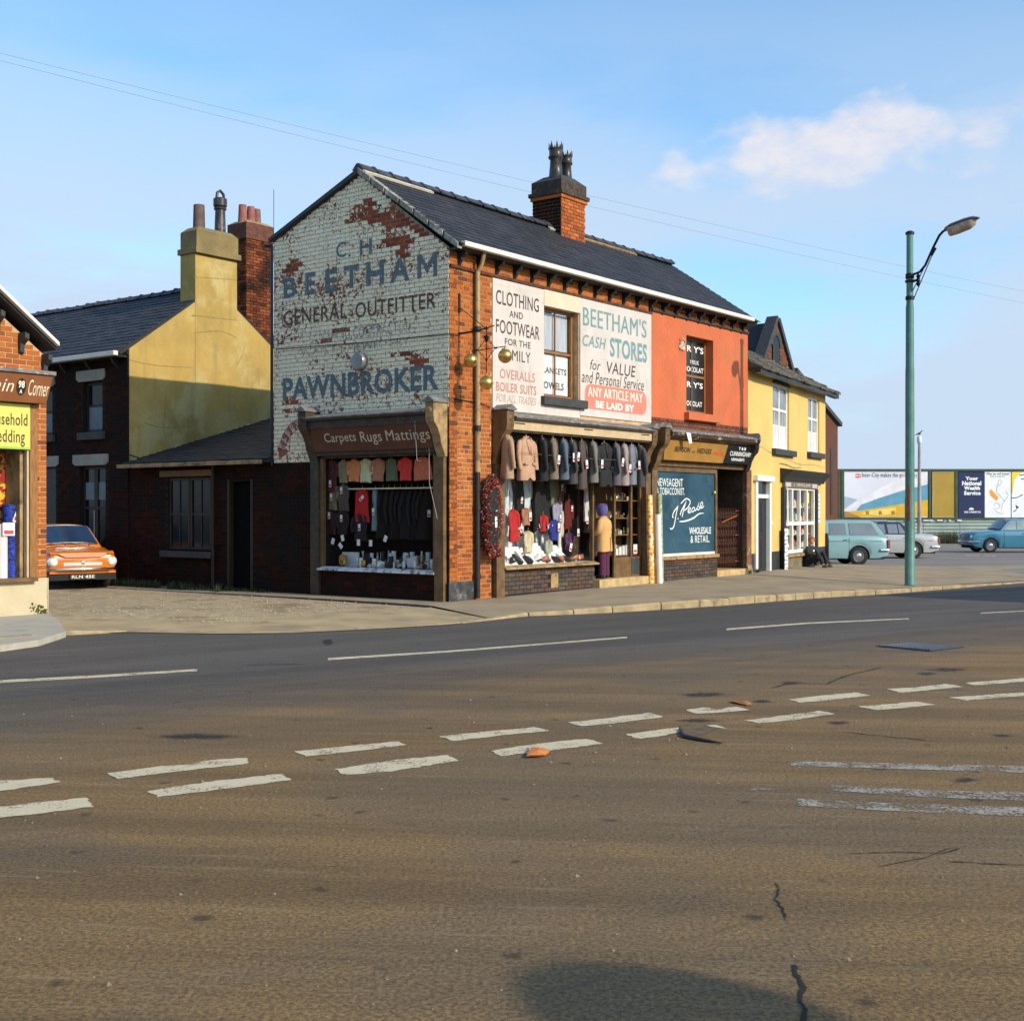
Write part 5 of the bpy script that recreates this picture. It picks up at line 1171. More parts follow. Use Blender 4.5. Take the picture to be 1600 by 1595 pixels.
for (u, v, z, t_) in ((1.9, .12, .80, .3), (2.30, .11, .90, -.3), (2.62, .11, .78, .2), (2.95, .1, .82, .4), (3.22, .1, .75, -.2), (3.62, .1, .80, -.4), (3.95, .1, .95, .3), (2.42, .2, 1.36, .3), (2.62, .14, 1.58, .0), (3.05, .18, 1.42, 1.2), (3.34, .18, 1.40, 1.3), (3.56, .12, 1.36, .0), (4.2, .1, .72, 1.3)):
    pricetag(shop, u, v, z, .075, .17, t_)
# goods on the shelves of the glazed case
GL = M('glassware', (0.55, 0.62, 0.58), 0.12, .1, 20, spec=.9); BR = M('brass_ware', (0.5, 0.33, 0.12), 0.25, .1, 20, metal=.8); CHN = M('white_china', (0.78, 0.76, 0.72), 0.25, .04, 20)
gi = 0
for zi, z in enumerate((1.18, 1.54, 1.92, 2.27)):
    x = 5.56; nx_ = -1
    while x < 6.46:
        nx_ += 1
        kind = random.choice(('vase', 'cup', 'jar', 'goblet')); m = random.choice((GL, GL, CHN, BR)); r = rnd(.022, .036); h = rnd(.09, .2)
        mb = MB()
        pr = {'vase': [(r * .6, 0), (r, h * .35), (r * .45, h * .75), (r * .7, h), (.0, h * .98)], 'cup': [(r * .6, 0), (r, h * .3), (r * 1.1, h * .45), (0, h * .42)], 'jar': [(r, 0), (r, h * .7), (r * .6, h * .8), (r * .6, h * .9), (0, h * .9)], 'goblet': [(r, 0), (r * .15, .01), (r * .15, h * .45), (r, h * .6), (r * .9, h), (0, h * .97)]}[kind]
        mb.lathe(pr, (0, 0, 0), 10)
        w_ = {'vase': 'vase', 'cup': 'bowl', 'jar': 'jar', 'goblet': 'goblet'}[kind]
        mm = 'clear glass' if m is GL else 'white china' if m is CHN else 'brass'
        solo('ornament', mb, m, '%s %s, %s from the left on the %s shelf of the glazed case' % (mm, w_, ['first', 'second', 'third', 'fourth', 'fifth', 'sixth', 'seventh', 'eighth', 'ninth', 'tenth', 'eleventh', 'twelfth', 'thirteenth', 'fourteenth'][nx_], ['lowest', 'second', 'third', 'top'][zi]), 'ornament', (x, rnd(.14, .3), z), S, 'small ornaments on the case shelves', smooth=True)
        x += rnd(.07, .12)
mb = MB(); mb.lathe([(0, 0), (.075, 0), (.075, -.05), (.0, -.05)], (0, 0, 0), 20, 'y')
ck = thing('alarm_clock', 'round red alarm clock on the low shelf of the glazed case', 'clock', (5.62, .16, .93), S, local=True); part('case', mb, M('red_enamel', (0.4, 0.04, 0.03), .3), ck, smooth=True)
mb = MB(); mb.lathe([(0, -.052), (.06, -.052), (.06, -.054), (0, -.055)], (0, 0, 0), 20, 'y'); part('dial', mb, mt_card, ck)
mb = MB(); mb.tube([(-.04, -.02, -.06), (-.05, -.02, -.205)], .006, 5); mb.tube([(.04, -.02, -.06), (.05, -.02, -.205)], .006, 5); part('stand', mb, mt_iron, ck)
for k in range(6):
    mb = MB(); mb.box(-.05, .05, 0, .1, 0, rnd(.12, .24)); solo('boxed_goods', mb, M('pale_box', (0.66, 0.66, 0.60), .7) if k % 2 else mt_card, 'pale boxed goods, %s from the left at the foot of the glazed case' % ('first', 'second', 'third', 'fourth', 'fifth', 'sixth')[k], 'box', (5.60 + k * .13, .12, .742), S, 'boxes at the foot of the glazed case')
pricetag(shop, 6.32, .03, .86, .15, .2)
hung('hanging_towel', 'white towel hanging inside the shop doorway', 'towel', (4.80, .30, 2.28), S, C(.62, .62, .60), .14, .8)
# wallpaper and lino rolls standing against the pilaster
mt_rollp = None
def rollmat():
    m, nt, b = newmat('patterned_lino'); P = N(nt, 'ShaderNodeTexCoord').outputs['Object']
    v = N(nt, 'ShaderNodeTexVoronoi'); v.inputs['Scale'].default_value = 11; v.inputs['Randomness'].default_value = .5; nt.links.new(P, v.inputs[0])
    c = mixc(nt, mapr(nt, v.outputs['Distance'], .25, .33), (0.55, 0.09, 0.02), (0.75, 0.40, 0.07)); c = mixc(nt, mapr(nt, v.outputs['Distance'], .52, .60), c, (0.80, 0.66, 0.42))
    nt.links.new(c, b.inputs['Base Color']); b.inputs['Roughness'].default_value = .35; return m
def floorroll(label, px, y0, y1, r, mat, d, tilt=0.0):
    u = S.F(px, 900, d)[0]; zt = S.F(px, y0, d)[1]
    mb = MB(); mb.tube([(0, 0, 0), (tilt, .05, zt - .10)], r, 18); t = thing('lino_roll', label, 'lino roll', (u, -d, .10), S, 'rolls standing by the shop door', local=True); part('sheet', mb, mat, t, smooth=True)
    mb = MB(); mb.tube([(tilt, .05, zt - .101), (tilt, .05, zt - .095)], r * .62, 14); part('core', mb, mt_dark, t)
mt_greenpat = M('green_flecked_lino', (0.36, 0.40, 0.25), .4, .5, 22)
floorroll('tall lino roll in orange and red pattern standing nearest the doorway', 1017.5, 773, 0, .075, rollmat(), .22, -.01)
floorroll('plain white roll standing in front of the green flecked roll', 1031, 803, 0, .062, M('white_lino', (0.80, 0.76, 0.72), .4, .03), .36)
floorroll('tall green flecked roll behind the plain white roll', 1033, 770, 0, .06, mt_greenpat, .19, .0)
# tinsel like red and dark garment bundle hung on the pier
t = thing('garland_display', 'bushy red and black rug display hanging by the downpipe', 'rug', (1.02, -.16, 2.35), S, local=True)
mb = MB(); mb.lathe([(0, -1.48), (.07, -1.44), (.16, -1.2), (.185, -.8), (.17, -.35), (.10, -.08), (.0, 0)], (0, 0, 0), 16, 'z', 1.0, .45); part('dark_pile', mb, M('dark_green_pile', (0.015, 0.022, 0.02), .95, .4, 20, .8, 60), t, smooth=True)
mb = MB()
for k in range(7600):
    a = rnd(0, 2 * math.pi); z = -rnd(.0, 1.5); f = max(.12, math.sin(math.pi * min(1, (.08 - z) / 1.62)) ** .5)
    band = rnd(0, 1)
    x = math.cos(a) * .25 * f * rnd(.72, 1.08); y = math.sin(a) * .13 * f
    if abs(x) < .12 and y < 0 and -1.25 < z < -.25 and rnd(0, 1) < .93: continue
    if k % 9 == 0: x = rnd(-.18, .18); y = -.08; z = -rnd(1.36, 1.5)
    mb.cur = rnd(0, 1); r = rnd(.014, .030); d = Vector((rnd(-1, 1), rnd(-1, .4), rnd(-1, 1))).normalized() * r; e = Vector((rnd(-1, 1), rnd(-1, 1), rnd(-1, 1))).normalized() * r * .5; c = Vector((x, y, z))
    mb.add([c - e, c + e, c + d * 1.8], [(0, 1, 2)])
def tinsel():
    m, nt, b = newmat('red_and_dark_tufts'); at = N(nt, 'ShaderNodeAttribute', attribute_name='tint').outputs['Fac']
    rp = N(nt, 'ShaderNodeValToRGB'); nt.links.new(at, rp.inputs[0]); rp.color_ramp.interpolation = 'CONSTANT'; e = rp.color_ramp.elements
    e[0].color = (0.33, 0.02, 0.015, 1); e[1].position = .42; e[1].color = (0.03, 0.012, 0.012, 1)
    for p, c in ((.62, (0.018, 0.025, 0.02)), (.80, (0.5, 0.05, 0.03)), (.93, (0.55, 0.5, 0.42))): x = e.new(p); x.color = (*c, 1)
    nt.links.new(rp.outputs[0], b.inputs['Base Color']); b.inputs['Roughness'].default_value = .5; return m
part('tufts', mb, tinsel(), t, attr=True, kind='stuff')
mb = MB(); mb.rings([(0, -.135, -.90, .028, .006), (0, -.14, -.905, .03, .006)]); mb = MB(); mb.prism([(-.03, -.10, -.96), (.03, -.10, -.96), (.035, -.10, -.90), (.03, -.10, -.76), (-.03, -.10, -.76), (-.035, -.10, -.82)], (0, -.006, 0)); part('price_tag', mb, mt_tag, t)
# three brass balls on an iron arm
pb = thing('pawnbroker_sign', 'three gilded pawnbroker balls hanging from an iron arm over the pavement corner', 'pawnbroker sign', (.26, 0, 4.9), S, local=True)
mb = MB(); mb.tube([(0, 0.02, -.02), (0, -.40, -.01), (0, -.82, .055)], [.02, .017, .010], 8); mb.tube([(0, -.04, .44), (0, -.62, .03)], .008, 6); mb.box(-.022, .022, -.03, 0, .36, .70); mb.tube([(0, -.02, .72), (0, -.02, -.9)], .004, 5)
part('arm', mb, mt_iron, pb, smooth=True)
cy = -.64
mb = MB(); mb.tube([(0, cy, .06), (0, cy, -.82)], .009, 7); mb.tube([(0, cy - .44, -.33), (0, cy + .38, -.36)], .009, 7)
for a, b in (((0, cy, -.15), (0, cy - .20, -.345)), ((0, cy - .20, -.345), (0, cy, -.54)), ((0, cy, -.54), (0, cy + .20, -.345)), ((0, cy + .20, -.345), (0, cy, -.15))): mb.tube([a, b], .007, 6)
for c in ((0, cy, -.14), (0, cy, -.54), (0, cy - .22, -.34), (0, cy + .22, -.35), (0, cy, .02)): mb.ball(c, .022, 8)
mb.lathe([(.02, -.1), (.05, 0), (.02, .02)], (0, cy, -.12), 8)
part('frame', mb, mt_iron, pb, smooth=True)
for (y, z) in ((cy + .36, -.52), (cy - .42, -.50), (cy, -.94)):
    mb = MB(); mb.ball((0, y, z), .125, 28); mb.lathe([(.126, -.006), (.128, 0), (.126, .006)], (0, y, z), 28); mb.lathe([(.02, .12), (.02, .17)], (0, y, z), 8); part('ball', mb, mt_gold, pb, smooth=True)
mb = MB(); mb.tube([(-.03, 4.5, 4.92), (-.03, 2.0, 4.86), (-.03, 0, 4.84), (.1, -.06, 4.85), (.26, -.03, 4.86)], .008, 5); part('cable', mb, mt_iron, shop)
mb = MB(); mb.tube([(-.02, .02, 3.72), (.2, -.02, 3.70), (.9, -.03, 3.66), (1.5, -.05, 3.55)], .008, 5); part('cable', mb, mt_iron, shop)

# goods in the gable window
def gxy(px, py, d): v, z = S.G(px, py, d); return v, z
GT = lambda px, py, d=.2: S.G(px, py, d)
rg = random.Random(3)
for lb, px, mt_, w_, h_, d, nm in (('maroon jacket with a ticket at the top left of the gable window', 519, C(0.085, 0.0204, 0.0204), .30, .62, .16, 'jacket'), ('green and rust striped blouse hung second along the top', 538, C(0.255, 0.238, 0.136), .22, .44, .2, 'blouse'), ('orange blouse hung in the top row of the gable window', 554, C(0.714, 0.255, 0.102), .28, .42, .2, 'blouse'), ('pale green nightdress hung in the top row', 573, C(0.612, 0.646, 0.374), .30, .44, .22, 'nightdress'), ('flowered dress hung in the middle of the top row', 592, C(0.476, 0.204, 0.119), .28, .42, .2, 'dress'), ('dark green skirt hung right of the flowered dress', 612, C(0.119, 0.153, 0.085), .30, .42, .22, 'skirt'), ('bright red blouse hung near the right of the top row', 634, C(0.714, 0.051, 0.034), .28, .42, .2, 'blouse'), ('terracotta cloth panel at the right end of the top row', 660, C(0.612, 0.17, 0.085), .46, .42, .2, 'cloth')):
    v, z = GT(px, 712, d); hung('hanging_garment', lb, nm, (d, v, 2.68), S, mt_, w_, h_, .06, yaw=-math.pi / 2, tags=((0, -.46),) if px == 519 else ())
for lb, px, py, mt_, w_, h_, nm, tg in (('olive jumper with a ticket at the left of the gable window', 519, 756, C(0.204, 0.153, 0.068), .30, .50, 'jumper', ((0.02, -.25),)), ('dark green cardigan next to the olive jumper', 536, 756, C(0.085, 0.0765, 0.051), .28, .52, 'cardigan', ((0, -.12),)), ('bright red waistcoat with a ticket in the gable window', 566, 764, C(0.51, 0.0136, 0.0136), .38, .62, 'waistcoat', ((.03, -.17, .9),)), ('pale blue scarf hanging beside the red waistcoat', 586, 764, C(0.17, 0.238, 0.255), .12, .78, 'scarf', ((0, -.42),)), ('dark brown jacket below the olive jumper', 517, 797, C(.035, .012, .012), .30, .46, 'jacket', ((0, -.10),)), ('black cardigan low beside the brown jacket', 536, 797, C(.02, .01, .01), .26, .46, 'cardigan', ((0, -.15),)), ('black pullover below the red waistcoat', 563, 802, C(.01, .01, .012), .34, .52, 'pullover', ((.02, -.26),))):
    v, z = GT(px, py, .18); hung('hanging_garment', lb, nm, (.18, v, z), S, mt_, w_, h_, .05, yaw=-math.pi / 2, tags=tg)
for i, px in enumerate((598, 607, 616, 625, 634, 643, 652, 661, 669)):
    v, z = GT(px, 762, .35); hung('hanging_suit', ('dark suit on a hanger, number %s in the row from the red waistcoat' % ('one', 'two', 'three', 'four', 'five', 'six', 'seven', 'eight', 'nine')[i]), 'suit', (.35, v, z), S, C(*rg.choice(((.004, .004, .005), (.007, .008, .010), (.010, .007, .006)))), .34, .95, .05, yaw=-math.pi / 2 + 1.0, group='dark suits in the gable window', tags=((0, -rg.uniform(.35, .6)),) if i % 2 == 0 or i == 1 else ())
for px, py in ((520, 845), (535, 840), (560, 847), (532, 852), (579, 848), (602, 841)):
    v, z = GT(px, py, .1)
    mb = MB(); mb.box(-.1, -.097, -.04, .04, -.06, .06); mb.xf(Matrix.Translation((.2, v, z)) @ Matrix.Rotation(rg.uniform(-1.0, .6), 4, 'X')); part('price_tag', mb, mt_tag, gf)
# watches, china and clocks along the window bottom
def lathe_item(name, label, cat, px, d, prof, mat, ax='z', n=18, z=.615, lift=0):
    v = GT(px, 870, d)[0]; mb = MB(); mb.lathe(prof, (0, 0, lift), n, ax); solo(name, mb, mat, label, cat, (d, v, z), S, smooth=True)
mb = MB(); mb.box(-.01, .01, -.22, .22, 0, .28); solo('display_card', mb, mt_card, 'white display board behind the gilt plate', 'display card', (.30, GT(548, 870, .3)[0], .615), S)
lathe_item('gilt_plate', 'round gilt plate leaning on the white board in the gable window', 'plate', 537, .16, [(0, 0), (.11, .0), (.12, -.015), (.07, -.022), (.05, -.015), (0, -.015)], BR, 'x', 24, lift=.125)
cols = {'white china': CHN, 'brass': BR, 'clear glass': GL, 'black lacquer': mt_black}
names = ['teapot', 'jug', 'bowl', 'mug', 'figurine', 'clock', 'candlestick', 'vase']
rg = random.Random(11); used = set()
for i in range(60):
    px = rg.uniform(556, 678); d = rg.uniform(.08, .5); ck_, m = rg.choice([kv for kv in cols.items() for _ in range(4 if kv[0] == 'white china' else 2)]); nm = rg.choice(names); v = GT(px, 870, d)[0]
    r = rg.uniform(.035, .070); h = rg.uniform(.08, .17) + d * .28
    mb = MB()
    if nm == 'clock': mb.lathe([(0, 0), (r, 0), (r, -.03), (r * .8, -.035), (0, -.035)], (0, 0, r + .02), 16, 'x'); mb.box(-.01, .03, -r * .8, r * .8, 0, .03)
    elif nm == 'figurine': mb.lathe([(r, 0), (r * .8, h * .1), (r * .35, h * .5), (r * .5, h * .65), (r * .2, h * .78), (r * .3, h * .9), (0, h)], (0, 0, 0), 10)
    elif nm == 'candlestick': mb.lathe([(r, 0), (r * .9, .01), (r * .2, .02), (r * .3, h * .5), (r * .2, h * .8), (r * .5, h), (0, h)], (0, 0, 0), 12)
    elif nm == 'teapot': mb.lathe([(r * .6, 0), (r, r * .6), (r * .9, r * 1.2), (r * .3, r * 1.5), (r * .15, r * 1.7), (0, r * 1.8)], (0, 0, 0), 14); mb.tube([(0, r * .8, r * .5), (0, r * 1.6, r * 1.2)], [.012, .007], 6)
    else: mb.lathe([(r * .6, 0), (r, h * .3), (r * .8, h * .7), (r * .9, h), (r * .8, h), (0, h * .3)], (0, 0, 0), 14)
    side = 'left' if px < 596 else 'middle' if px < 636 else 'right'; row_ = 'front' if d < .22 else 'middle' if d < .36 else 'back'
    lab = '%s %s in the %s of the window floor, %s row' % (ck_, nm, side, row_)
    while lab in used and len(lab.split()) < 15: lab = 'one more ' + lab
    if lab in used: lab = lab
    elif 0: lab = 'another ' + lab.replace(' of the window floor', ' of the floor, slightly apart')
    used.add(lab)
    o = solo('ornament' if nm != 'clock' else 'mantel_clock', mb, m, lab, nm, (d, v, .615 if d < .3 else .66), S, 'small goods on the gable window floor', smooth=True)
mb = MB()
for k in range(160):
    px = rg.uniform(575, 678); d = rg.uniform(.05, .5); v = GT(px, 870, d)[0]; z = .62 + d * .25 + rg.uniform(0, .03); s = rg.uniform(.008, .022)
    mb.box(d - s, d + s, v - s, v + s, z, z + s * 1.5)
part('trinkets', mb, M('silver_trinkets', (0.65, 0.6, 0.55), .25, .3, 30, metal=.5), gf, kind='stuff')
v = GT(645, 862, .15)[0]; mb = MB(); mb.prism([(0, -.12, .0), (0, .11, .02), (0, .13, .19), (0, -.10, .22)], (.01, 0, 0)); solo('show_card', mb, M('lilac_white_card', (0.55, 0.52, 0.56), .7), 'large pale printed card standing at the right of the gable window', 'card', (.12, v, .63), S)

# ================================================================== NEWSAGENT'S (red upper wall)
news = thing('newsagent_shop', 'closed newsagent shop with orange red painted upper wall and blue painted window', 'shop', (USPLIT, 0, 0), S)
mt_red = M('orange_red_masonry_paint', (0.55, 0.130, 0.048), 0.75, 0.08, 1.5, 0.35, 30, dirt=(0.45, 0.15, 0.055), dirts=1.0, dth=(0.5, 0.7), streak=((0.36, 0.10, 0.05), .14))
RWIN = (8.50, 9.80, 3.98, 5.78)
mb = MB(); cells(mb, USPLIT, 11.61, 3.78, 6.14, [RWIN], lambda a, b, c, d: mb.box(a, b, -.006, .30, c, d)); part('painted_wall', mb, mt_red, news)
# brick joints showing through the paint
mb = MB()
for b in lay(USPLIT, 11.60, 3.80, 6.12, lambda a, z: not (RWIN[0] - .02 < a < RWIN[1] + .02 and RWIN[2] - .02 < z < RWIN[3] + .02)):
    mb.box(b[0] + .001, b[1] - .001, -.0070 - rnd(0, .0010), -.004, b[2] + .001, b[3] - .001)
part('brickwork', mb, mt_red, news, kind='stuff')
mb = MB(); cells(mb, USPLIT, 11.61, 2.7, 3.78, [], lambda a, b, c, d: mb.box(a, b, .0, .30, c, d)); mb.box(USPLIT, 11.61, .0, .3, 6.14, 6.38); part('brick_wall', mb, mt_mortar_dark, news)
fb = lay(USPLIT, 11.6, 6.14, 6.38, lambda a, z: True, False) + lay(USPLIT, 11.6, 3.56, 3.775, lambda a, z: True, False)
place_bricks(news, 'F', fb, 0.0, lambda a, z: mt_brick if z > 5 else mt_brown, lambda a, z: rnd(0, .98), 230)
w2 = sash(news, 'F', 8.50, 9.80, 4.0, 5.78, .20, mt_varnish, M('blackout_pane', (0.022, 0.024, 0.026), .2, .3, 3), 1, 4.88)
for s in (8.50, 9.80 - .003): pass
mb = MB(); cells(mb, 8.3, 10.0, 3.78, 6.0, [(8.53, 9.77, 4.0, 5.75)], lambda a, b, c, d: mb.box(a, b, .262, .30, c, d)); part('window_surround', mb, mt_darkwood, news)
mt_wl = letterpaint('white_window_lettering', (0.85, 0.82, 0.74), .68)
def wrow(words, d=-.225, mat=mt_wl, par=w2):
    for w in words:
        mb = MB(); fpx(w[0], *w[1], mb, d, *(w[2:])); part('lettering', mb, mat, par)
wrow([("F R Y'S", (1064, 540, 1099, 550), .02), ('MILK', (1079, 563, 1092, 569), .012), ('CHOCOLATE', (1064, 573, 1102, 581), .012), ("F R Y'S", (1064, 596, 1098, 605), .02), ('CHOCOLAT', (1064, 626, 1097, 634), .012)])
pbox(news, 'window_sill', 8.40, 9.96, -.14, .12, 3.80, 3.975, mt_red, .006)
pbox(news, 'room_back', 8.4, 9.9, .6, .65, 3.4, 6.0, mt_dark)
mb = MB(); mb.tube([(8.17, -.06, 5.67), (8.28, -.10, 5.60), (8.32, -.06, 5.50)], .02, 6)
for k in range(9): mb.ball((8.2 + rnd(0, .22), -.02 - rnd(0, .05), 5.55 + rnd(-.12, .1)), rnd(.04, .08), 8, 1, .5, 1)
part('plaster_patch', mb, M('grey_plaster_lump', (0.55, 0.45, 0.36), .9, .3, 12, .5, 30), news, smooth=True)
mb = MB(); mb.box(USPLIT, 11.30, -.36, -.22, 6.385, 6.475); part('gutter', mb, mt_white, news, bevel=.012)
mb = MB(); mb.box(USPLIT, 11.61, -.22, -.0, 6.345, 6.38); part('soffit', mb, mt_black, news)
mb = MB(); mb.box(USPLIT, 11.61, -.05, -.002, 6.13, 6.19); part('string_course', mb, mt_sootb, news)
while cu < 11.55: corbel(news, cu); cu += .55
rf = MB(); rf.prism([(USPLIT, EV[0], EV[1]), (USPLIT, RD[0], RD[1] - .02), (USPLIT, 4.78, 7.07), (USPLIT, 4.6, 6.98), (USPLIT, RD[0], RD[1] - .16), (USPLIT, EV[0] + .1, EV[1] - .05)], (11.62 - USPLIT, 0, 0))
roof2 = part('roof', rf, mt_slate, news)
slates(roof2, 'slate', mt_slate, USPLIT, 11.64, (EV[0] - .03, EV[1]), (RD[0], RD[1] - .02))
ridge(roof2, USPLIT + .05, 11.6, RD[0], RD[1] + .07, fr_off=(USPLIT, 0, 0))
mb = MB(); mb.hexa([(USPLIT, 2.02, 8.03), (9.6, 2.02, 8.03), (9.6, 2.06, 8.06), (USPLIT, 2.06, 8.06)], [(USPLIT, 2.0, 8.06), (9.6, 2.0, 8.06), (9.6, 2.09, 8.12), (USPLIT, 2.09, 8.12)]); part('ridge_mortar', mb, mt_oldwood, roof2)
# shop front
console(news, 'F', 6.86, 7.06, 3.52, .42, 2.55, mt_brownwood)
console(news, 'F', 11.22, 11.42, 3.50, .42, 2.70, mt_darkwood)
pbox(news, 'pilaster', 6.80, 7.02, -.11, .02, .10, 2.55, mt_brownwood)
mb = MB(); mb.prism([(7.06, -.48, 3.44), (7.06, -.48, 3.48), (7.06, -.02, 3.58), (7.06, -.02, 3.44)], (4.32, 0, 0)); part('lead_ledge', mb, mt_lead, news)
mb = MB(); mb.prism([(7.06, -.47, 3.36), (7.06, -.49, 3.43), (7.06, -.02, 3.43), (7.06, -.02, 3.30), (7.06, -.36, 3.30)], (4.30, 0, 0)); part('cornice', mb, M('flaking_cornice_paint', (0.07, 0.035, 0.022), 0.6, .3, 6, .5, 30, dirt=(0.5, 0.44, 0.36), dirts=5, dth=(0.56, 0.64)), news)
mb = MB(); mb.prism([(7.06, -.30, 3.29), (7.06, -.25, 2.83), (7.06, -.02, 2.83), (7.06, -.02, 3.29)], (3.80, 0, 0)); fn_ = part('fascia', mb, M('ochre_brown_fascia', (0.34, 0.17, 0.03), 0.45, .12, 3, .1, 40), news)
def fsl(a, z): return (a, -(.25 + .05 * (z - 2.83) / .46) - .005, z)
mb = MB(); mb.prism([(10.02, -.308, 3.29), (11.36, -.308, 3.29), (11.2, -.26, 2.83), (9.82, -.26, 2.83)], (0, .23, 0)); fk = part('name_board', mb, M('black_sign', (0.012, 0.012, 0.012), .3, .1), news, bevel=.003)
def ftext(words, mat, par, dd=0.0):
    for s, px0, px1, z0, z1, b, sh in words:
        mb = MB(); a = S.F(px0, 705, .28)[0]; c = S.F(px1, 705, .28)[0]; text(mb, s, lambda A, z: (A, fsl(A, z)[1] - dd, z), a, z0, c, z1, b, sh)
        part('lettering', mb, mat, par)
mt_fl = letterpaint('black_fascia_lettering', (0.03, 0.018, 0.01), .7); mt_fr = letterpaint('red_fascia_lettering', (0.62, 0.05, 0.015), .6)
ftext([('BENSON', 1054, 1079, 3.02, 3.14, .03, .35), ('AND', 1081, 1086, 3.02, 3.07, .0, .3), ('HEDGES', 1089, 1112, 3.02, 3.14, .03, .35)], mt_fl, fn_); ftext([('SPECIAL', 1114, 1132, 3.0, 3.08, .03, .3)], mt_fr, fn_)
ftext([('T & B', 1153, 1164, 3.17, 3.24, .03, 0), ('CUNNINGHAM', 1140, 1173, 3.02, 3.13, .014, .1), ('NEWSAGENTS', 1143, 1163, 2.90, 2.97, .02, 0)], letterpaint('white_sign_lettering', (0.9, .88, .82), .75), fk, .012)
mb = MB(); mb.prism([(S.F(1072, 680, .5)[0], -.50, 3.45), (S.F(1079, 680, .5)[0], -.50, 3.44), (S.F(1081, 690, .5)[0], -.50, 3.22), (S.F(1077, 690, .5)[0], -.50, 3.20)], (0, -.006, 0)); part('peeling_strip', mb, mt_tag, news)
pbox(news, 'transom', 7.02, 11.35, -.10, .03, 2.70, 2.83, mt_brownwood)
wf_ = pbox(news, 'shop_window', 7.05, 9.92, -.05, .04, 2.58, 2.70, mt_brownwood)
for x in (7.05, 9.84): pbox(wf_, 'frame', x, x + .09, -.05, .04, .66, 2.58, mt_brownwood)
pbox(wf_, 'sill', 7.02, 9.95, -.10, .04, .58, .66, mt_oldwood); pbox(wf_, 'bottom_rail', 7.14, 9.84, -.03, .02, .66, .72, mt_white)
mt_bluewin = M('blue_painted_glass', (0.035, 0.085, 0.125), .16, .25, .9, spec=.6, dirt=(0.06, 0.12, 0.16), dirts=1.4, dth=(.5, .7))
mb = MB(); mb.box(7.14, 9.84, -.012, .0, .72, 2.58); bw = part('pane', mb, mt_bluewin, wf_)
mt_cw = letterpaint('chalk_white_lettering', (0.78, 0.80, 0.76), .60)
DB = .014
for w in (('NEWSAGENT', (1026, 747, 1067, 759.5), .0), ('& TOBACCONIST.', (1026, 761.5, 1070, 772.5), .0), ('WHOLESALE', (1077, 823, 1111, 833.5), .015), ('& RETAIL.', (1079, 836, 1109, 847), .0)): mb = MB(); fpx(w[0], *w[1], mb, DB, w[2]); part('lettering', mb, mt_cw, bw)
mb = MB()
Z_ = lambda L: [S.F(1000 + x / 3.469, 480 + y / 3.469, DB) for x, y in L]
fb_ = onF(DB)
for st, w in ((Z_([(163, 1195), (172, 1200), (185, 1180), (196, 1120), (205, 1078), (200, 1085), (185, 1105), (176, 1130), (182, 1138)]), .03), (Z_([(204, 1143), (208, 1145)]), .035),
              (Z_([(228, 1135), (238, 1090), (250, 1050), (246, 1060), (225, 1100), (218, 1125)]), .03), (Z_([(222, 1062), (250, 1036), (272, 1050), (262, 1080), (240, 1100)]), .03),
              (Z_([(258, 1108), (270, 1098), (274, 1088), (267, 1086), (261, 1100), (266, 1113), (279, 1104)]), .025), (Z_([(296, 1086), (288, 1084), (281, 1096), (284, 1108), (293, 1100), (297, 1085), (296, 1100), (304, 1097)]), .025),
              (Z_([(304, 1096), (314, 1076), (320, 1056), (317, 1072), (324, 1086), (317, 1096), (309, 1092)]), .025), (Z_([(322, 1090), (333, 1078), (340, 1064), (336, 1054), (328, 1066), (328, 1084), (337, 1086), (347, 1074)]), .025),
              (Z_([(214, 1160), (250, 1156), (290, 1140), (320, 1118), (346, 1114)]), [.02, .035, .04, .03, .01])):
    ribbon(mb, st, w, fb_)
part('lettering', mb, mt_cw, bw)
mb = MB(); mb.ball((S.F(1116, 770, .06)[0], -.07, 2.13), .035, 10); part('door_light', mb, M('yellow_enamel', (0.8, 0.62, 0.05), .4), news, smooth=True)
sr2 = pbox(news, 'stallriser', 7.02, 9.95, -.03, .04, .05, .58, mt_mortar_dark)
for b in lay(7.02, 9.95, .10, .58, lambda a, z: True, off=.03):
    o = brickobj(sr2, 'F', *b, mt_stall if b[2] < .45 else mt_brown, rnd(0, .98)); o.location = ((b[0] + b[1]) / 2 - USPLIT, -.03 + .013, (b[2] + b[3]) / 2)
pbox(news, 'display_back', 7.0, 9.9, .35, .4, .1, 2.7, mt_dark)
# recess with a folding lattice gate
pbox(news, 'doorstep', 9.72, 11.36, -.16, 1.0, .05, .26, M('tan_step_stone', (0.50, 0.33, 0.15), .85, .2, 6, .3, 50))
pbox(news, 'door', 10.05, 11.3, 1.0, 1.05, .26, 2.7, mt_dark)
pbox(news, 'recess_side', 9.93, 10.0, .0, 1.0, .1, 2.7, mt_darkwood); pbox(news, 'recess_side', 11.33, 11.40, .0, 1.0, .1, 2.7, mt_darkwood); pbox(news, 'recess_top', 9.93, 11.4, .0, 1.05, 2.70, 2.76, mt_dark)
gate = thing('lattice_gate', 'rusty folding lattice gate closed across the newsagent doorway', 'gate', (10.05, .10, .28), S, local=True)
mt_rust = M('rusty_gate_iron', (0.10, 0.035, 0.015), .6, .4, 10)
for k in range(15):
    mb = MB(); x = .02 + k * .087; mb.box(x - .006, x + .006, -.008, .008, .02, 1.48); part('bar', mb, mt_rust, gate)
for j in range(6):
    for k in range(14):
        mb = MB(); x = .02 + k * .087; z = .1 + j * .22
        mb.tube([(x, -.012, z), (x + .087, -.012, z + .2)], .0045, 4); mb.tube([(x, -.016, z + .2), (x + .087, -.016, z)], .0045, 4); part('lattice', mb, mt_rust, gate)
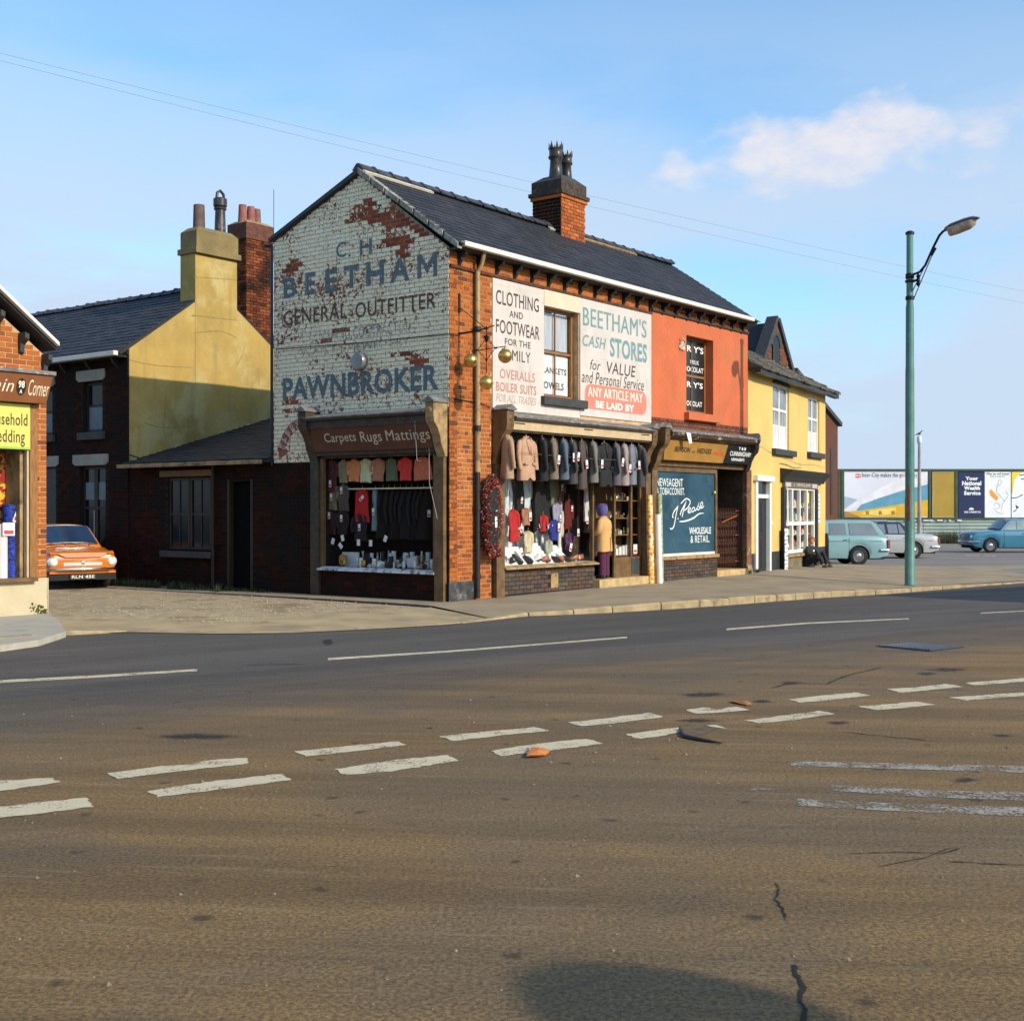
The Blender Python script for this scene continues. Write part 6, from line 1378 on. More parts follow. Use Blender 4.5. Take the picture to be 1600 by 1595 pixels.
mt_rs = M('orange_red_gate_strip', (0.40, 0.08, 0.03), .5)
mb = MB(); mb.hexa([(.35, -.03, 1.12), (1.22, -.03, 1.30), (1.22, -.02, 1.30), (.35, -.02, 1.12)], [(.35, -.03, 1.145), (1.22, -.03, 1.325), (1.22, -.02, 1.325), (.35, -.02, 1.145)])
for z in (.15, .80, 1.40): mb.box(1.05, 1.25, -.03, -.02, z, z + .02)
part('locking_bar', mb, mt_rs, gate)
mb = MB(); mb.box(11.36, 11.64, -.10, .3, .08, 2.72); part('pilaster', mb, M('peeling_brown_pilaster', (0.17, 0.075, 0.035), .75, .3, 4, .5, 30, dirt=(0.36, 0.26, 0.17), dirts=5, dth=(.56, .66)), news, bevel=.01)
pbox(news, 'party_end', 11.60, 11.61, 0, .3, 2.7, 6.35, mt_red, 0)
mb = MB(); mb.hexa([(11.36, -.16, .08), (11.64, -.16, .08), (11.64, -.1, .08), (11.36, -.1, .08)], [(11.40, -.11, .34), (11.62, -.11, .34), (11.62, -.1, .34), (11.40, -.1, .34)]); part('plinth_block', mb, mt_oldwood, news)
# ================================================================== YELLOW SHOP HOUSE (Y frame)
yel = thing('yellow_shop_house', 'yellow painted two storey shop house with white windows and stone slate roof', 'shop', (0, 0, 0), Y)
mt_yel = M('yellow_masonry_paint', (0.66, 0.46, 0.14), 0.7, 0.06, 1.2, 0.35, 25, dirt=(0.58, 0.40, 0.15), dirts=1.3, dth=(0.55, 0.75), streak=((0.40, 0.27, 0.10), .14))
YW = 8.05
HO = [(2.25, 3.88, 3.36, 5.12), (5.93, 7.30, 3.42, 5.06), (.62, 1.88, .08, 2.50), (3.30, 6.50, .45, 2.40)]
mb = MB(); cells(mb, 0.02, YW, .60, 5.25, HO, lambda a, b, c, d: mb.box(a, b, 0, .32, c, d)); part('painted_wall', mb, mt_yel, yel)
mb = MB(); cells(mb, 0.02, YW, -.2, .60, HO, lambda a, b, c, d: mb.box(a, b, -.012, .32, c, d)); part('black_plinth', mb, M('black_plinth_paint', (0.03, 0.03, 0.032), .6, .3, 4, .4, 30), yel)
mb = MB(); mb.box(YW - .3, YW, .32, 5, -.2, 5.3); mb.box(.02, YW, 4.8, 5.0, -.2, 5.3); mb.prism([(YW - .3, 0, 5.25), (YW - .3, 5, 5.25), (YW - .3, 2.5, 6.45)], (.29, 0, 0)); part('side_wall', mb, mt_yel, yel)
mb = MB(); mb.box(.3, YW - .3, .8, .85, -.1, 5.2); part('room_back', mb, mt_dark, yel)
mb = MB(); mb.box(.3, YW - .3, .32, .8, 2.9, 2.95); part('floor', mb, mt_dark, yel)
mt_wwin = M('white_window_paint', (0.78, 0.76, 0.70), .5, .05, 5)
def ywin(a0, a1, z0, z1, name='window'):
    w = pbox(yel, name, a0, a1, .06, .11, z1 - .06, z1, mt_wwin)
    for x in (a0, (a0 + a1) / 2 - .04, a1 - .08): pbox(w, 'frame', x, x + .08, .055, .11, z0, z1 - .06, mt_wwin)
    zt = z0 + (z1 - z0) * .62
    for z in (z0, zt - .05): pbox(w, 'rail', a0 + .08, a1 - .08, .058, .108, z, z + .07, mt_wwin)
    for x in (a0 + .08, (a0 + a1) / 2 + .04):
        xx = x + (a1 - a0) / 2 - .12
        pbox(w, 'pane', x, xx, .085, .09, zt + .02, z1 - .06, M('hazy_pane', (0.20, 0.23, 0.26), .1, .25, 2, spec=.7))
        pbox(w, 'pane', x, xx, .085, .09, (z0 + zt) / 2 + .1, zt - .05, M('dim_pane', (0.26, 0.28, 0.30), .12, .35, 2, spec=.6))
        pbox(w, 'blind', x, xx, .08, .084, z0 + .07, (z0 + zt) / 2 + .1, M('pinkish_white_blind', (0.66, 0.60, 0.60), .8, .12, 4))
        pbox(w, 'glazing_bar', (x + xx) / 2 - .012, (x + xx) / 2 + .012, .075, .08, z0 + .07, zt - .05, mt_wwin, 0)
        pbox(w, 'glazing_bar', x, xx, .072, .079, (z0 + zt) / 2 + .085, (z0 + zt) / 2 + .115, mt_wwin, 0)
    return w
ywin(*HO[0]); ywin(*HO[1])
pbox(yel, 'window_sill', 2.15, 4.28, -.12, .05, 3.20, 3.36, mt_dgrey, .006); pbox(yel, 'window_sill', 5.82, 7.55, -.12, .05, 3.26, 3.42, mt_dgrey, .006)
mb = MB(); mb.prism([(2.2, -.03, 5.12), (3.95, -.03, 5.12), (3.8, -.03, 5.20), (3.1, -.03, 5.25), (2.35, -.03, 5.20)], (0, .04, 0)); part('window_head', mb, mt_dgrey, yel)
mb = MB(); mb.box(0, YW, -.0, .32, 5.25, 5.30); part('wall_plate', mb, mt_dgrey, yel)
mb = MB(); n = 24
for i in range(n):
    a, b = -.02 + i * 8.4 / n, -.02 + (i + 1) * 8.4 / n; s = -.03 * math.sin(i * .9)
    mb.box(a + .004, b, -.34, -.20, 5.16 + s * .3, 5.28 + s * .3)
part('gutter', mb, mt_black, yel)
pbox(yel, 'eaves_board', -.0, 8.3, -.20, -.0, 5.24, 5.30, mt_black)
mb = MB(); mb.prism([(-.0, -.35, 5.27), (-.0, 2.5, 6.78), (-.0, 5.3, 5.25), (-.0, 5.2, 5.15), (-.0, 2.5, 6.66), (-.0, -.2, 5.20)], (8.35, 0, 0)); yr = part('roof', mb, mt_dgrey, yel)
DZ = 1.50; L = math.hypot(2.85, DZ)
for i in range(8):
    x = 0; s0 = i * .40
    while x < 8.40:
        w_ = rnd(.32, .62); a, b = x, min(x + w_, 8.42); x = b + .01
        if b - a < .1: continue
        mb = MB(); t = rnd(.025, .05); mb.cur = rnd(0, 1); dj = rnd(-.04, .03); P = []
        for s, h in ((s0 + dj, .01), (s0 + dj, .02 + t), (min(s0 + .48, L), t * .7), (min(s0 + .48, L), 0)):
            for u in (a, b): P.append((u, -.38 + 2.85 / L * s - DZ / L * h, 5.26 + DZ / L * s + 2.85 / L * h))
        mb.add(P, [(0, 1, 3, 2), (2, 3, 5, 4), (0, 2, 4, 6), (1, 7, 5, 3), (0, 6, 7, 1), (4, 5, 7, 6)]); part('stone_slate', mb, mt_stoneslate, yr, attr=True)
for i in range(6):
    mb = MB(); s0 = i * .47; v0 = -.38 + 2.85 / L * s0; v1 = v0 + .44; z0 = 5.27 + DZ / L * s0; z1 = z0 + .19
    mb.hexa([(8.30, v0, z0), (8.30, v1, z1), (8.48, v1, z1), (8.48, v0, z0)], [(8.30, v0, z0 + .09), (8.30, v1, z1 + .07), (8.48, v1, z1 + .05), (8.48, v0, z0 + .07)]); mb.cur = rnd(0, 1); part('verge_slate', mb, mt_stoneslate, yr, attr=True)
# door
pbox(yel, 'door_frame', .55, .72, -.06, .10, .06, 2.46, mt_wwin); pbox(yel, 'door_frame', 1.78, 1.93, -.06, .10, .06, 2.46, mt_wwin); pbox(yel, 'door_head', .45, 2.02, -.13, .10, 2.46, 2.60, mt_wwin)
dd = pbox(yel, 'door', .72, 1.78, .04, .09, .06, 2.02, M('black_blistered_door', (0.014, 0.014, 0.014), .4, .3, 6, .4, 40, dirt=(0.4, 0.38, 0.34), dirts=4.5, dth=(.72, .75)))
for a, z0, z1 in ((.82, 1.15, 1.9), (1.30, 1.15, 1.9), (.82, .2, .95), (1.30, .2, .95)): pbox(dd, 'door_panel', a, a + .38, .03, .041, z0, z1, mt_black, .006)
pbox(yel, 'transom', .72, 1.78, -.02, .08, 2.02, 2.12, mt_wwin); pbox(yel, 'fanlight', .72, 1.78, .05, .055, 2.12, 2.46, mt_darkglass)
pbox(yel, 'letter_slot', 2.08, 2.20, -.02, .0, 1.32, 1.42, mt_wwin)
# shop front
mt_bk = M('near_black_joinery', (0.028, 0.025, 0.024), .5, .3, 6)
mb = MB(); mb.prism([(2.95, -.34, 2.76), (2.95, -.36, 2.81), (2.95, .0, 2.86), (2.95, .0, 2.50), (2.95, -.10, 2.50), (2.95, -.16, 2.62)], (4.5, 0, 0)); part('cornice', mb, mt_bk, yel)
yf = pbox(yel, 'fascia', 3.14, 6.75, -.09, .0, 2.33, 2.50, M('brown_grey_fascia', (0.16, 0.12, 0.085), .6, .15, 5))
mb = MB(); text(mb, 'J. SINCLAIR', lambda a, z: (a, -.0935, z), 4.0, 2.365, 5.9, 2.465, .02); part('lettering', mb, letterpaint('grey_shop_lettering', (0.5, 0.44, 0.38), .6), yf)
for a in (3.2, 6.1): pbox(yf, 'pale_panel', a, a + .55, -.094, -.09, 2.36, 2.47, mt_lgryp if 'mt_lgryp' in globals() else M('pale_grey_panel', (0.45, 0.43, 0.42), .7))
for a in (3.02, 6.58): pbox(yel, 'pilaster', a, a + .20, -.10, .02, .0, 2.33, mt_bk)
yw = pbox(yel, 'shop_window', 3.24, 6.56, -.05, .04, 2.28, 2.33, mt_wwin)
for k in range(5):
    a = 3.24 + k * .80; pbox(yw, 'mullion', a, a + .10, -.05, .04, .52, 2.28, mt_wwin)
for z in (.50, 1.28): pbox(yw, 'rail', 3.24, 6.56, -.045, .035, z, z + .10, mt_wwin)
for z in (.60, 1.38):
    for k in range(4):
        a = 3.34 + k * .80; pbox(yw, 'pane', a, a + .70, -.005, .0, z, (1.28 if z < 1 else 2.28), mt_glass, 0)
pbox(yel, 'display_back', 3.2, 6.6, .45, .5, .3, 2.6, mt_dark)
rg = random.Random(5); ORD_ = ['', 'first', 'second', 'third', 'fourth', 'fifth', 'sixth', 'seventh', 'eighth', 'ninth', 'tenth', 'eleventh', 'twelfth', 'thirteenth']
for z in (.64, 1.02, 1.42, 1.80):
    pbox(yel, 'shelf', 3.3, 6.5, .08, .36, z - .02, z, mt_white, 0)
    x = 3.38; nc_ = {}
    while x < 6.45:
        cn_, m = rg.choice((('white', mt_card), ('red', C(.6, .1, .05)), ('green', C(.1, .3, .12)), ('yellow', C(.7, .55, .15)), ('black', mt_dark), ('cream', CHN))); nc_[cn_] = nc_.get(cn_, 0) + 1; h = rg.uniform(.10, .24); w_ = rg.uniform(.05, .09)
        mb = MB(); mb.lathe([(w_ / 2, 0), (w_ / 2, h * .75), (w_ * .25, h * .85), (w_ * .25, h), (0, h)], (0, 0, 0), 8)
        solo('jar', mb, m, '%s jar, %s of that colour on the %s shelf, yellow shop window' % (cn_, ORD_[nc_[cn_]], ('lowest', 'second', 'third', 'top')[[.64, 1.02, 1.42, 1.80].index(z)]), 'jar', (x, .2, z), Y, 'jars on the yellow shop window shelves')
        x += rg.uniform(.11, .22)
pbox(yw, 'yellow_bill', 5.78, 6.02, -.012, -.008, 1.92, 2.22, M('yellow_paper', (0.75, 0.68, 0.05), .8), 0)
mb = MB(); mb.box(3.24, 6.56, -.02, .05, .0, .40); part('stallriser', mb, M('mossy_cement', (0.17, 0.14, 0.09), .95, .3, 4, .5, 30), yel)
pbox(yel, 'sill', 3.2, 6.6, -.10, .03, .40, .48, mt_oldwood)
mb = MB(); mb.hexa([(YW - .06, -.12, -.1), (YW + .05, -.12, -.1), (YW + .05, .0, -.1), (YW - .06, .0, -.1)], [(YW - .05, -.08, 1.0), (YW + .04, -.08, 1.0), (YW + .04, .0, 1.0), (YW - .05, .0, 1.0)]); mb.box(YW - .1, YW + .1, -.16, .0, -.1, .12); part('corner_guard', mb, mt_bk, yel)
mb = MB()
P = [(0, 3.42), (.6, 3.38), (1.3, 3.34), (2.2, 3.22), (3.6, 3.12), (5.0, 3.02), (6.6, 3.06), (8.0, 3.0)]; ribbon(mb, P, [.012, .02, .015, .02, .012, .02, .015, .01], onF(.003), 4); part('wall_crack', mb, mt_oldwood, yel)
mb = MB(); ribbon(mb, [(2.9, 2.98), (3.6, 2.96), (4.4, 2.90), (5.2, 2.94)], [.02, .03, .02, .01], onF(.004), 4); part('wall_crack', mb, mt_dgrey, yel)
# hanging price boards either side of the window
def strings(label, u, d, z0, z1, n, seed):
    t = thing('news_rack', label, 'card strip', (u, -d, z0), Y, 'strips of white cards hung beside the yellow shop window', local=True); rg = random.Random(seed); h = (z1 - z0) / n
    pb_ = MB(); pb_.box(-.17, .17, -.01, .01, 0, z1 - z0); part('backing', pb_, mt_bk, t)
    for k in range(n):
        mb = MB(); mb.box(-.16, .16, -.022, -.012, -h * .42, h * .42); mb.xf(Matrix.Translation((rg.uniform(-.015, .015), 0, h * (k + .5))) @ Matrix.Rotation(rg.uniform(-.08, .08), 4, 'Y')); c = part('card', mb, mt_tag, t)
strings('lower strip of white cards hung left of the yellow shop window', 3.02, .14, .02, 1.22, 11, 1)
strings('upper strip of white cards hung right of the yellow shop window', 6.92, .05, 1.32, 2.22, 7, 2)
mb = MB(); mb.prism([(-.02, 0, 0), (.1, 0, .05), (.06, 0, 1.0), (-.02, 0, 1.1)], (0, -.02, 0)); solo('white_sheet', mb, mt_tag, 'narrow white sheet hung at the left edge of the yellow shop window', 'sheet', (3.22, -.12, 1.25), Y)

# ================================================================== BACKGROUND BUILDINGS ON THE RIGHT
goth = thing('gothic_gable_building', 'steep roofed dark brick building with narrow arched window behind the yellow house', 'building', (*[R_ for R_ in ((1213 - CX) / FP * 52, 52)], 0))
gx, gy = (1213 - CX) / FP * 52, 52.0
Gf = Fr(gx, gy, 52.0); goth.rotation_euler = (0, 0, Gf.ang); OFF[goth.name] = (0, 0, 0)
def Gz(py, t=52.0): return H + (CY - py) * t / FP
A_ = [Gf.F(x, y) for x, y in ((1189, 572), (1213, 499), (1238, 590))]
mb = MB(); mb.prism([(A_[0][0], 0, 0), (A_[2][0], 0, 0), (A_[2][0], 0, A_[2][1]), (A_[1][0], 0, A_[1][1]), (A_[0][0], 0, A_[0][1])], (0, .4, 0)); part('gable_wall', mb, mt_mortar_dark, goth)
def ingo(a, z):
    if z > A_[1][1] - .1: return False
    if a < A_[1][0]: return z < A_[0][1] + (A_[1][1] - A_[0][1]) * (a - A_[0][0]) / (A_[1][0] - A_[0][0])
    return z < A_[1][1] + (A_[2][1] - A_[1][1]) * (a - A_[1][0]) / (A_[2][0] - A_[1][0])
wgo = [Gf.F(x, y) for x, y in ((1207, 572), (1216, 540))]
bl_ = lay(A_[0][0], A_[2][0], 4.5, A_[1][1], lambda a, z: ingo(a, z) and not (wgo[0][0] - .1 < a < wgo[1][0] + .1 and z < wgo[1][1] + .2))
mb = MB()
for b in bl_: mb.cur = rnd(0, 1); mb.box(b[0], b[1], -.008, .01, b[2], b[3])
part('brickwork', mb, mt_brown, goth, attr=True, kind='stuff')
a0, a1, zt = wgo[0][0], wgo[1][0], wgo[1][1]; am = (a0 + a1) / 2; rr = (a1 - a0) / 2 + .02
arch = [(am + rr * math.cos(t), zt + rr * 1.3 * math.sin(t)) for t in [math.pi * k / 8 for k in range(9)]]
mb = MB(); mb.prism([(a, -.03, z) for a, z in [(a0 - .02, 5), *[(p[0], p[1]) for p in arch[::-1]], (a1 + .02, 5)]], (0, .035, 0)); wgo_ = part('arched_window', mb, mt_darkglass, goth)
mb = MB(); ribbon(mb, [(am + (rr + .14) * math.cos(t), zt + (rr * 1.3 + .14) * math.sin(t)) for t in [math.pi * k / 8 for k in range(9)]], .22, onF(.05)); mb.box(a0 - .02, a0 + .08, -.05, -.03, 5, zt); part('window_surround', mb, mt_dgrey, wgo_)
mb = MB(); P0, P1, P2 = A_
for (pa, pb2) in ((P0, P1), (P1, P2)):
    d = Vector((pb2[0] - pa[0], 0, pb2[1] - pa[1])).normalized(); n_ = Vector((-d.z, 0, d.x)); a = Vector((pa[0], -.12, pa[1])) - d * (.5 if pa is P0 else -.02); b = Vector((pb2[0], -.12, pb2[1])) + d * .06
    mb.hexa([a, b, b - n_ * -.17, a - n_ * -.17], [a + Vector((0, .5, 0)), b + Vector((0, .5, 0)), b + n_ * .17 + Vector((0, .5, 0)), a + n_ * .17 + Vector((0, .5, 0))])
part('coping', mb, mt_dgrey, goth)
mb = MB(); mb.prism([(P0[0] - .6, .3, P0[1] - 1.0), (P1[0], .3, P1[1] - .1), (P2[0] + .3, .3, P2[1] - .5)], (0, 9, 0)); part('roof', mb, mt_slate, goth)
mb = MB(); mb.box(P0[0] - .2, P2[0], .4, 9, 0, P0[1] - .8); part('side_wall', mb, mt_brown, goth)
far = thing('far_brick_building', 'plain brown brick building with black slit window beyond the yellow house', 'building', ((1298 - CX) / FP * 70, 70, 0))
Ff = Fr((1309 - CX) / FP * 70, 70, 62.0); far.rotation_euler = (0, 0, Ff.ang); far.location = (Ff.ox, Ff.oy, -.3); OFF[far.name] = (0, 0, 0)
za, zb = Gz(665, 70) + .3, Gz(640, 66) + .3
mb = MB(); mb.hexa([(-9, 0, 0), (0, 0, 0), (0, 6, 0), (-9, 6, 0)], [(-9, 0, zb + 1.5), (0, 0, za), (0, 6, za), (-9, 6, zb + 1.5)]); part('wall', mb, mt_brown, far)
mb = MB(); mb.hexa([(-9, -.2, zb + 1.5), (.25, -.2, za - .02), (.25, 6, za - .02), (-9, 6, zb + 1.5)], [(-9, -.2, zb + 1.75), (.25, -.2, za + .2), (.25, 6, za + .2), (-9, 6, zb + 1.75)]); part('coping', mb, mt_dgrey, far)
mb = MB(); mb.box(-1.75, -1.25, -.03, .0, 1.8, 5.4); part('slit_window', mb, mt_black, far)

# ================================================================== THE HOUSE WITH THE OCHRE GABLE (S frame, v 9.4 on)
VG = 9.4
och = thing('ochre_gable_house', 'dark brick house with ochre rendered end gable and tall rendered chimney', 'house', (0, VG, 0), S)
mt_och = M('ochre_render', (0.41, 0.275, 0.075), 0.85, 0.16, 0.9, 0.35, 25, dirt=(0.50, 0.39, 0.16), dirts=1.1, dth=(0.45, 0.66), streak=((0.25, 0.17, 0.06), .38))
mt_och2 = M('grimy_ochre_render', (0.22, 0.16, 0.065), 0.88, 0.2, 1.6, 0.4, 30, dirt=(0.14, 0.11, 0.06), dirts=2.2, dth=(0.5, 0.7))
UR = 4.95
mb = MB(); mb.prism([(.035, VG, -.1), (UR, VG, -.1), (UR, VG, 5.30), (2.47, VG, 7.03), (.035, VG, 5.32)], (0, .3, 0)); part('gable_wall', mb, mt_och, och)
CHX = (1.86, 3.12)
mb = MB(); mb.box(CHX[0], CHX[1], VG - .012, VG + .55, 3.2, 7.76); chm = part('chimney', mb, mt_och, och, bevel=.01)
mb = MB(); mb.box(CHX[0] - .05, CHX[1] + .05, VG - .11, VG + .60, 7.76, 7.90); mb.box(CHX[0] - .0, CHX[1] + .0, VG - .06, VG + .55, 7.90, 8.30)
mb.hexa([(CHX[0], VG - .06, 8.30), (CHX[1], VG - .06, 8.30), (CHX[1], VG + .55, 8.30), (CHX[0], VG + .55, 8.30)], [(CHX[0] + .14, VG + .05, 8.42), (CHX[1] - .14, VG + .05, 8.42), (CHX[1] - .14, VG + .45, 8.42), (CHX[0] + .14, VG + .45, 8.42)]); part('chimney_head', mb, mt_och2, chm, bevel=.012)
x1 = S.F(311, 330, -(VG + .25))[0]; zt = S.F(311, 319, -(VG + .25))[1]
mb = MB(); mb.lathe([(.145, 0), (.13, zt - 8.40), (.11, zt - 8.40), (.11, .05)], (x1, VG + .25, 8.38), 18); part('chimney_pot', mb, M('sooty_clay_pot', (0.11, 0.075, 0.06), .8, .3, 5), chm, smooth=True)
x2 = S.F(344, 330, -(VG + .25))[0]; zt2 = S.F(344, 297, -(VG + .25))[1]; hh = zt2 - 8.38
mb = MB(); mb.lathe([(.14, 0), (.12, hh * .55), (.15, hh * .56), (.155, hh * .60), (.13, hh * .62), (.165, hh * .64), (.165, hh * .80), (.13, hh * .82), (.11, hh * .82), (0, hh * .7)], (x2, VG + .25, 8.38), 18)
mb.tube([(x2 - .11, VG + .25, 8.38 + hh * .80), (x2 - .09, VG + .25, 8.38 + hh * .93), (x2, VG + .25, 8.38 + hh * .99), (x2 + .10, VG + .25, 8.38 + hh * .92), (x2 + .12, VG + .25, 8.38 + hh * .80)], .035, 8); part('cowl', mb, mt_pot, chm, smooth=True)
# render lines and the plumbing scar
mt_line = M('hairline_crack', (0.24, 0.17, 0.07), .9, .3, 10)
mb = MB(); FO = lambda x, y: S.F(x, y, -VG + .004); fo = onF(-VG + .004)
for L_ in ([(322, 585), (345, 583), (352, 588)], [(202, 562), (240, 570), (300, 574)], [(383, 538), (378, 556), (370, 570)], [(300, 636), (300, 665), (296, 675)], [(258, 636), (256, 670), (262, 690)], [(225, 660), (260, 668), (320, 662)]):
    ribbon(mb, [FO(*p) for p in L_], .012, fo, 3)
for L_ in ([(303, 432), (370, 437)], [(303, 520), (345, 517), (370, 528)], [(300, 492), (370, 500)]): ribbon(mb, [S.F(*p, -VG + .016) for p in L_], .012, onF(-VG + .016), 3)
part('render_crack', mb, mt_line, och)
mb = MB(); ribbon(mb, [FO(*p) for p in ((334, 590), (332, 610), (333, 635), (336, 660), (341, 675))], [.08, .07, .07, .07, .09], fo, 4); part('plaster_scar', mb, M('pale_scar', (0.50, 0.44, 0.26), .9, .15, 8), och)
mb = MB(); ribbon(mb, [FO(*p) for p in ((323, 583), (334, 586), (352, 588))], [.09, .14, .03], fo, 4); ribbon(mb, [FO(*p) for p in ((334, 585), (334, 596))], [.12, .06], fo, 3); part('dark_stain', mb, M('rust_stain', (0.13, 0.09, 0.04), .9, .3, 9), och)
# side wall of dark brick, in the plane u = 0
LEN = 7.8
HW = [(10.36, 11.12, 3.50, 4.66), (10.24, 11.26, .80, 2.72), (12.35, 13.0, 3.50, 4.62), (12.2, 13.3, .1, 2.72)]
mb = MB(); cells(mb, VG, VG + LEN, -.1, 5.2, HW, lambda a, b, c, d: mb.box(.0, .3, a + (0.002 if a == VG else 0), b, c, d)); part('side_wall', mb, mt_mortar_dark, och)
mb = MB(); mb.box(.9, .95, VG + .3, VG + LEN, 0, 5.1); mb.box(.3, .9, VG + .3, VG + LEN, 2.95, 3.0); part('room_back', mb, mt_dark, och)
hb = lay(VG, VG + LEN, .0, 5.2, lambda v, z: not any(h[0] - .02 < v < h[1] + .02 and h[2] - .02 < z < h[3] + .28 for h in HW))
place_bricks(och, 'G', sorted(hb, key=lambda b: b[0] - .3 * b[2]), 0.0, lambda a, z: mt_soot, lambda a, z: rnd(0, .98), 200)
mt_slint = M('grey_stone_lintel', (0.30, 0.29, 0.24), .9, .12, 4, .3, 30)
for h in HW:
    mb = MB(); a0, a1 = h[0] - .12, h[1] + .22; z = h[3] + .02; mb.prism([(-.035, a0, z + .25), (-.035, a1, z + .25), (-.035, a1, z + .06), (-.035, a1 - .1, z), (-.035, a0 + .1, z), (-.035, a0, z + .06)], (.05, 0, 0)); part('lintel', mb, mt_slint, och)
    if h[2] > 1: mb = MB(); mb.box(-.08, .05, h[0] - .12, h[1] + .12, h[2] - .17, h[2]); part('window_sill', mb, mt_dgrey, och)
mt_blindb = M('pale_blue_blind', (0.15, 0.20, 0.22), .6, .12, 4)
sash(och, 'G', HW[0][0], HW[0][1], 3.50, 4.66, .10, mt_dkframe, mt_darkglass, 0, 4.12, .07, lower=mt_blindb)
def dbl(par, h, wood, up, low):
    m_ = (h[0] + h[1]) / 2
    a = sash(par, 'G', h[0], m_, h[2], h[3], .10, wood, up, 0, (h[2] + h[3]) / 2, .07, lower=low); b = sash(par, 'G', m_, h[1], h[2], h[3], .10, wood, up, 0, (h[2] + h[3]) / 2, .07, lower=low); return a, b
for w_ in dbl(och, HW[1], mt_dkframe, mt_darkglass, mt_darkglass):
    pass
for v in (10.30, 10.82): mb = MB(); mb.box(.125, .129, v + .03, v + .38, 1.95, 2.35); part('curtain', mb, mt_blindb, och)
sash(och, 'G', HW[2][0], HW[2][1], 3.5, 4.62, .10, mt_dkframe, mt_darkglass, 0, None, .07, lower=mt_blindb)
mb = MB(); mb.box(.10, .14, 12.2, 13.3, .1, 2.72); part('door', mb, mt_black, och)
for v in (10.28, 10.80): mb = MB(); mb.box(.085, .095, v, v + .012, .9, 1.7); part('bright_edge', mb, mt_white, och)
# its roof
E0 = (-.25, 5.22); R0 = (2.47, 7.06)
mb = MB(); mb.prism([(E0[0], VG + .03, E0[1]), (R0[0], VG + .03, R0[1]), (5.2, VG + .03, 5.26), (5.1, VG + .03, 5.2), (R0[0], VG + .03, R0[1] - .06), (E0[0] + .1, VG + .03, E0[1] - .04)], (0, LEN + .03, 0)); orf = part('roof', mb, mt_slate, och)
slates(orf, 'slate', mt_slate, VG + .015, VG + LEN + .08, (E0[0] - .02, E0[1]), R0, axis='v')
def ridge_v(par, v0, v1, u, z, off):
    v = v0
    while v < v1 - .1:
        o = put('ridge_tile', _rt, par); o.rotation_euler = (0, rnd(-.01, .01), math.pi / 2); o.location = (u - off[0], v - off[1], z + rnd(-.01, .01) - off[2]); v += .46
ridge_v(orf, VG + .6, VG + LEN, R0[0], R0[1] + .06, (0, VG, 0))
mb = MB(); mb.box(-.40, -.28, VG - .03, VG + LEN + .1, 5.14, 5.24); part('gutter', mb, mt_white, och, bevel=.01)
mb = MB(); mb.box(-.28, -.0, VG + .02, VG + LEN, 5.12, 5.17); part('soffit', mb, mt_black, och)
for k in range(8): mb = MB(); v = VG + .35 + k; mb.prism([(0, v, 4.92), (-.12, v, 5.02), (-.18, v, 5.12), (0, v, 5.12)], (0, .07, 0)); part('corbel', mb, mt_black, och)
# tall red chimney of the house behind
rear = thing('rear_terrace_house', 'brick house mostly hidden behind the gables, with a tall red brick chimney', 'house', (5.5, 11.6, 0), S)
mb = MB(); mb.box(5.35, 11, 11.6, 16, 0, 5.3); part('wall', mb, mt_soot, rear)
mb = MB(); mb.prism([(5.3, 11.4, 5.2), (5.3, 13.8, 6.9), (5.3, 16.2, 5.2)], (5.8, 0, 0)); part('roof', mb, mt_slate, rear)
ru0, ru1, rv0, rv1 = 5.66, 6.62, 12.0, 12.75
mb = MB(); mb.box(ru0 + .008, ru1, rv0 + .008, rv1, 5, 9.2); rc = part('chimney', mb, mt_mortar_dark, rear)
mt_rch = brickmat('smoky_red_brick', [(0.06, 0.022, 0.014), (0.22, 0.06, 0.025), (0.30, 0.085, 0.03), (0.12, 0.035, 0.02)], dth=(0.42, 0.66))
n_ = 0
for (k, a0, a1, pl_) in (('F', ru0, ru1, rv0), ('G', rv0, rv1, ru0)):
    for b in lay(a0, a1, 6.3, 9.1, lambda a, z: True, off=a0):
        o = brickobj(rc, k, *b, mt_rch, rnd(0, .98)); ca, cz = (b[0] + b[1]) / 2, (b[2] + b[3]) / 2
        o.location = (ca - 5.5, pl_ + .013 - 11.6, cz) if k == 'F' else (pl_ + .013 - 5.5, ca - 11.6, cz)
mb = MB(); mb.box(ru0 - .04, ru1 + .04, rv0 - .04, rv1 + .04, 9.1, 9.18); mb.box(ru0 - .02, ru1 + .02, rv0 - .02, rv1 + .02, 9.18, 9.55); part('chimney_head', mb, M('smoky_chimney_head', (0.12, 0.045, 0.03), .9, .3, 8, .5, 40), rc, bevel=.01)
mb = MB(); mb.hexa([(ru0 - .02, rv0 - .02, 9.55), (ru1 + .02, rv0 - .02, 9.55), (ru1 + .02, rv1 + .02, 9.55), (ru0 - .02, rv1 + .02, 9.55)], [(ru0 + .12, rv0 + .1, 9.64), (ru1 - .12, rv0 + .1, 9.64), (ru1 - .12, rv1 - .1, 9.64), (ru0 + .12, rv1 - .1, 9.64)]); part('flaunching', mb, mt_oldwood, rc)
for px, py, m in ((379, 320, (0.27, 0.10, 0.08)), (392, 323, (0.27, 0.10, 0.08)), (401, 327, (0.18, 0.09, 0.08))):
    u, z = S.F(px, py, -12.35); mb = MB(); mb.lathe([(.13, 0), (.105, z - 9.6), (.085, z - 9.6), (0, .02)], (u, 12.35, 9.6), 14); part('chimney_pot', mb, M('clay_pot', m, .8, .2, 6), rc, smooth=True)

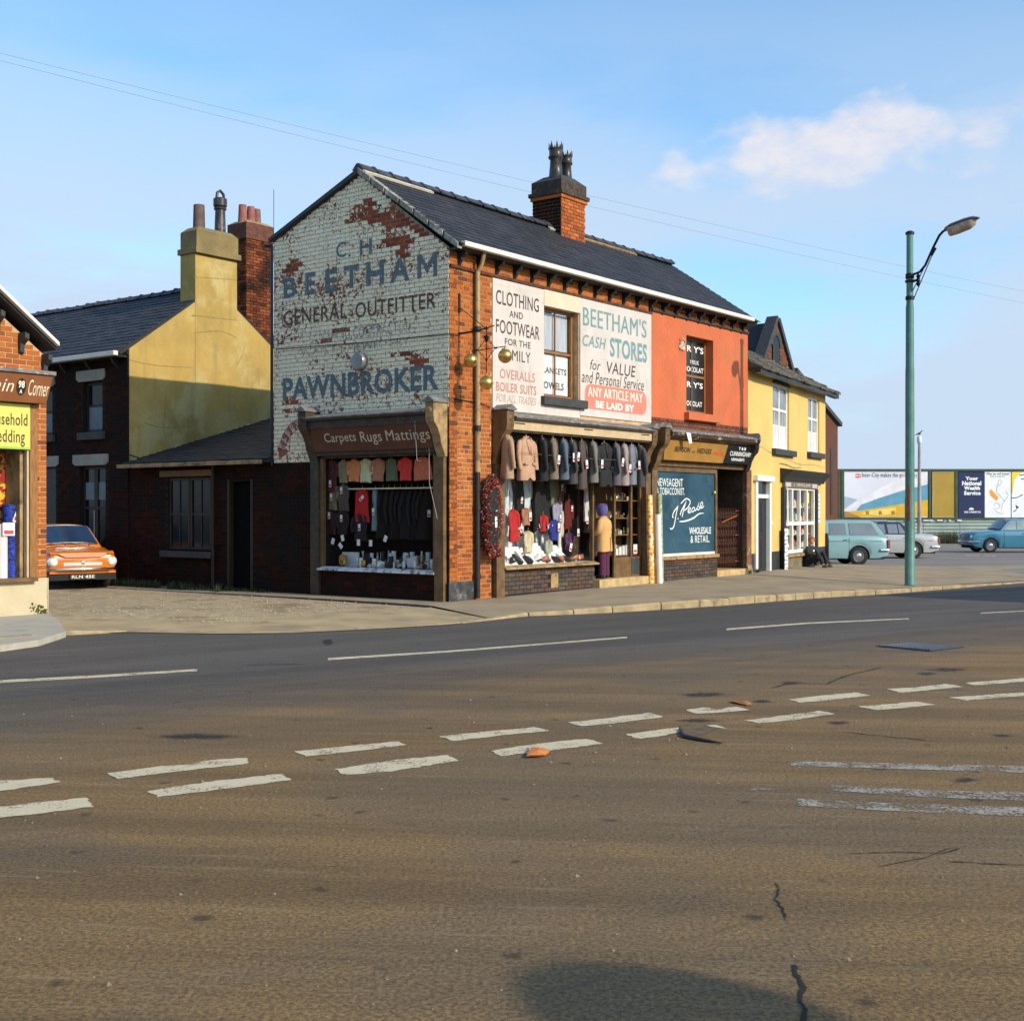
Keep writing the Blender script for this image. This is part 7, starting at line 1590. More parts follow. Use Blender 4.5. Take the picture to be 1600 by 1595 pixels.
# ================================================================== LEAN-TO between the gable and the ochre wall
lt = thing('lean_to', 'low dark brick lean-to with slate roof, window and door, between the two gables', 'outbuilding', (0, 4.6, 0), S)
LW = [(6.58, 8.02, .84, 2.42), (5.28, 5.98, .1, 2.30)]
mb = MB(); cells(mb, 4.605, 9.395, -.1, 2.68, LW, lambda a, b, c, d: mb.box(.03, .28, a, b, c, d)); part('wall', mb, mt_mortar_dark, lt)
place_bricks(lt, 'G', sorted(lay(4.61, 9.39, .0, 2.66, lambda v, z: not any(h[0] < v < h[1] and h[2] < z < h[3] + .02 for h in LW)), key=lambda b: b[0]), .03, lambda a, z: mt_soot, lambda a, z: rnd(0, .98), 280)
mb = MB(); mb.box(1.1, 1.15, 4.6, 9.4, 0, 2.9); part('room_back', mb, mt_dark, lt)
for v0 in (6.60, 7.32): w_ = sash(lt, 'G', v0, v0 + .70, .86, 2.40, .06, mt_dkframe, mt_darkglass, 1, 1.62, .06)
mb = MB(); mb.box(-.10, .06, 6.45, 8.15, .70, .83); part('window_sill', mb, mt_dgrey, lt)
mb = MB(); mb.box(-.02, .04, 6.5, 8.25, 2.43, 2.56); part('lintel', mb, M('dull_ochre_lintel', (0.16, 0.10, 0.04), .8, .15, 5), lt)
mb = MB(); mb.box(.12, .16, 5.30, 5.96, .08, 2.28); part('door', mb, mt_flatblack, lt)
for v in (5.24, 5.96): mb = MB(); mb.box(-.0, .16, v, v + .07, .08, 2.34); part('door_frame', mb, mt_dkframe, lt)
mb = MB(); mb.prism([(-.14, 4.605, 2.66), (4.9, 4.605, 4.12), (4.9, 4.605, 4.20), (-.14, 4.605, 2.735)], (0, 4.79, 0)); lr = part('roof', mb, mt_slate, lt)
slates(lr, 'slate', mt_slate, 4.61, 9.39, (-.17, 2.735), (4.9, 4.20), axis='v')
mb = MB(); mb.box(-.27, -.17, 4.75, 9.45, 2.635, 2.72); part('gutter', mb, mt_oldwood, lt, bevel=.01)
mb = MB(); mb.tube([(-.05, 6.42, 2.66), (-.05, 6.42, .06)], .035, 10); part('downpipe', mb, mt_dkframe, lt, smooth=True)
mb = MB(); rg = random.Random(2)
for k in range(60):
    t = k / 60; u = .1 + 4.6 * t; mb.add([], []); s = .03 + .04 * rg.random(); z = 2.75 + .29 * u
    mb.box(u, u + .085, 9.395 - s * .8, 9.394, z, z + s)
part('mortar_fillet', mb, M('white_flashing', (0.55, 0.55, 0.52), .8, .2, 5), lr)
mb = MB(); ribbon(mb, [(.02, 2.95), (.4, 2.87), (.8, 2.92), (1.1, 2.86)], .03, onF(-VG + .006), 5); part('loose_cable', mb, mt_black, och)

# ================================================================== CORNER SHOP ON THE LEFT (LF frame)
cs_ = thing('corner_shop', 'brick corner shop with brown fascia and yellow board at the left edge', 'shop', (0, 0, 0), LF)
LB = lambda x, y, d=0.0: LF.F(x, y, d)
vx, vz0 = LB(88, 555, .0); z_e = LB(73, 553)[1]
slope = (LB(0, 478)[1] - LB(88, 555, .2)[1]) / (LB(88, 555, .2)[0] - LB(0, 478)[0])
HOc = (-6.0, LF.F(50, 760)[0], .63, 3.35)
ver = lambda a: z_e + .02 + .74 * (-a)
mb = MB(); cells(mb, -6, 0, -.1, z_e - .05, [HOc], lambda a, b, c, d: mb.box(a, b, 0, .3, c, d)); mb.prism([(0, 0, z_e - .05), (-3.2, 0, ver(-3.2) - .05), (-6.4, 0, z_e - .05)], (0, .3, 0)); part('front_wall', mb, mt_mortar, cs_)
mb = MB(); mb.box(-.22, 0, .3, 6, -.1, z_e - .1); part('side_wall', mb, mt_brick, cs_); mb = MB(); mb.box(-6.2, -6, 0, 6, -.1, z_e - .1); mb.box(-6, -.22, 5.8, 6, -.1, z_e - .1); part('rear_wall', mb, mt_soot, cs_); mb = MB(); mb.box(-6, -.22, .3, 5.8, 3.4, 3.5); part('ceiling', mb, mt_dark, cs_)
cb = lay(-6, 0, .60, 6.5, lambda a, z: z < min(ver(a), ver(-6.4 - a)) - .08 and not (HOc[0] < a < HOc[1] and HOc[2] < z < HOc[3]))
place_bricks(cs_, 'F', sorted(cb, key=lambda b: -b[0] - .1 * b[2]), 0.0, lambda a, z: mt_brick, lambda a, z: rnd(0, .98), 260)
mb = MB(); mb.prism([(.02, -.03, -.1), (-6, -.03, -.1), (-6, -.03, .64), (.0, -.03, .64)], (0, .028, 0)); mb.box(-.005, .02, -.03, .6, -.1, .64); part('plinth', mb, M('pale_yellow_plinth', (0.52, 0.43, 0.28), .8, .08, 2, .3, 40, dirt=(0.40, 0.32, 0.16), dirts=2, dth=(.6, .8)), cs_)
mb = MB()
for k in range(60):
    x = rnd(-.30, -.02); z = max(.0, .08 + rnd(0, .28) * (.3 + (x + .3) * -2 + .6)); mb.ball((x, -.035, z * .9), rnd(.008, .02), 6)
part('moss', mb, M('moss', (0.06, 0.07, 0.01), .95, .3, 20), cs_)
# verge, brackets
mb = MB(); A0 = (.04, z_e + .05); A1 = (-3.2, ver(-3.2) + .12)
mb.hexa([(A0[0], -.30, A0[1] + .06), (A1[0], -.30, A1[1] + .06), (A1[0], .2, A1[1] + .03), (A0[0], .2, A0[1] + .03)], [(A0[0], -.30, A0[1] + .12), (A1[0], -.30, A1[1] + .12), (A1[0], .2, A1[1] + .12), (A0[0], .2, A0[1] + .12)]); part('verge_board', mb, mt_white, cs_)
mb = MB(); mb.hexa([(A0[0], -.22, A0[1] - .0), (A1[0], -.22, A1[1] - .0), (A1[0], 6, A1[1] - .0), (A0[0], 6, A0[1] - .0)], [(A0[0], -.22, A0[1] + .08), (A1[0], -.22, A1[1] + .08), (A1[0], 6, A1[1] + .08), (A0[0], 6, A0[1] + .08)]); mb.hexa([(-6.6, -.22, z_e - .2), (A1[0], -.22, A1[1] - .12), (A1[0], 6, A1[1] - .12), (-6.6, 6, z_e - .2)], [(-6.6, -.22, z_e - .06), (A1[0], -.22, A1[1] + .02), (A1[0], 6, A1[1] + .02), (-6.6, 6, z_e - .06)]); part('roof', mb, mt_slate, cs_)
for k in range(5):
    a = -.02 - k * .40; z = ver(a) - .10
    mb = MB(); mb.prism([(a, 0, z - .30), (a, -.06, z - .26), (a, -.08, z - .14), (a, -.20, z - .06), (a, -.21, z + .02), (a, 0, z + .02)], (-.07, 0, .03)); part('bracket', mb, mt_dgrey, cs_)
pbox(cs_, 'lead_ledge', -6.1, -.04, -.34, .02, 3.80, 3.86, mt_lead)
mb = MB(); mb.prism([(-.07, -.30, 3.80), (-6.1, -.30, 3.80), (-6.1, -.22, 3.36), (-.14, -.22, 3.36)], (0, .2, 0)); cf = part('fascia', mb, M('orange_brown_fascia', (0.22, 0.075, 0.025), .45, .12, 3, .15, 40), cs_, bevel=.004)
def cfs(a, z): return (a, -(.22 + .08 * (z - 3.36) / .44) - .005, z)
mb = MB()
for s, x0, x1, z0, z1, sh in (('Curtain', -62, 22, 3.50, 3.70, .3), ('Corner', 45, 77, 3.47, 3.71, .25)):
    text(mb, s, cfs, LB(x0, 615, .27)[0], z0, LB(x1, 615, .27)[0], z1, -.005, sh)
mt_cfl = letterpaint('cream_fascia_lettering', (0.85, 0.72, 0.52), .75); part('lettering', mb, mt_cfl, cf)
ux = LB(33.5, 615, .27)[0]; rx = LB(41, 615, .27)[0] - ux
mb = MB(); mb.poly([cfs(ux + rx * math.cos(t), 3.59 + .13 * math.sin(t)) for t in [2 * math.pi * k / 24 for k in range(24)]]); ov = part('number_oval', mb, mt_black, cf)
mb = MB(); text(mb, '98', lambda a, z: (a, cfs(a, z)[1] - .003, z), ux - rx * .65, 3.57, ux + rx * .65, 3.68, .03); part('lettering', mb, mt_cfl, ov); mb = MB(); text(mb, 'A', lambda a, z: (a, cfs(a, z)[1] - .003, z), ux - rx * .3, 3.49, ux + rx * .3, 3.55, .03); part('lettering', mb, mt_cfl, ov)
uy = LB(47, 660, .08)[0]; zb = LB(20, 701, .08)[1]
yb = pbox(cs_, 'notice_board', -2.0, uy, -.085, -.05, zb, 3.34, M('lime_yellow_board', (0.62, 0.60, 0.13), .5, .04, 3)); yb['label'] = 'lime yellow board with brown serif words'
mb = MB(); pbox(yb, 'green_edge', -2.0, uy, -.087, -.085, zb, zb + .035, M('green_edge_paint', (0.30, 0.50, 0.05), .5))
mt_bbl = letterpaint('brown_board_lettering', (0.12, 0.05, 0.02), .75)
for s, x0, x1, y0, y1 in (('Household', -26, 43, 645, 664), ('Bedding', -13, 39, 671, 697)):
    mb = MB(); a0 = LB(x0, 655, .088)[0]; a1 = LB(x1, 655, .088)[0]; text(mb, s, lambda a, z: (a, -.0885, z), a0, LB(20, y1, .088)[1], a1, LB(20, y0, .088)[1], .012); part('lettering', mb, mt_bbl, yb)
cw = pbox(cs_, 'shop_window', uy + .005, LB(55, 760)[0], -.07, .06, .66, 3.34, mt_varnish)
pbox(cw, 'frame', uy - .035, uy, -.05, .03, .66, zb, mt_cream); pbox(cw, 'sill', -6, LB(58, 900, .1)[0], -.14, .04, .60, .66, mt_brownwood)
mb = MB(); mb.box(-6, uy - .035, -.02, -.016, .66, zb); part('pane', mb, mt_glass, cw)
pbox(cs_, 'display_back', -6, -.3, 1.3, 1.35, .3, 3.3, mt_dark); pbox(cs_, 'display_floor', -6, -.32, .06, 1.3, .5, .62, mt_brownwood); pbox(cs_, 'reveal', -.42, -.34, .06, 1.3, .6, 3.3, mt_oldwood)
def flow():
    m, nt, b = newmat('red_and_gold_fabric'); P = pos(nt); n = noise(nt, P, 6, 5, .6, .8); c = mixc(nt, mapr(nt, n, .50, .56), (0.30, 0.02, 0.01), (0.75, 0.42, 0.04)); c = mixc(nt, mapr(nt, noise(nt, P, 5, 3), .52, .6), c, (0.02, 0.008, 0.008)); nt.links.new(c, b.inputs['Base Color']); b.inputs['Roughness'].default_value = .9; return m
def blu():
    m, nt, b = newmat('blue_patterned_fabric'); P = pos(nt); n = noise(nt, P, 22, 4, .7, 1.5); c = mixc(nt, mapr(nt, n, .47, .55), (0.006, 0.01, 0.06), (0.03, 0.07, 0.55)); nt.links.new(c, b.inputs['Base Color']); b.inputs['Roughness'].default_value = .8; return m
t = hung('fabric_drape', 'red and gold patterned fabric hanging in the corner shop window', 'fabric', (LB(16, 770, -.5)[0], .5, 2.66), LF, flow(), .62, 1.15, .1); pricetag(t, .07, -.09, -.42, .13, .30)
mb = MB(); x0, x1 = LB(14, 850, -.15)[0], LB(37.5, 850, -.15)[0]; r = (x1 - x0) / 2; zt = LB(25, 788, -.15)[1]
mb.tube([(0, 0, 0), (0, 0, zt - .62)], r, 20); fr1 = thing('fabric_roll', 'tall blue patterned fabric roll standing in the corner shop window', 'fabric roll', ((x0 + x1) / 2, .18 + r, .62), LF, local=True); part('cloth', mb, blu(), fr1, smooth=True); pricetag(fr1, .05, -r - .01, zt - .62 - .18, .15, .22, .35)
mb = MB(); zt = LB(8, 818, -.1)[1]; x1 = LB(14, 850, -.05)[0]; mb.tube([(0, 0, 0), (0, 0, zt - .62)], .09, 18); fr2 = thing('fabric_roll', 'shorter pinkish white fabric roll in front of the blue roll', 'fabric roll', (x1 - .09, .11, .62), LF, local=True); part('cloth', mb, M('pinkish_white_cloth', (0.75, 0.62, 0.60), .8, .05, 4), fr2, smooth=True); pricetag(fr2, .05, -.12, zt - .62 - .08, .2, .2, 0)
mb = MB(); mb.tube([(0, 0, 0), (0, 0, .9)], .012, 6); mb.ball((0, -.03, .85), .02, 6); solo('brass_rod', mb, mt_chrome, 'thin bright rod standing at the right edge of the corner shop window', 'rod', (LB(39.5, 850, -.05)[0], .06, 1.4), LF)
# ================================================================== STREET LAMP
mt_green = M('weathered_green_paint', (0.075, 0.20, 0.17), .5, .15, 2.5, .25, 30, dirt=(0.16, 0.24, 0.19), dirts=3, dth=(.5, .75))
lp = thing('street_lamp', 'tall green steel lamp column with bracket lantern on the kerb', 'street lamp', (9.16, 29.03, -.02))
lp.rotation_euler = (0, 0, math.atan2(-.93, .76)); OFF[lp.name] = (0, 0, 0)
HT = 8.12
mb = MB(); mb.lathe([(.125, 0), (.125, .02), (.115, .03), (.112, 2.0), (.104, 2.05), (.100, 4.95), (.094, 5.02), (.090, 6.4), (.078, 6.48), (.076, HT - .02), (0, HT - .02)], (0, 0, 0), 24); col = part('column', mb, mt_green, lp, smooth=True)
mb = MB(); mb.lathe([(.10, HT - .05), (.10, HT), (.05, HT + .03), (0, HT + .03)], (0, 0, 0), 20); part('post_cap', mb, mt_iron, col, smooth=True); mb = MB(); mb.lathe([(.09, 7.05), (.098, 7.06), (.098, 7.16), (.09, 7.17)], (0, 0, 0), 18); part('collar', mb, mt_iron, col, smooth=True); mb = MB(); mb.lathe([(.088, 6.96), (.11, 6.97), (.11, 7.01), (.088, 7.02)], (0, 0, 0), 18); part('collar', mb, mt_iron, col, smooth=True); mb = MB(); mb.lathe([(.085, 6.56), (.10, 6.57), (.10, 6.64), (.085, 6.65)], (0, 0, 0), 18); part('collar', mb, mt_iron, col, smooth=True)
mb = MB(); mb.tube([(.06, 0, 7.13), (.26, 0, 7.17), (.40, 0, 7.30), (.62, 0, 7.70), (.76, 0, 7.92), (.86, 0, 8.00), (.95, 0, 8.02)], .028, 10); mb.tube([(.09, .03, 6.60), (.62, .02, 7.62)], .012, 6); mb.tube([(.09, -.03, 6.75), (.60, -.02, 7.60)], .012, 6); mb.tube([(.55, 0, 7.50), (.66, 0, 7.66)], .035, 8); part('bracket_arm', mb, mt_iron, lp, smooth=True)
mb = MB(); mb.tube([(.08, 0, 6.99), (.22, 0, 6.99)], .03, 8)
for z, s in ((7.0, 1), (6.98, -1)): mb.lathe([(.05, 0), (.03, .05 * s), (.055, .07 * s), (.02, .13 * s), (.0, .14 * s)], (.22, 0, z), 10)
part('insulator', mb, mt_iron, lp, smooth=True)
mb = MB()
def lring(x, w, zt, zb, n=16):
    return [(x, w * math.cos(a), (zt + zb) / 2 + (zt - zb) / 2 * math.sin(a)) for a in [2 * math.pi * k / n for k in range(n)]]
mb.loft([lring(.88, .03, 8.03, 7.99), lring(.95, .10, 8.08, 8.0), lring(1.10, .16, 8.13, 8.02), lring(1.45, .17, 8.19, 8.07), lring(1.62, .14, 8.20, 8.11), lring(1.74, .04, 8.16, 8.13)]); ln_ = part('lantern_hood', mb, M('grey_blue_hood', (0.12, 0.14, 0.17), .4, .15, 5), lp, smooth=True)
mb = MB(); mb.loft([[(x, w * math.cos(a) , zc + h * math.sin(a)) for a in [math.pi + math.pi * k / 10 for k in range(11)]] for x, w, zc, h in ((.98, .04, 8.01, .02), (1.03, .13, 8.025, .17), (1.2, .145, 8.05, .18), (1.5, .145, 8.10, .17), (1.60, .12, 8.115, .13), (1.66, .03, 8.13, .02))], closed=False); part('lantern_bowl', mb, M('dusty_plastic_bowl', (0.42, 0.34, 0.27), .35, .25, 7), ln_, smooth=True)
mb = MB(); mb.box(.03, .12, -.11, -.0, 1.9, 2.6); mb = MB(); mb.prism([(.02, -.108, 2.3), (.07, -.10, 2.3), (.075, -.10, 1.5), (.0, -.118, 1.5)], (0, -.012, 0)); part('flyer', mb, M('rust_stain_plate', (0.30, 0.10, 0.04), .8, .3, 8), lp)

# ================================================================== OVERHEAD WIRES
def wire(label, A, B, sag, r=.005):
    P = []
    for k in range(41):
        t = k / 40; p = Vector(A).lerp(Vector(B), t); p.z -= sag * 4 * t * (1 - t); P.append(p)
    c = P[0]; mb = MB(); mb.tube([p - c for p in P], r, 5, False); solo('overhead_wire', mb, M('wire_grey', (0.22, 0.25, 0.30), .6), label, 'wire', tuple(c), group='overhead wires crossing the sky')
def W3(px, py, t): return ((px - CX) / FP * t, t, H + (CY - py) * t / FP)
wire('upper thin wire crossing the sky from the left edge', W3(-260, 18, 30), W3(1900, 512, 75), .45); wire('lower thin wire just beneath the upper one across the sky', W3(-260, 28, 30), W3(1900, 530, 75), .5)
mb = MB(); mb.tube([(0, 0, 0), (0, 0, 1.45)], .006, 6); v, z = S.G(425, 372); solo('aerial_rod', mb, mt_iron, 'thin vertical rod standing at the rear corner of the white gable', 'rod', (.05, 4.66, 6.7), S)
mb = MB(); mb.tube([(-.02, 4.64, 7.0), (-.02, 4.64, 2.6)], .03, 8); mb.tube([(-.02, 4.64, 7.0), (-.05, 4.80, 7.02)], .035, 8); part('downpipe', mb, mt_black, shop, smooth=True)

# ================================================================== HOARDING WITH POSTERS AND FENCE
HY = 84.0; hz = lambda py, t=HY: H + (CY - py) * t / FP; hx = lambda px, t=HY: (px - CX) / FP * t
hd = thing('advertising_hoarding', 'long green framed advertising hoarding on the far side of the car park', 'hoarding', (hx(1290), HY, -.35))
OFF[hd.name] = (hx(1290), HY, -.35)
mt_hg = M('dark_green_boarding', (0.06, 0.085, 0.05), .7, .15, 2)
zt, zb = hz(735), hz(810)
pbox(hd, 'back_board', hx(1210), hx(1760), HY, HY + .12, zb, zt, mt_hg, 0)
for z in (zt - .02, zb - .10): pbox(hd, 'rail', hx(1210), hx(1760), HY - .10, HY, z, z + .14, mt_hg)
for px in (1311, 1316, 1452.5, 1494): pbox(hd, 'batten', hx(px) - .08, hx(px) + .08, HY - .09, HY, zb + .04, zt - .02, mt_hg)
for k in range(12): pbox(hd, 'post', hx(1225 + k * 45) - .08, hx(1225 + k * 45) + .08, HY + .12, HY + .3, -.35, zt - .2, mt_hg, 0)
mt_tanp = M('ochre_panel', (0.42, 0.27, 0.05), .8, .06, 1)
mt_pale = M('pale_trim', (0.55, 0.50, 0.34), .8)
def poster(name, x0, x1, y0, y1, mat, d=.03, par=hd, trim=None):
    mb = MB(); mb.box(hx(x0), hx(x1), HY - d, HY - .002, hz(y1), hz(y0)); o = part(name, mb, mat, par)
    if trim:
        for (a, b, c, e) in ((x0, x1, y0 - .0, y0 + .6), (x0, x1, y1 - .6, y1), (x0, x0 + .6, y0 + .6, y1 - .6), (x1 - .6, x1, y0 + .6, y1 - .6)):
            mb = MB(); mb.box(hx(a), hx(b), HY - d - .02, HY - d, hz(e), hz(c)); part('trim', mb, trim, o)
    return o
poster('blank_panel', 1270, 1313, 735.5, 808, mt_tanp, trim=mt_pale); poster('blank_panel', 1456.5, 1492.5, 736.5, 808, mt_tanp, trim=mt_pale)
def flat(px, d): return lambda p: (hx(p[0]), HY - d, hz(p[1]))
def patch(par, pts, mat, d, name='print'):
    mb = MB(); mb.poly([(hx(x), HY - d, hz(y)) for x, y in pts]); return part(name, mb, mat, par)
pw = poster('train_poster', 1319, 1450, 735.5, 808, M('poster_pale_sky', (0.72, 0.72, 0.80), .7, .05, .3))
pr_ = lambda n, c: M(n, c, .7, .08, 1.5)
patch(pw, [(1319, 775), (1328, 777), (1340, 780), (1319, 795)], pr_('print_hills', (0.36, 0.46, 0.56)), .034)
patch(pw, [(1319, 797), (1336, 786), (1365, 768), (1400, 748), (1415, 738), (1450, 736.5), (1450, 752), (1400, 768), (1350, 790), (1325, 797)], pr_('print_train_roof', (0.78, 0.76, 0.80)), .038)
patch(pw, [(1345, 788), (1372, 778), (1410, 766), (1450, 756), (1450, 782), (1400, 789), (1360, 795), (1345, 797), (1338, 797)], pr_('print_train_blue', (0.12, 0.32, 0.45)), .042)
patch(pw, [(1320, 799), (1345, 797), (1390, 790), (1450, 780), (1450, 806), (1400, 807.5), (1360, 807), (1319, 807)], pr_('print_train_gold', (0.72, 0.42, 0.04)), .046)
patch(pw, [(1360, 797), (1400, 792), (1398, 802), (1372, 805), (1345, 802)], pr_('print_gold_light', (0.85, 0.62, 0.15)), .050)
for a in (1352, 1372, 1392, 1418): patch(pw, [(a, 798), (a + 5, 797.4), (a + 6, 803), (a + 1, 804)], pr_('print_gold_dark', (0.40, 0.20, 0.02)), .053)
patch(pw, [(1319, 799), (1322, 798.4), (1345, 807.5), (1319, 807.5)], pr_('print_brown', (0.40, 0.22, 0.06)), .056)
mb = MB()
for s in ('Inter-City makes the going easy',): text(mb, s, lambda a, z: (a, HY - .042, z), hx(1347), hz(747), hx(1433), hz(738), .0)
part('lettering', mb, pr_('print_black', (0.05, 0.05, 0.06)), pw)
mb = MB()
for y in (741, 744.6): mb.poly([(hx(x), HY - .042, hz(yy)) for x, yy in ((1336, y - .7), (1345.5, y - .7), (1345.5, y + .7), (1336, y + .7))])
for q in (((1337, 738.8), (1338.5, 738.8), (1345, 741), (1343, 741)), ((1338, 745), (1336.8, 745), (1343.4, 741.6), (1344.6, 741.6)), ((1337.4, 746.8), (1339, 746.8), (1344, 744.8), (1342, 744.8))): mb.poly([(hx(x), HY - .043, hz(y)) for x, y in q])
part('rail_emblem', mb, pr_('print_orange_red', (0.75, 0.10, 0.03)), pw)
pn = poster('blue_poster', 1497.5, 1538.5, 736.5, 808, pr_('print_navy', (0.015, 0.025, 0.09)))
mt_pw = pr_('print_white', (0.85, 0.85, 0.86)); mb = MB()
for s, y0, y1, x0, x1 in (('Your', 744, 750, 1508, 1528), ('National', 751, 758, 1503, 1533), ('Wealth', 759, 765, 1506, 1531), ('Service', 766.5, 773, 1506, 1532), ('THE COMMITTEE', 798, 801, 1506, 1532)): text(mb, s, lambda a, z: (a, HY - .034, z), hx(x0), hz(y1), hx(x1), hz(y0), .05)
mb.poly([(hx(1517.5 + 4 * math.cos(t)), HY - .034, hz(796 - 3.4 * math.sin(t))) for t in [math.pi * k / 10 for k in range(11)]]); part('lettering', mb, mt_pw, pn)
pc_ = poster('white_cartoon_poster', 1538.5, 1579, 736.5, 808, mt_pw); mb = MB()
text(mb, 'What the well dressed', lambda a, z: (a, HY - .034, z), hx(1541), hz(741.5), hx(1577), hz(738), .02); text(mb, 'bed is wearing.', lambda a, z: (a, HY - .034, z), hx(1547), hz(745.5), hx(1571), hz(742.5), .02)
part('lettering', mb, pr_('print_black2', (0.05, 0.05, 0.06)), pc_)
patch(pc_, [(1545, 766), (1549, 764), (1560, 777), (1557, 782), (1547, 774)], pr_('print_orange', (0.85, 0.35, 0.05)), .036)
mb = MB(); fh = lambda a, z: (a, HY - .037, z); q = lambda L: [(hx(x), hz(y)) for x, y in L]
for L_ in ([(1559, 757), (1560, 750), (1565, 751), (1562, 757), (1558, 758)], [(1558, 758), (1557, 768), (1562, 774), (1570, 783)], [(1571, 768), (1575, 774), (1567, 785), (1564, 797)], [(1553, 790), (1556, 785), (1562, 789), (1558, 795), (1552, 794)], [(1555, 797), (1560, 801), (1568, 802)]): ribbon(mb, q(L_), .028, fh)
part('line_drawing', mb, pr_('print_grey_line', (0.30, 0.33, 0.38)), pc_)
py_ = poster('white_yellow_poster', 1580.5, 1622, 736.5, 808, mt_pw)
patch(py_, [(1580.5, 737), (1598, 737), (1590, 742), (1585, 750), (1583, 760), (1582, 770), (1580.5, 770)], pr_('print_yellow', (0.85, 0.62, 0.03)), .036); mb = MB()
for L_ in ([(1580.5, 777), (1588, 777), (1598, 772)], [(1583, 799), (1588, 796)], [(1592, 742), (1600, 741)], [(1595, 748), (1602, 748)]): ribbon(mb, q(L_), .06, fh)
mb.poly([(hx(1588), HY - .037, hz(795)), (hx(1586.5), HY - .037, hz(788)), (hx(1592), HY - .037, hz(792))]); part('line_drawing', mb, pr_('print_black3', (0.04, 0.04, 0.05)), py_)
# corrugated fence under it
fn = thing('corrugated_fence', 'pale green corrugated fence running under the advertising hoarding', 'fence', (hx(1290), HY - 1, -.35)); OFF[fn.name] = (hx(1290), HY - 1, -.35)
mt_fence = M('pale_green_sheet', (0.30, 0.37, 0.33), .7, .12, 1.0, .3, 10, dirt=(0.42, 0.46, 0.42), dirts=.8, dth=(.5, .7))
x = hx(1215, HY - 1)
while x < hx(1720):
    mb = MB(); n = 12; P = []; w_ = 2.4; z0, z1 = -.45, hz(812.5, HY - 1) + rnd(-.03, .03); n = 26
    # horizontal corrugation
    P = [[(x + .02, HY - 1 - .03 * math.sin(k * math.pi / 2), z0 + (z1 - z0) * k / n), (x + w_ - .02, HY - 1 - .03 * math.sin(k * math.pi / 2), z0 + (z1 - z0) * k / n)] for k in range(n + 1)]
    mb.loft(P, cap=False, closed=False); part('sheet', mb, mt_fence, fn); x += w_
for k in range(18):
    px = 1400 + k * 5 + rnd(-2, 2)
    if k % 2: mb = MB(); mb.box(hx(px), hx(px) + rnd(.1, .5), HY - 1.12, HY - 1.05, hz(812.5) - .03, hz(812.5) + .05); part('torn_paper', mb, mt_tag, fn)
# second lamp post with a gull on it
lx, ly = hx(1436.5, 78), 78
l2 = thing('concrete_lamp_post', 'slim grey concrete post in front of the hoarding with a white cap', 'lamp post', (lx, ly, -.33)); OFF[l2.name] = (0, 0, 0)
hz2 = lambda py: hz(py, 78) + .33
mb = MB(); mb.lathe([(.14, 0), (.125, 1.5), (.085, hz2(692)), (0, hz2(692))], (0, 0, 0), 8); part('post', mb, M('grey_concrete', (0.34, 0.30, 0.28), .9, .15, 2), l2)
mb = MB(); mb.lathe([(.12, 0), (.15, .05), (.15, .38), (.10, .44), (0, .45)], (0, 0, hz2(692)), 12); part('lamp_cap', mb, M('pale_lamp_cap', (0.62, 0.70, 0.70), .3, .05, 3), l2, smooth=True)
gz_ = hz2(692) + .45
g_ = thing('seagull', 'dark bird perched on the cap of the concrete post', 'bird', (lx, ly, gz_ - .33)); OFF[g_.name] = (0, 0, 0)
mb = MB(); mb.loft([[(x + 0, w * math.cos(a), z + h * math.sin(a)) for a in [2 * math.pi * k / 10 for k in range(10)]] for x, z, w, h in ((-.30, .05, .01, .01), (-.18, .09, .05, .03), (-.05, .14, .08, .07), (.06, .18, .08, .08), (.11, .25, .04, .045), (.14, .31, .045, .045), (.18, .32, .035, .035), (.20, .315, .015, .012), (.25, .30, .004, .004))]); part('body', mb, M('dark_plumage', (0.06, 0.065, 0.07), .8), g_, smooth=True)
mb = MB(); mb.tube([(0, .02, 0), (0, .02, .09)], .008, 5); mb.tube([(.03, -.02, 0), (.02, -.02, .09)], .008, 5); part('leg', mb, mt_iron, g_)

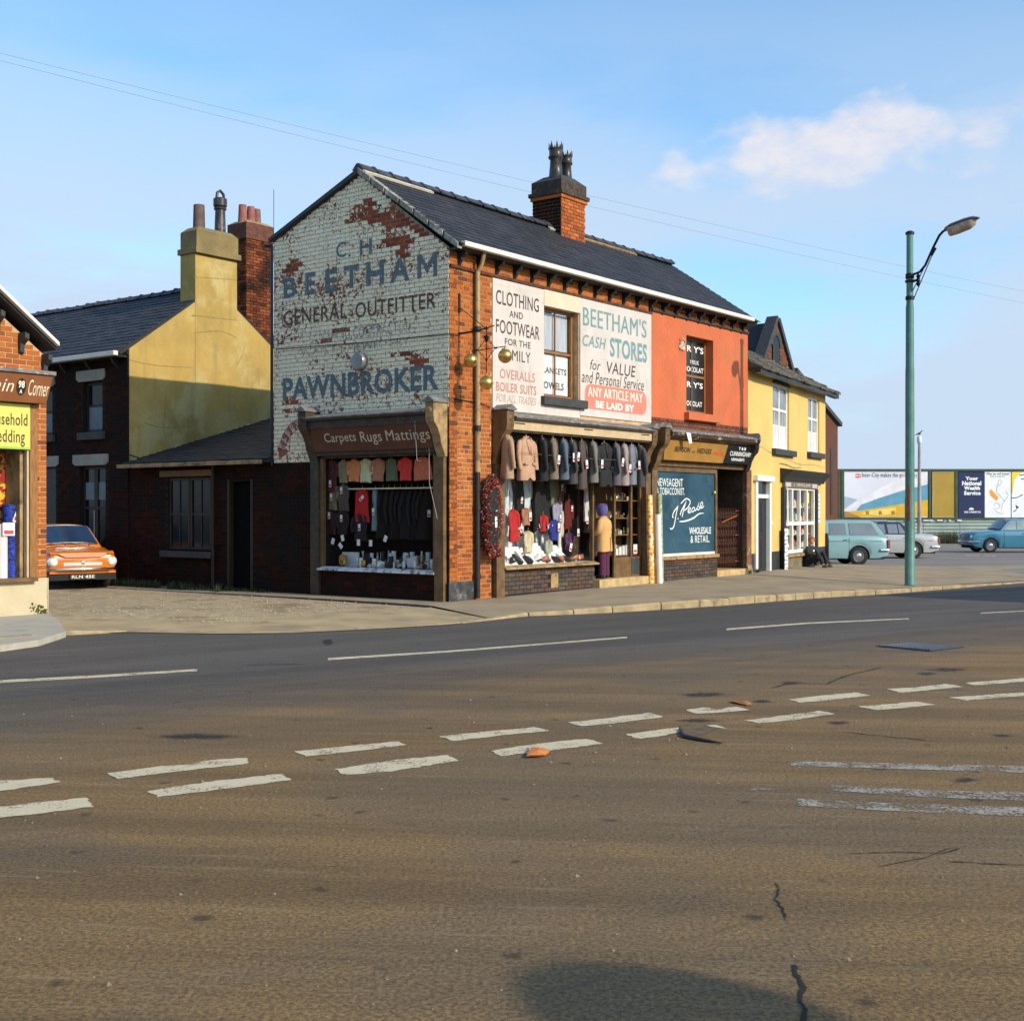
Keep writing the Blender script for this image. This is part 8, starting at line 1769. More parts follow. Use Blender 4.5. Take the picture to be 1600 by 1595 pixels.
# ================================================================== CARS
def car(name, label, base, yaw, p):
    """x forward, y left. p holds the lines of the body"""
    t = thing(name, label, 'car', base, W, p.get('group'), local=True, rot=yaw)
    L, Wd = p['L'], p['W']; hw = Wd / 2; paint = p['paint']; wr = p.get('wr', .30); wx = p['wx']; ar = wr + .055; sill = p.get('sill', .24)
    top = p['top']                                     # [(x, z)] of bonnet, belt and boot from front to rear
    def zt(x):
        for a, b in zip(top, top[1:]):
            if a[0] >= x >= b[0]: return a[1] + (b[1] - a[1]) * (a[0] - x) / (a[0] - b[0])
        return top[-1][1]
    xs = sorted(set([L / 2 - .0, L / 2 - .03, L / 2 - .08, -L / 2 + .08, -L / 2 + .03, -L / 2] + [L / 2 - .08 - (L - .16) * k / 34 for k in range(35)] + [w_ + ar * math.cos(a) for w_ in wx for a in [math.pi * k / 12 for k in range(13)]]), reverse=True)
    rings = []
    for x in xs:
        e = min(1, (L / 2 - abs(x)) / .10); tp = 1 - .10 * (abs(x) / (L / 2)) ** 4; w_ = hw * tp * (.93 + .07 * math.sqrt(max(0, e)))
        zb = sill + (0.10 if abs(x) > L / 2 - .35 else 0) * max(0, (abs(x) - L / 2 + .35) / .35)
        for q in wx:
            if abs(x - q) < ar: zb = max(zb, wr + math.sqrt(ar * ar - (x - q) ** 2) - .0)
        z1 = zt(x); zb = min(zb, z1 - .12); zm = zb + (z1 - zb) * .45; sh = p.get('shoulder', .07); cr = p.get('crown', .035)
        rings.append([(x, s * yy, zz) for s, yy, zz in ([(1, w_ * .95, zb), (1, w_ * .985, zb + (zm - zb) * .4), (1, w_, zm), (1, w_ * .985, z1 - sh), (1, w_ * .95, z1 - sh * .25), (1, w_ * .86, z1), (1, w_ * .4, z1 + cr * .8), (-1, w_ * .4, z1 + cr * .8), (-1, w_ * .86, z1), (-1, w_ * .95, z1 - sh * .25), (-1, w_ * .985, z1 - sh), (-1, w_, zm), (-1, w_ * .985, zb + (zm - zb) * .4), (-1, w_ * .95, zb)])])
    mb = MB(); mb.loft(rings, cap=True, closed=False); body = part('body', mb, paint, t, smooth=True)
    mb = MB(); mb.box(-L / 2 + .15, L / 2 - .15, -hw * .86, hw * .86, sill - .04, min(zt(0) - .12, .62)); part('underbody', mb, mt_tyre, t)
    # greenhouse
    gh = p['gh']; rp = p.get('roofpaint', paint); wb, wt = hw * .88, hw * p.get('roofw', .72)
    x0, x1, x2, x3 = gh['base_f'], gh['roof_f'], gh['roof_r'], gh['base_r']; zr = p['H']; zb0, zb1 = zt(x0) + .0, zt(x3) + .0
    def gp_(x, side, z):                               # point on the sloping side at roof fraction
        f = (z - zt(max(min(x, x0), x3))) / (zr - zt(max(min(x, x0), x3))); return side * (wb + (wt - wb) * max(0, min(1, f)))
    S5 = []
    for x, z in ((x0, zb0), (x1 + .05, zr - .05), (x1 - .06, zr - .012), ((x1 + x2) / 2, zr + .012), (x2 + .06, zr - .012), (x2 - .05, zr - .06), (x3, zb1)):
        S5.append((x, z))
    mb = MB(); rr_ = []
    for x, z in S5:
        zb_ = zt(x) - .05; y0 = gp_(x, 1, zb_ + .05); y1 = gp_(x, 1, z)
        rr_.append([(x, y0, zb_), (x, (y0 + y1) / 2 + .004, (zb_ + z) / 2), (x, y1, z - .03 if z > zb_ + .2 else z), (x, y1 * .88, z), (x, y1 * .4, z + .02), (x, -y1 * .4, z + .02), (x, -y1 * .88, z), (x, -y1, z - .03 if z > zb_ + .2 else z), (x, -(y0 + y1) / 2 - .004, (zb_ + z) / 2), (x, -y0, zb_)])
    mb.loft(rr_, cap=True, closed=False); cabin = part('cabin', mb, rp, t, smooth=True)
    gl = p.get('glass', mt_skyglass)
    for s in (-1, 1):
        for wn_ in p['side']:
            (xa, xb, xc, xd) = wn_[:4]                 # bottom front, top front, top rear, bottom rear
            zb_ = max(zt(xa), zt(xd)) + .035; zt_ = zr - .075; g = .012
            q = [(xa, zb_), (xb, zt_), (xc, zt_), (xd, zb_)]
            mb = MB(); mb.hexa([(x, gp_(x, s, z) + s * (-.02), z) for x, z in q], [(x, gp_(x, s, z) + s * g, z) for x, z in q]); part('window', mb, gl, cabin)
    def slanted(xa, za, xb, zb_, inset, nm):
        d = Vector((zb_ - za, 0, -(xb - xa))).normalized();
        if d.x * (1 if nm == 'windscreen' else -1) < 0: d = -d
        A = Vector((xa, 0, za)).lerp(Vector((xb, 0, zb_)), .10); B = Vector((xa, 0, za)).lerp(Vector((xb, 0, zb_)), .90)
        ya, yb = wb * inset, wt * inset
        mb = MB(); N_ = 6
        lo = []; hi = []
        for k in range(N_ + 1):
            f = -1 + 2 * k / N_; bow = (1 - f * f) * .05
            lo.append(A + Vector((0, ya * f, 0)) + d * (.03 + bow)); hi.append(B + Vector((0, yb * f, 0)) + d * (.03 + bow * .8))
        mb.loft([lo, hi, [q - d * .08 for q in hi], [q - d * .08 for q in lo], lo], cap=False, closed=False)
        o = part(nm, mb, p.get('screen', gl), cabin)
        if p.get('trim', True):
            mb = MB(); mb.tube([q + d * .004 for q in lo], .011, 6); mb.tube([q + d * .004 for q in hi], .011, 6); mb.tube([lo[0], hi[0]], .011, 6); mb.tube([lo[-1], hi[-1]], .011, 6); part('trim', mb, mt_chrome, o, smooth=True)
        return o, lo, hi
    ws = slanted(x0, zb0, x1, zr, .90, 'windscreen'); slanted(x3, zb1, x2, zr, .90, 'rear_window')
    if p.get('wipers'):
        for y in (.38, -.12):
            mb = MB(); k = Vector((x0 + .045, y, zb0 + .06)); mb.tube([k, k + Vector((-.035, -.40, .045))], .008, 5); mb.tube([k + Vector((.03, 0, -.04)), k], .014, 5); part('wiper', mb, mt_chrome, ws[0])
    # wheels
    for x in wx:
        for s in (-1, 1):
            y = s * (hw - .12)
            mb = MB(); mb.lathe([(wr * .62, -.075), (wr * .93, -.075), (wr, -.05), (wr, .05), (wr * .93, .075), (wr * .62, .075), (wr * .62, -.075)], (x, y, wr), 28, 'y', cap=False); wl = part('wheel', mb, mt_tyre, t, smooth=True)
            mb = MB(); f = lambda h: s * h
            mb.lathe([(wr * .66, f(.06)), (wr * .60, f(.065)), (wr * .50, f(.035)), (wr * .36, f(.03)), (0, f(.03))], (x, y, wr), 24, 'y'); part('rim', mb, p.get('rim', mt_chrome), wl, smooth=True)
            mb = MB(); mb.lathe([(wr * .38, f(.035)), (wr * .34, f(.06)), (wr * .15, f(.075)), (0, f(.078))], (x, y, wr), 20, 'y'); part('hubcap', mb, mt_chrome, wl, smooth=True)
            # arch lip
            mb = MB(); mb.tube([(x + (ar + .004) * math.cos(a), s * (hw * (1 - .10 * (abs(x) / (L / 2)) ** 4) * .965 + .004), wr + (ar + .004) * math.sin(a)) for a in [math.pi * k / 12 for k in range(13)]], .014, 6); part('arch_lip', mb, paint, body, smooth=True)
    # bumpers
    for s, nm in ((1, 'front_bumper'), (-1, 'rear_bumper')):
        zb_ = p.get('bz', .45); mb = MB(); P = [(s * (L / 2 - .32), -hw * .97, zb_), (s * (L / 2 - .04), -hw * .93, zb_), (s * (L / 2 + .055), -hw * .7, zb_), (s * (L / 2 + .075), 0, zb_), (s * (L / 2 + .055), hw * .7, zb_), (s * (L / 2 - .04), hw * .93, zb_), (s * (L / 2 - .32), hw * .97, zb_)]
        mb.tube(P, p.get('br', .045), 8); part(nm, mb, mt_chrome, t, smooth=True)
    # door lines and handles
    for s in (-1, 1):
        for x in p.get('doors', ()):
            z0, z1 = sill + .04, zt(x) - .02
            yy = lambda x, z: s * (hw * (1 - .10 * (abs(x) / (L / 2)) ** 4)) + s * .0015
            mb = MB(); mb.box(x - .005, x + .005, *sorted((yy(x, 0) - s * .03, yy(x, 0))), z0, z1 - .06); part('door_gap', mb, mt_tyre, body)
        for x in p.get('handles', ()):
            y = s * (hw + .006); mb = MB(); mb.tube([(x - .07, y, zt(x) - .13), (x, y + s * .02, zt(x) - .125), (x + .07, y, zt(x) - .13)], .011, 6); part('door_handle', mb, mt_chrome, t, smooth=True)
        if p.get('strip'):
            mb = MB(); mb.tube([(L / 2 - .25, s * (hw * .95), p['strip']), (0, s * (hw + .006), p['strip']), (-L / 2 + .25, s * (hw * .95), p['strip'])], .010, 6); part('side_strip', mb, mt_chrome, t, smooth=True)
    return t, zt, hw, L
def paint(n, c): return M(n, c, .28, .05, 3, coat=.6, spec=.5)
# orange car in the side yard, facing the road
ox, oy = -10.0, 27.85
IW = 1.53; IL = 3.55
oc, zt_, hw_, L_ = car('parked_car', 'small orange saloon parked nose out beside the corner shop', (ox, oy, .045), math.radians(-55), dict(
    L=IL, W=IW, H=1.33, paint=paint('orange_car_paint', (0.62, 0.17, 0.012)), wr=.285, wx=(1.10, -1.0), bz=.43, br=.03, crown=.045, shoulder=.05,
    top=[(IL / 2, .64), (IL / 2 - .02, .73), (IL / 2 - .12, .755), (1.2, .80), (.85, .86), (-.9, .86), (-1.3, .83), (-IL / 2, .74)],
    gh=dict(base_f=.82, roof_f=.30, roof_r=-.72, base_r=-1.05), side=[(.66, .22, -.18, -.18), (-.24, -.24, -.70, -.92)], screen=M('blue_tinted_screen', (0.02, 0.04, 0.09), .05, .3, 1, spec=.9), glass=mt_darkglass, wipers=True, doors=(.72, -.25), handles=(-.12,)))
fx = IL / 2
for s in (-1, 1):
    mb = MB(); mb.lathe([(0, .075), (.06, .07), (.085, .045), (.095, .0), (.108, .0), (.108, -.05)], (fx - .035, s * .60, .585), 24, 'x'); hl = part('headlight', mb, mt_lens, oc, smooth=True)
    mb = MB(); mb.lathe([(.097, .0), (.112, .022), (.118, .0), (.112, -.05)], (fx - .03, s * .60, .585), 24, 'x'); part('bezel', mb, mt_chrome, hl, smooth=True)
    mb = MB(); mb.box(fx - .06, fx + .015, s * .60 - .085, s * .60 + .085, .335, .385); part('indicator', mb, mt_amber, oc, bevel=.01)
mb = MB(); mb.box(fx - .02, fx + .008, -.40, .40, .50, .565); gs = part('grille_strip', mb, M('silver_strip', (0.6, 0.6, 0.58), .35, metal=.6), oc, bevel=.004)
mb = MB(); mb.lathe([(0, .02), (.04, .018), (.05, .0)], (fx + .004, 0, .565), 16, 'x'); part('badge', mb, mt_chrome, gs, smooth=True)
mb = MB(); mb.prism([(fx - .01, -.66, .735), (fx + .03, -.50, .735), (fx + .04, -.36, .675), (fx + .04, .36, .675), (fx + .03, .50, .735), (fx - .01, .66, .735), (fx - .08, .66, .775), (fx - .08, -.66, .775)], (-.03, 0, .03)); part('bonnet_lip', mb, bpy.data.materials['orange_car_paint'], oc, bevel=.012)
mb = MB(); mb.box(fx - .10, fx - .02, -.70, .70, .20, .42); part('valance', mb, mt_tyre, oc)
mb = MB(); mb.box(fx - .01, fx + .02, -.27, .27, .215, .325); npl = part('number_plate', mb, mt_black, oc)
mb = MB(); text(mb, 'RLN 45E', lambda a, z: (fx + .0215, a, z), -.235, .238, .235, .305, .02); part('lettering', mb, M('silver_digits', (0.7, 0.68, 0.62), .4), npl)
mb = MB(); mb.lathe([(0, 0), (.045, 0), (.045, .004), (0, .004)], (.36, .08, 1.245), 16, 'x'); part('licence_disc', mb, mt_card, oc)
# estate car behind the yellow house corner, heading left
def at(px, t, z): return ((px - CX) / FP * t, t, z)
EL = 4.3; mt_dull = M('dull_tail_lens', (0.30, 0.10, 0.08), .25, .3, 30)
mt_teal = paint('pale_teal_car_paint', (0.22, 0.37, 0.40))
ec, zt_, hw_, L_ = car('parked_car', 'pale teal estate car half hidden behind the yellow house', at(1279, 42.2, -.11), math.radians(183), dict(
    L=EL, W=1.62, H=1.47, paint=mt_teal, wr=.31, wx=(1.32, -1.12), bz=.50, strip=.80,
    top=[(EL / 2, .82), (EL / 2 - .1, .90), (1.0, .98), (.6, .99), (-1.7, .97), (-EL / 2 + .05, .93), (-EL / 2, .80)], roofw=.78,
    gh=dict(base_f=.95, roof_f=.35, roof_r=-1.68, base_r=-2.05), side=[(.80, .30, -.05, -.05), (-.15, -.15, -.68, -.72), (-.83, -.80, -1.55, -1.80)], doors=(.85, -.10, -.78), handles=(.02, -.66)))
for s in (-1, 1):
    mb = MB(); mb.box(-EL / 2 - .02, -EL / 2 + .06, s * .70 - .07, s * .70 + .07, .56, .84); part('tail_light', mb, mt_dull, ec, bevel=.01)
    mb = MB(); mb.lathe([(0, .03), (.08, .02), (.09, 0)], (EL / 2 - .02, s * .6, .68), 16, 'x'); part('headlight', mb, mt_lens, ec)
mb = MB(); mb.box(-EL / 2 - .03, -EL / 2, -.26, .26, .56, .67); part('number_plate', mb, mt_black, ec)
# silver saloon with dark roof
SL = 4.55
sc_, zt_, hw_, L_ = car('parked_car', 'silver grey saloon with dark blue roof parked behind the estate', at(1366, 49, -.15), math.radians(180.5), dict(
    L=SL, W=1.70, H=1.40, paint=paint('silver_car_paint', (0.42, 0.42, 0.42)), strip=.70, roofpaint=M('dark_vinyl_roof', (0.015, 0.017, 0.035), .35, .1, 5), wr=.32, wx=(1.36, -1.28), bz=.46,
    top=[(SL / 2, .84), (SL / 2 - .1, .90), (1.0, .94), (.5, .95), (-1.2, .93), (-SL / 2 + .12, .90), (-SL / 2 + .02, .84), (-SL / 2, .72)],
    gh=dict(base_f=.95, roof_f=.30, roof_r=-.78, base_r=-1.28), side=[(.80, .25, -.18, -.22), (-.32, -.28, -.66, -.70), (-.74, -.70, -.78, -1.00)], doors=(.85, -.25, -1.05), handles=(-.12, -.92), rim=M('dull_silver_wheel', (0.3, 0.3, 0.28), .4, metal=.5)))
for s in (-1, 1):
    mb = MB(); mb.box(-SL / 2 - .02, -SL / 2 + .05, s * .72 - .06, s * .72 + .06, .58, .80); part('tail_light', mb, mt_dull, sc_, bevel=.01)
# blue saloon on the right
BLn = 4.2
bc_, zt_, hw_, L_ = car('parked_car', 'mid blue old saloon facing left at the right edge of the car park', at(1580, 57.5, -.20), math.radians(184), dict(
    L=4.35, W=1.66, H=1.50, paint=paint('mid_blue_car_paint', (0.045, 0.19, 0.29)), strip=.74, wr=.32, wx=(1.32, -1.30), bz=.50,
    top=[(4.35 / 2, .80), (4.35 / 2 - .12, .92), (1.2, .98), (.8, 1.0), (-1.3, .98), (-4.35 / 2 + .1, .90), (-4.35 / 2, .78)],
    gh=dict(base_f=.85, roof_f=.38, roof_r=-.85, base_r=-1.25), side=[(.72, .34, .12, .12), (.06, .06, -.28, -.28), (-.38, -.38, -.80, -.90)], doors=(.72, -.33), handles=(-.18,), glass=M('sky_toned_car_pane', (0.26, 0.30, 0.31), .08, .3, 1.5, spec=.8)))  # opaque glass; the light seen through the cabin is put into its colour
for s in (-1, 1):
    mb = MB(); mb.lathe([(0, .05), (.07, .04), (.10, .0), (.11, -.1)], (4.35 / 2 - .02, s * .62, .72), 18, 'x'); part('headlight', mb, mt_lens, bc_, smooth=True)

# ================================================================== PEOPLE
def skinned(name, verts, edges, radii, mat, parent, sub=2, rootv=0):
    me = bpy.data.meshes.new(name); me.from_pydata(verts, edges, []); me.materials.append(mat)
    o = put(name, me, parent); m = o.modifiers.new('skin', 'SKIN'); m.use_smooth_shade = True
    for i, r in enumerate(radii): me.skin_vertices[0].data[i].radius = r if isinstance(r, tuple) else (r, r)
    me.skin_vertices[0].data[rootv].use_root = True
    s = o.modifiers.new('sub', 'SUBSURF'); s.levels = sub; s.render_levels = sub; return o
mt_skin = M('skin', (0.52, 0.27, 0.17), .55, .06, 8)
def hand(par, wrist, d, up, side, s=1.0, curl=.5):
    """palm with five separate fingers; d towards the fingertips, up = back of the hand, side = thumb side"""
    w = Vector(wrist); d = Vector(d).normalized(); up = Vector(up).normalized(); sd = Vector(side).normalized(); V = []; E_ = []; Rr = []
    def add(p, r, pr=None):
        V.append(tuple(p)); Rr.append(r * s)
        if pr is not None: E_.append((pr, len(V) - 1))
        return len(V) - 1
    a = add(w, .022); b = add(w + d * .035 * s, .028, a); c = add(w + d * .07 * s, .030, b)
    for k, (o_, l) in enumerate(((.028, .070), (.009, .080), (-.010, .074), (-.028, .058))):
        p = w + d * .08 * s + sd * o_ * s; i = add(p, .010, c); q = p + (d - up * curl * .5) * l * .45 * s; i = add(q, .0092, i); q = q + (d * (1 - curl) - up * curl * 1.2).normalized() * l * .35 * s; i = add(q, .0085, i); q = q + (d * (.6 - curl) - up * (curl + .3)).normalized() * l * .28 * s; add(q, .007, i)
    p = w + d * .03 * s + sd * .03 * s; i = add(p, .012, b); q = p + (sd + d).normalized() * .04 * s - up * .01 * s; i = add(q, .010, i); add(q + (d + sd * .3 - up * .3).normalized() * .03 * s, .0085, i)
    return skinned('hand', V, E_, Rr, mt_skin, par, 1)
# woman in the doorway, seen from behind (local y+ is the way she faces)
wu, wz = S.F(945, 902, .10)[0], .285
wm = thing('person', 'woman in camel coat, violet hat and plum trousers seen from behind at the shop doorway', 'person', (wu + .02, -.06, wz), S, local=True, rot=math.radians(8))
body = [(0, 0, .80), (0, 0, .98), (0, -.01, 1.12), (0, 0, 1.24), (0, .02, 1.30), (0, .03, 1.36), (0, .04, 1.43), (.15, 0, 1.21), (.20, -.01, 1.02), (.17, .10, .88), (-.15, 0, 1.21), (-.20, -.01, 1.02), (-.17, .12, .90), (.075, 0, .74), (.08, 0, .42), (.085, -.01, .07), (.09, .08, .03), (-.075, 0, .74), (-.075, .01, .42), (-.08, 0, .07), (-.085, .09, .03)]
edg = [(0, 1), (1, 2), (2, 3), (3, 4), (4, 5), (5, 6), (3, 7), (7, 8), (8, 9), (3, 10), (10, 11), (11, 12), (0, 13), (13, 14), (14, 15), (15, 16), (0, 17), (17, 18), (18, 19), (19, 20)]
rad = [.12, .11, .12, .09, .045, .06, .075, .05, .038, .028, .05, .038, .028, .085, .055, .035, .03, .085, .055, .035, .03]
skinned('body', body, edg, rad, mt_skin, wm)
mt_camel = M('camel_wool', (0.60, 0.34, 0.13), .9, .07, 6, .3, 120); mt_plum = M('plum_wool', (0.085, 0.018, 0.05), .9, .15, 6, .3, 120); mt_hat = M('violet_hat', (0.11, 0.09, 0.26), .85, .25, 25, .6, 60)
mb = MB(); n = 28
def fold(a, z, k): return 1 + .025 * math.sin(7 * a + z * 3) * k
rings = []
for z, rx, ry, cy_ in ((.56, .225, .155, .0), (.60, .228, .158, .0), (.75, .215, .148, .0), (.92, .200, .135, .0), (1.05, .196, .128, -.005), (1.15, .195, .118, -.01), (1.21, .175, .10, -.01), (1.255, .11, .075, .01), (1.285, .065, .06, .02), (1.30, .06, .055, .02)):
    rings.append([(rx * fold(a, z, 1 if z < 1 else .2) * math.copysign(abs(math.cos(a)) ** .85, math.cos(a)), cy_ + ry * fold(a + 1, z, 1 if z < 1 else .2) * math.copysign(abs(math.sin(a)) ** .85, math.sin(a)), z + (.006 * math.sin(3 * a) if z < .58 else 0)) for a in [2 * math.pi * k / n for k in range(n)]])
mb.loft(rings); coat = part('coat', mb, mt_camel, wm, smooth=True)
mb = MB(); mb.box(-.003, .003, -.165, -.150, .56, .86); part('vent', mb, C(.2, .1, .04), coat)
mb = MB(); mb.rings([(0, .02, 1.245, .095, .085), (0, .02, 1.275, .085, .078), (0, .022, 1.30, .075, .07), (0, .022, 1.29, .062, .058)], 20); part('collar', mb, mt_camel, coat, smooth=True)
for s, el, wr_ in ((1, (.235, -.01, 1.0), (.20, .12, .90)), (-1, (-.235, -.01, 1.0), (-.19, .14, .92))):
    mb = MB(); mb.tube([(s * .13, -.005, 1.20), (s * .185, -.01, 1.17), (s * .222, -.015, 1.08), el, ((el[0] + wr_[0]) / 2, .06, (el[2] + wr_[2]) / 2 - .01), wr_], [.06, .068, .066, .06, .055, .052], 14); part('sleeve', mb, mt_camel, wm, smooth=True)
    hand(wm, (wr_[0], wr_[1] + .01, wr_[2]), (-.3 * s, .8, -.5), (0, .3, .9), (-s, 0, 0), .9, .6)
for s in (1, -1):
    mb = MB(); mb.tube([(s * .085, 0, .80), (s * .088, 0, .55), (s * .086, -.004, .30), (s * .088, -.006, .06)], [.105, .088, .078, .080], 16); part('trouser_leg', mb, mt_plum, wm, smooth=True)
    mb = MB(); mb.loft([[(s * .088 + rx * math.cos(a), cy_ + ry * math.sin(a), z) for a in [2 * math.pi * k / 16 for k in range(16)]] for rx, ry, cy_, z in ((.042, .115, .035, 0), (.045, .12, .035, .02), (.043, .11, .03, .045), (.038, .06, -.01, .07), (.034, .045, -.02, .085))]); part('shoe', mb, mt_black, wm, smooth=True)
mb = MB(); mb.lathe([(.03, -.155), (.075, -.135), (.100, -.08), (.118, -.01), (.110, .05), (.080, .100), (.04, .125), (0, .128)], (0, .035, 1.435), 20, 'z', 1.0, 1.05)
for k in range(160):
    a = rnd(0, 2 * math.pi); z = rnd(-.10, .11); r = .112 * math.sqrt(max(.1, 1 - (z / .14) ** 2)); mb.ball((r * math.cos(a), .035 + r * math.sin(a), 1.435 + z), rnd(.010, .018), 6)
part('hat', mb, mt_hat, wm, smooth=True)
mb = MB(); mb.lathe([(.05, -.10), (.085, -.06), (.095, 0), (.085, .06)], (0, .055, 1.40), 16); part('hair', mb, C(.16, .14, .13), wm, smooth=True)
for s in (-1, 1):
    mb = MB(); mb.ball((s * .03, .128, 1.42), .011, 8); part('eye', mb, mt_card, wm, smooth=True)
mb = MB(); mb.ball((0, .145, 1.40), .014, 8, .8, 1, 1.4); part('nose', mb, mt_skin, wm, smooth=True)
mb = MB(); mb.box(-.02, .02, .128, .134, 1.365, 1.371); part('mouth', mb, M('lips', (0.4, 0.12, 0.10), .5), wm)
mb = MB(); mb.hexa([(-.06, -.12, 0), (.06, -.12, 0), (.06, .12, 0), (-.06, .12, 0)], [(-.035, -.10, .2), (.035, -.10, .2), (.035, .10, .2), (-.035, .10, .2)]); mb.tube([(0, -.07, .19), (0, -.05, .30), (0, .05, .30), (0, .07, .19)], .008, 6)
hb = thing('handbag', 'dark handbag held at the left side of the woman in the camel coat', 'bag', (0, 0, 0), W); bp = S.w(wu - .22, .06, wz + .60); hb.location = bp; hb.rotation_euler = (0, 0, S.ang); OFF[hb.name] = (0, 0, 0); part('bag_body', mb, mt_black, hb, bevel=.01)
# boy sitting against the yellow shop window
bu = Y.F(1262, 888, .12)[0]
bo = thing('person', 'red haired child in dark clothes sitting against the yellow shop window sill', 'person', (bu - .02, -.20, .075), Y, local=True, rot=math.radians(-22))
bv = [(0, .05, .16), (0, .04, .34), (0, .0, .50), (0, -.02, .60), (0, -.03, .66), (0, -.05, .76), (.15, 0, .55), (.19, -.10, .38), (.08, -.24, .34), (-.15, 0, .55), (-.19, -.08, .38), (-.06, -.25, .36), (.11, -.09, .19), (.15, -.33, .40), (.17, -.46, .06), (.19, -.56, .04), (-.095, -.10, .17), (-.12, -.35, .36), (-.08, -.50, .06), (-.07, -.60, .04)]
be = [(0, 1), (1, 2), (2, 3), (3, 4), (4, 5), (2, 6), (6, 7), (7, 8), (2, 9), (9, 10), (10, 11), (0, 12), (12, 13), (13, 14), (14, 15), (0, 16), (16, 17), (17, 18), (18, 19)]
skinned('body', bv, be, [.10, .10, .09, .04, .055, .075, .045, .036, .026, .045, .036, .026, .075, .055, .035, .028, .075, .055, .035, .028], mt_skin, bo)
mt_jk = C(.028, .026, .028); mb = MB(); mb.rings([(0, .06, .0, .19, .17), (0, .05, .10, .18, .15), (0, .04, .25, .17, .135), (0, .02, .42, .17, .125), (0, .0, .53, .165, .105), (0, -.01, .585, .09, .07), (0, -.02, .61, .05, .05)], 20); part('jacket', mb, mt_jk, bo, smooth=True)
for s, P in ((1, [(.12, 0, .555), (.18, -.03, .50), (.20, -.11, .38), (.11, -.22, .345)]), (-1, [(-.12, 0, .555), (-.18, -.02, .50), (-.20, -.09, .38), (-.09, -.23, .36)])):
    mb = MB(); mb.tube(P, [.055, .06, .054, .046], 12); part('sleeve', mb, mt_jk, bo, smooth=True)
    w_ = P[-1]; hand(bo, w_, (-.6 * s, -.6, .1), (0, -.3, .9), (0, -.5, .8), .75, .5)
for P in ([(.09, .0, .10), (.13, -.20, .28), (.155, -.34, .41), (.165, -.41, .24), (.17, -.45, .09)], [(-.08, .0, .10), (-.11, -.22, .26), (-.12, -.37, .37), (-.10, -.44, .22), (-.08, -.49, .09)]):
    mb = MB(); mb.tube(P, [.095, .08, .07, .06, .055], 14); part('trouser_leg', mb, C(.012, .013, .02), bo, smooth=True)
for x, y in ((.18, -.53), (-.075, -.57)):
    mb = MB(); mb.loft([[(x + rx * math.cos(a), y + ry * math.sin(a), z) for a in [2 * math.pi * k / 14 for k in range(14)]] for rx, ry, z in ((.042, .11, 0), (.045, .115, .02), (.040, .09, .05), (.032, .05, .075))]); part('shoe', mb, M('brown_shoe', (0.12, 0.06, 0.035), .6), bo, smooth=True)
hc = Vector((0, -.045, .755)); TH = Matrix.Translation(hc) @ Matrix.Rotation(math.radians(-50), 4, 'Z') @ Matrix.Translation(-hc)   # head turned to the street
mb = MB(); mb.ball(tuple(hc + Vector((0, .018, .022))), .098, 16, 1, 1, 1.0)
for k in range(140):
    a = rnd(0, 2 * math.pi); e = rnd(-.1, 1.5); p = hc + Vector((math.cos(a) * math.cos(e), math.sin(a) * math.cos(e) + .15, math.sin(e) + .2)) * .093
    if p.y < hc.y - .04 and p.z < hc.z + .035: continue
    mb.ball(tuple(p), rnd(.010, .022), 6)
part('hair', mb.xf(TH), M('ginger_hair', (0.38, 0.13, 0.03), .8, .25, 30, .4, 80), bo, smooth=True)
mb = MB(); mb.ball(tuple(hc + Vector((0, -.035, -.012))), .068, 16, .95, .8, 1.15); fc = part('face', mb.xf(TH), mt_skin, bo, smooth=True)
for s in (-1, 1):
    mb = MB(); mb.ball(tuple(hc + Vector((s * .026, -.086, .005))), .009, 8); part('eye', mb.xf(TH), mt_dark, fc, smooth=True)
    mb = MB(); mb.ball(tuple(hc + Vector((s * .076, -.01, -.01))), .018, 8, .5, 1, 1.4); part('ear', mb.xf(TH), mt_skin, fc, smooth=True)
mb = MB(); mb.ball(tuple(hc + Vector((0, -.094, -.015))), .011, 8, .8, 1, 1.3); part('nose', mb.xf(TH), mt_skin, fc, smooth=True)
mb = MB(); mb.box(-.018, .018, hc.y - .088, hc.y - .082, hc.z - .045, hc.z - .039); part('mouth', mb.xf(TH), bpy.data.materials['lips'], fc)
mb = MB(); mb.ball((0, -.12, .46), .035, 8, 1.3, .6, 1); part('shirt_front', mb, mt_card, bo, smooth=True)

# ================================================================== PLANTS
def tuft(mb, x, y, z, h, n, spread):
    for k in range(n):
        a = rnd(0, 2 * math.pi); r = rnd(0, spread); b = Vector((x + r * math.cos(a), y + r * math.sin(a), z)); d = Vector((math.cos(a) * .5 * rnd(.1, 1), math.sin(a) * .5 * rnd(.1, 1), 1)) * h * rnd(.5, 1.1); w_ = Vector((-math.sin(a), math.cos(a), 0)) * rnd(.006, .013)
        mb.cur = rnd(0, 1); m_ = b + d * .55 + Vector((math.cos(a), math.sin(a), 0)) * h * .08; mb.add([b - w_, b + w_, m_ + w_ * .7, m_ - w_ * .7, b + d + Vector((math.cos(a), math.sin(a), -.3)) * h * .25], [(0, 1, 2, 3), (3, 2, 4)])
def grassmat(n, a, b):
    m, nt, bs = newmat(n); at_ = N(nt, 'ShaderNodeAttribute', attribute_name='tint').outputs['Fac']; nt.links.new(mixc(nt, at_, a, b), bs.inputs['Base Color']); bs.inputs['Roughness'].default_value = .7; return m
mt_grass = grassmat('grass', (0.020, 0.042, 0.010), (0.06, 0.07, 0.02))
mb = MB()
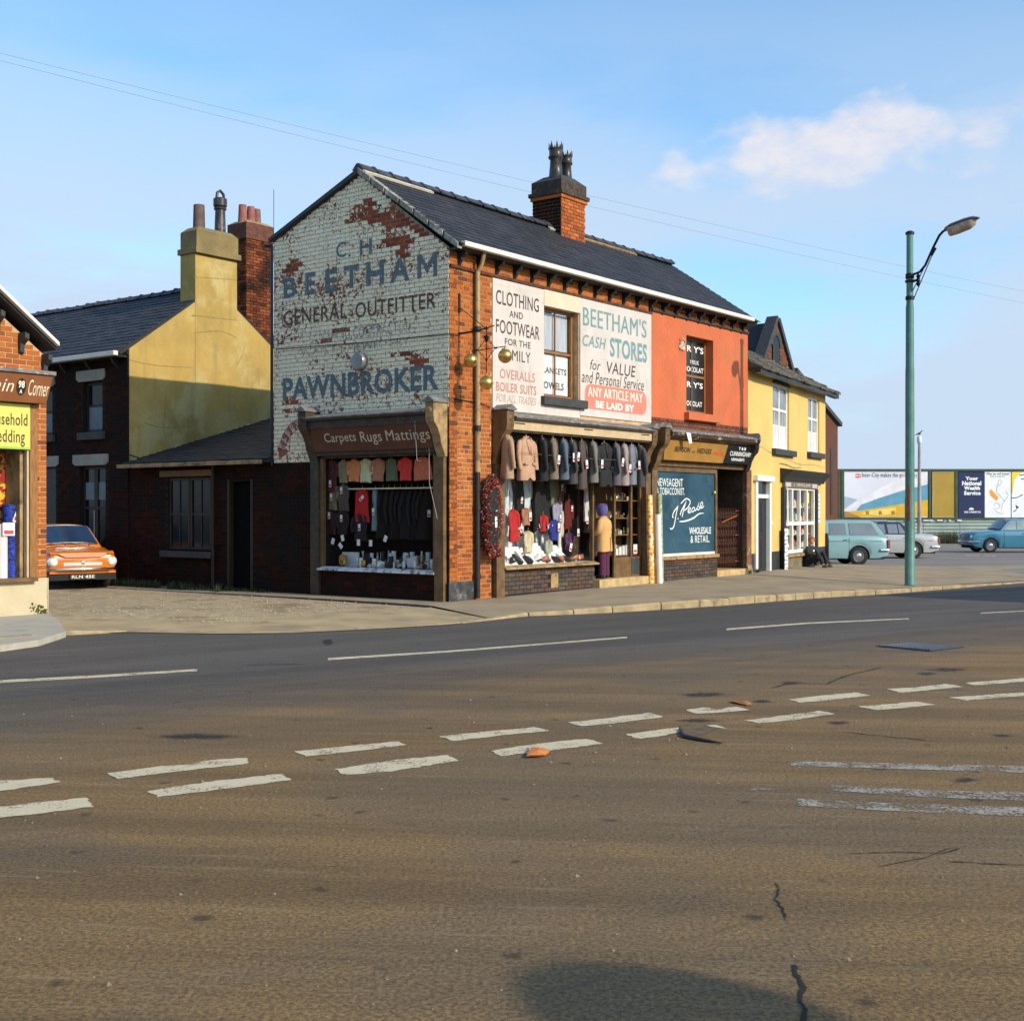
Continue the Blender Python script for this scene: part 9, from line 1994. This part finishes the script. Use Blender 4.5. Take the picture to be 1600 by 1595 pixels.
for k in range(130):
    v = rnd(5.6, 9.6); u = -rnd(.02, .55)
    if rnd(0, 1) < .4: v = rnd(7.6, 10.5)
    p = S.w(u, v); tuft(mb, p.x, p.y, .05, rnd(.07, .22), 10, .10)
for k in range(40): p = S.w(-rnd(.0, .2), rnd(4.7, 6)); tuft(mb, p.x, p.y, .05, rnd(.05, .10), 8, .06)
o = put('grass', mb.mesh('grass', mt_grass, False, (0, 0, 0), True)); o['kind'] = 'stuff'; o['label'] = 'rough grass along the foot of the lean-to wall'; o['category'] = 'grass'
mb = MB()
for k in range(900):
    px = rnd(1445, 1530); t = rnd(76, 82); x = (px - CX) / FP * t; tuft(mb, x, t, -.36, rnd(.35, 1.0) * (1 - abs(px - 1480) / 130), 7, .25)
me = mb.mesh('weeds', grassmat('weeds', (0.025, 0.05, 0.012), (0.10, 0.09, 0.03)), False, (0, 0, 0), True)
o = put('weeds', me); o['kind'] = 'stuff'; o['label'] = 'overgrown weeds in front of the corrugated fence'; o['category'] = 'weeds'
for (u, fr_, lb) in ((11.44, S, 'small green weed at the foot of the brown pilaster'), (.35, Y, 'small green weed by the step of the white framed door')):
    mb = MB(); tuft(mb, 0, 0, 0, .13, 40, .07); t_ = mb.mesh('weed', mt_grass, False, (0, 0, 0), True); o = put('weed', t_); o.location = fr_.w(u, -.14, .13); o['label'] = lb; o['category'] = 'weed'
# car park markings
mb = MB()
for (a, b, y0, y1) in ((1508, 1530, 867.6, 868.6), (1536, 1556, 868.2, 869.0)):
    z = -.185; P = [(a, y0), (b, y0), (b + 1, y1), (a + 1, y1)]
    q = [(*R(x, y, z), 0) for x, y in P]; mb.poly([(x, y, pz(x, y) + .006) for x, y, _ in q])
o = put('parking_line', mb.mesh('parking_line', mt_mark1), bpy.data.objects['car_park'])

# ================================================================== OUT OF FRAME: unseen objects added to shadow the road and darken window reflections
tr2 = thing('reflected_terrace', 'low dark brick terrace added outside the right edge of the view for dark window reflections', 'houses', (32, 29, -.3)); tr2.rotation_euler = (0, 0, 0); OFF[tr2.name] = (0, 0, 0)  # unseen terrace, added so the shop windows mirror something dark
mb = MB(); mb.box(0, 7, 0, 18, 0, 4.6); part('wall', mb, mt_brown, tr2)
mb = MB(); mb.prism([(-.2, -.2, 4.55), (3.5, -.2, 6.2), (7.2, -.2, 4.55)], (0, 18.4, 0)); part('roof', mb, mt_slate, tr2)
for k in range(5): mb = MB(); mb.box(-.02, .03, 1.2 + k * 3.4, 2.4 + k * 3.4, .9, 2.3); part('window', mb, mt_darkglass, tr2)
hs = thing('roadside_house', 'plain brick house standing right of the view, its shadow falls on the road', 'house', (16.9, 21.1, -.1)); hs.rotation_euler = (0, 0, math.radians(40)); OFF[hs.name] = (0, 0, 0)
mb = MB(); mb.box(0, 10, -7, 0, 0, 5.2); part('wall', mb, mt_brown, hs)
mb = MB(); mb.prism([(-.2, .25, 5.15), (-.2, -3.5, 7.3), (-.2, -7.25, 5.15)], (10.4, 0, 0)); part('roof', mb, mt_slate, hs)
for k in range(4):
    for z in (.9, 3.3): mb = MB(); mb.box(1 + k * 2.3, 2 + k * 2.3, -.01, .03, z, z + 1.4); part('window', mb, mt_darkglass, hs)
tr = thing('shadow_tree', 'small leafy tree added outside the right edge of the view for its soft road shadow', 'tree', (7.08, -.36, 0)); OFF[tr.name] = (0, 0, 0)  # unseen tree, added and shaped to cast the soft foreground shadow
mb = MB(); mb.tube([(0, 0, 0), (.03, .02, 1.8), (0, 0, 3.4), (.1, .05, 4.3)], [.06, .045, .035, .015], 8)
for k in range(9): a = k * 2.4; mb.tube([(0, 0, 2.9 + k * .12), (.45 * math.cos(a), .3 * math.sin(a), 3.5 + k * .12)], [.02, .008], 5)
part('trunk', mb, M('bark', (0.10, 0.075, 0.05), .9, .3, 10), tr)
mb = MB()
for k in range(9500):
    a = rnd(0, 2 * math.pi); e = rnd(-1.3, 1.5); r = rnd(.0, 1) ** .45; c = Vector((math.cos(a) * math.cos(e) * .36 * r, math.sin(a) * math.cos(e) * .40 * r, 4.1 + math.sin(e) * .30 * r)); s_ = rnd(.02, .045)
    d = Vector((rnd(-1, 1), rnd(-1, 1), rnd(-1, 1))).normalized() * s_; f = Vector((rnd(-1, 1), rnd(-1, 1), rnd(-1, 1))).normalized() * s_ * .5; mb.cur = rnd(0, 1); mb.add([c - d, c + f, c + d, c - f], [(0, 1, 2, 3)])
part('crown', mb, mt_grass, tr, attr=True, kind='stuff')
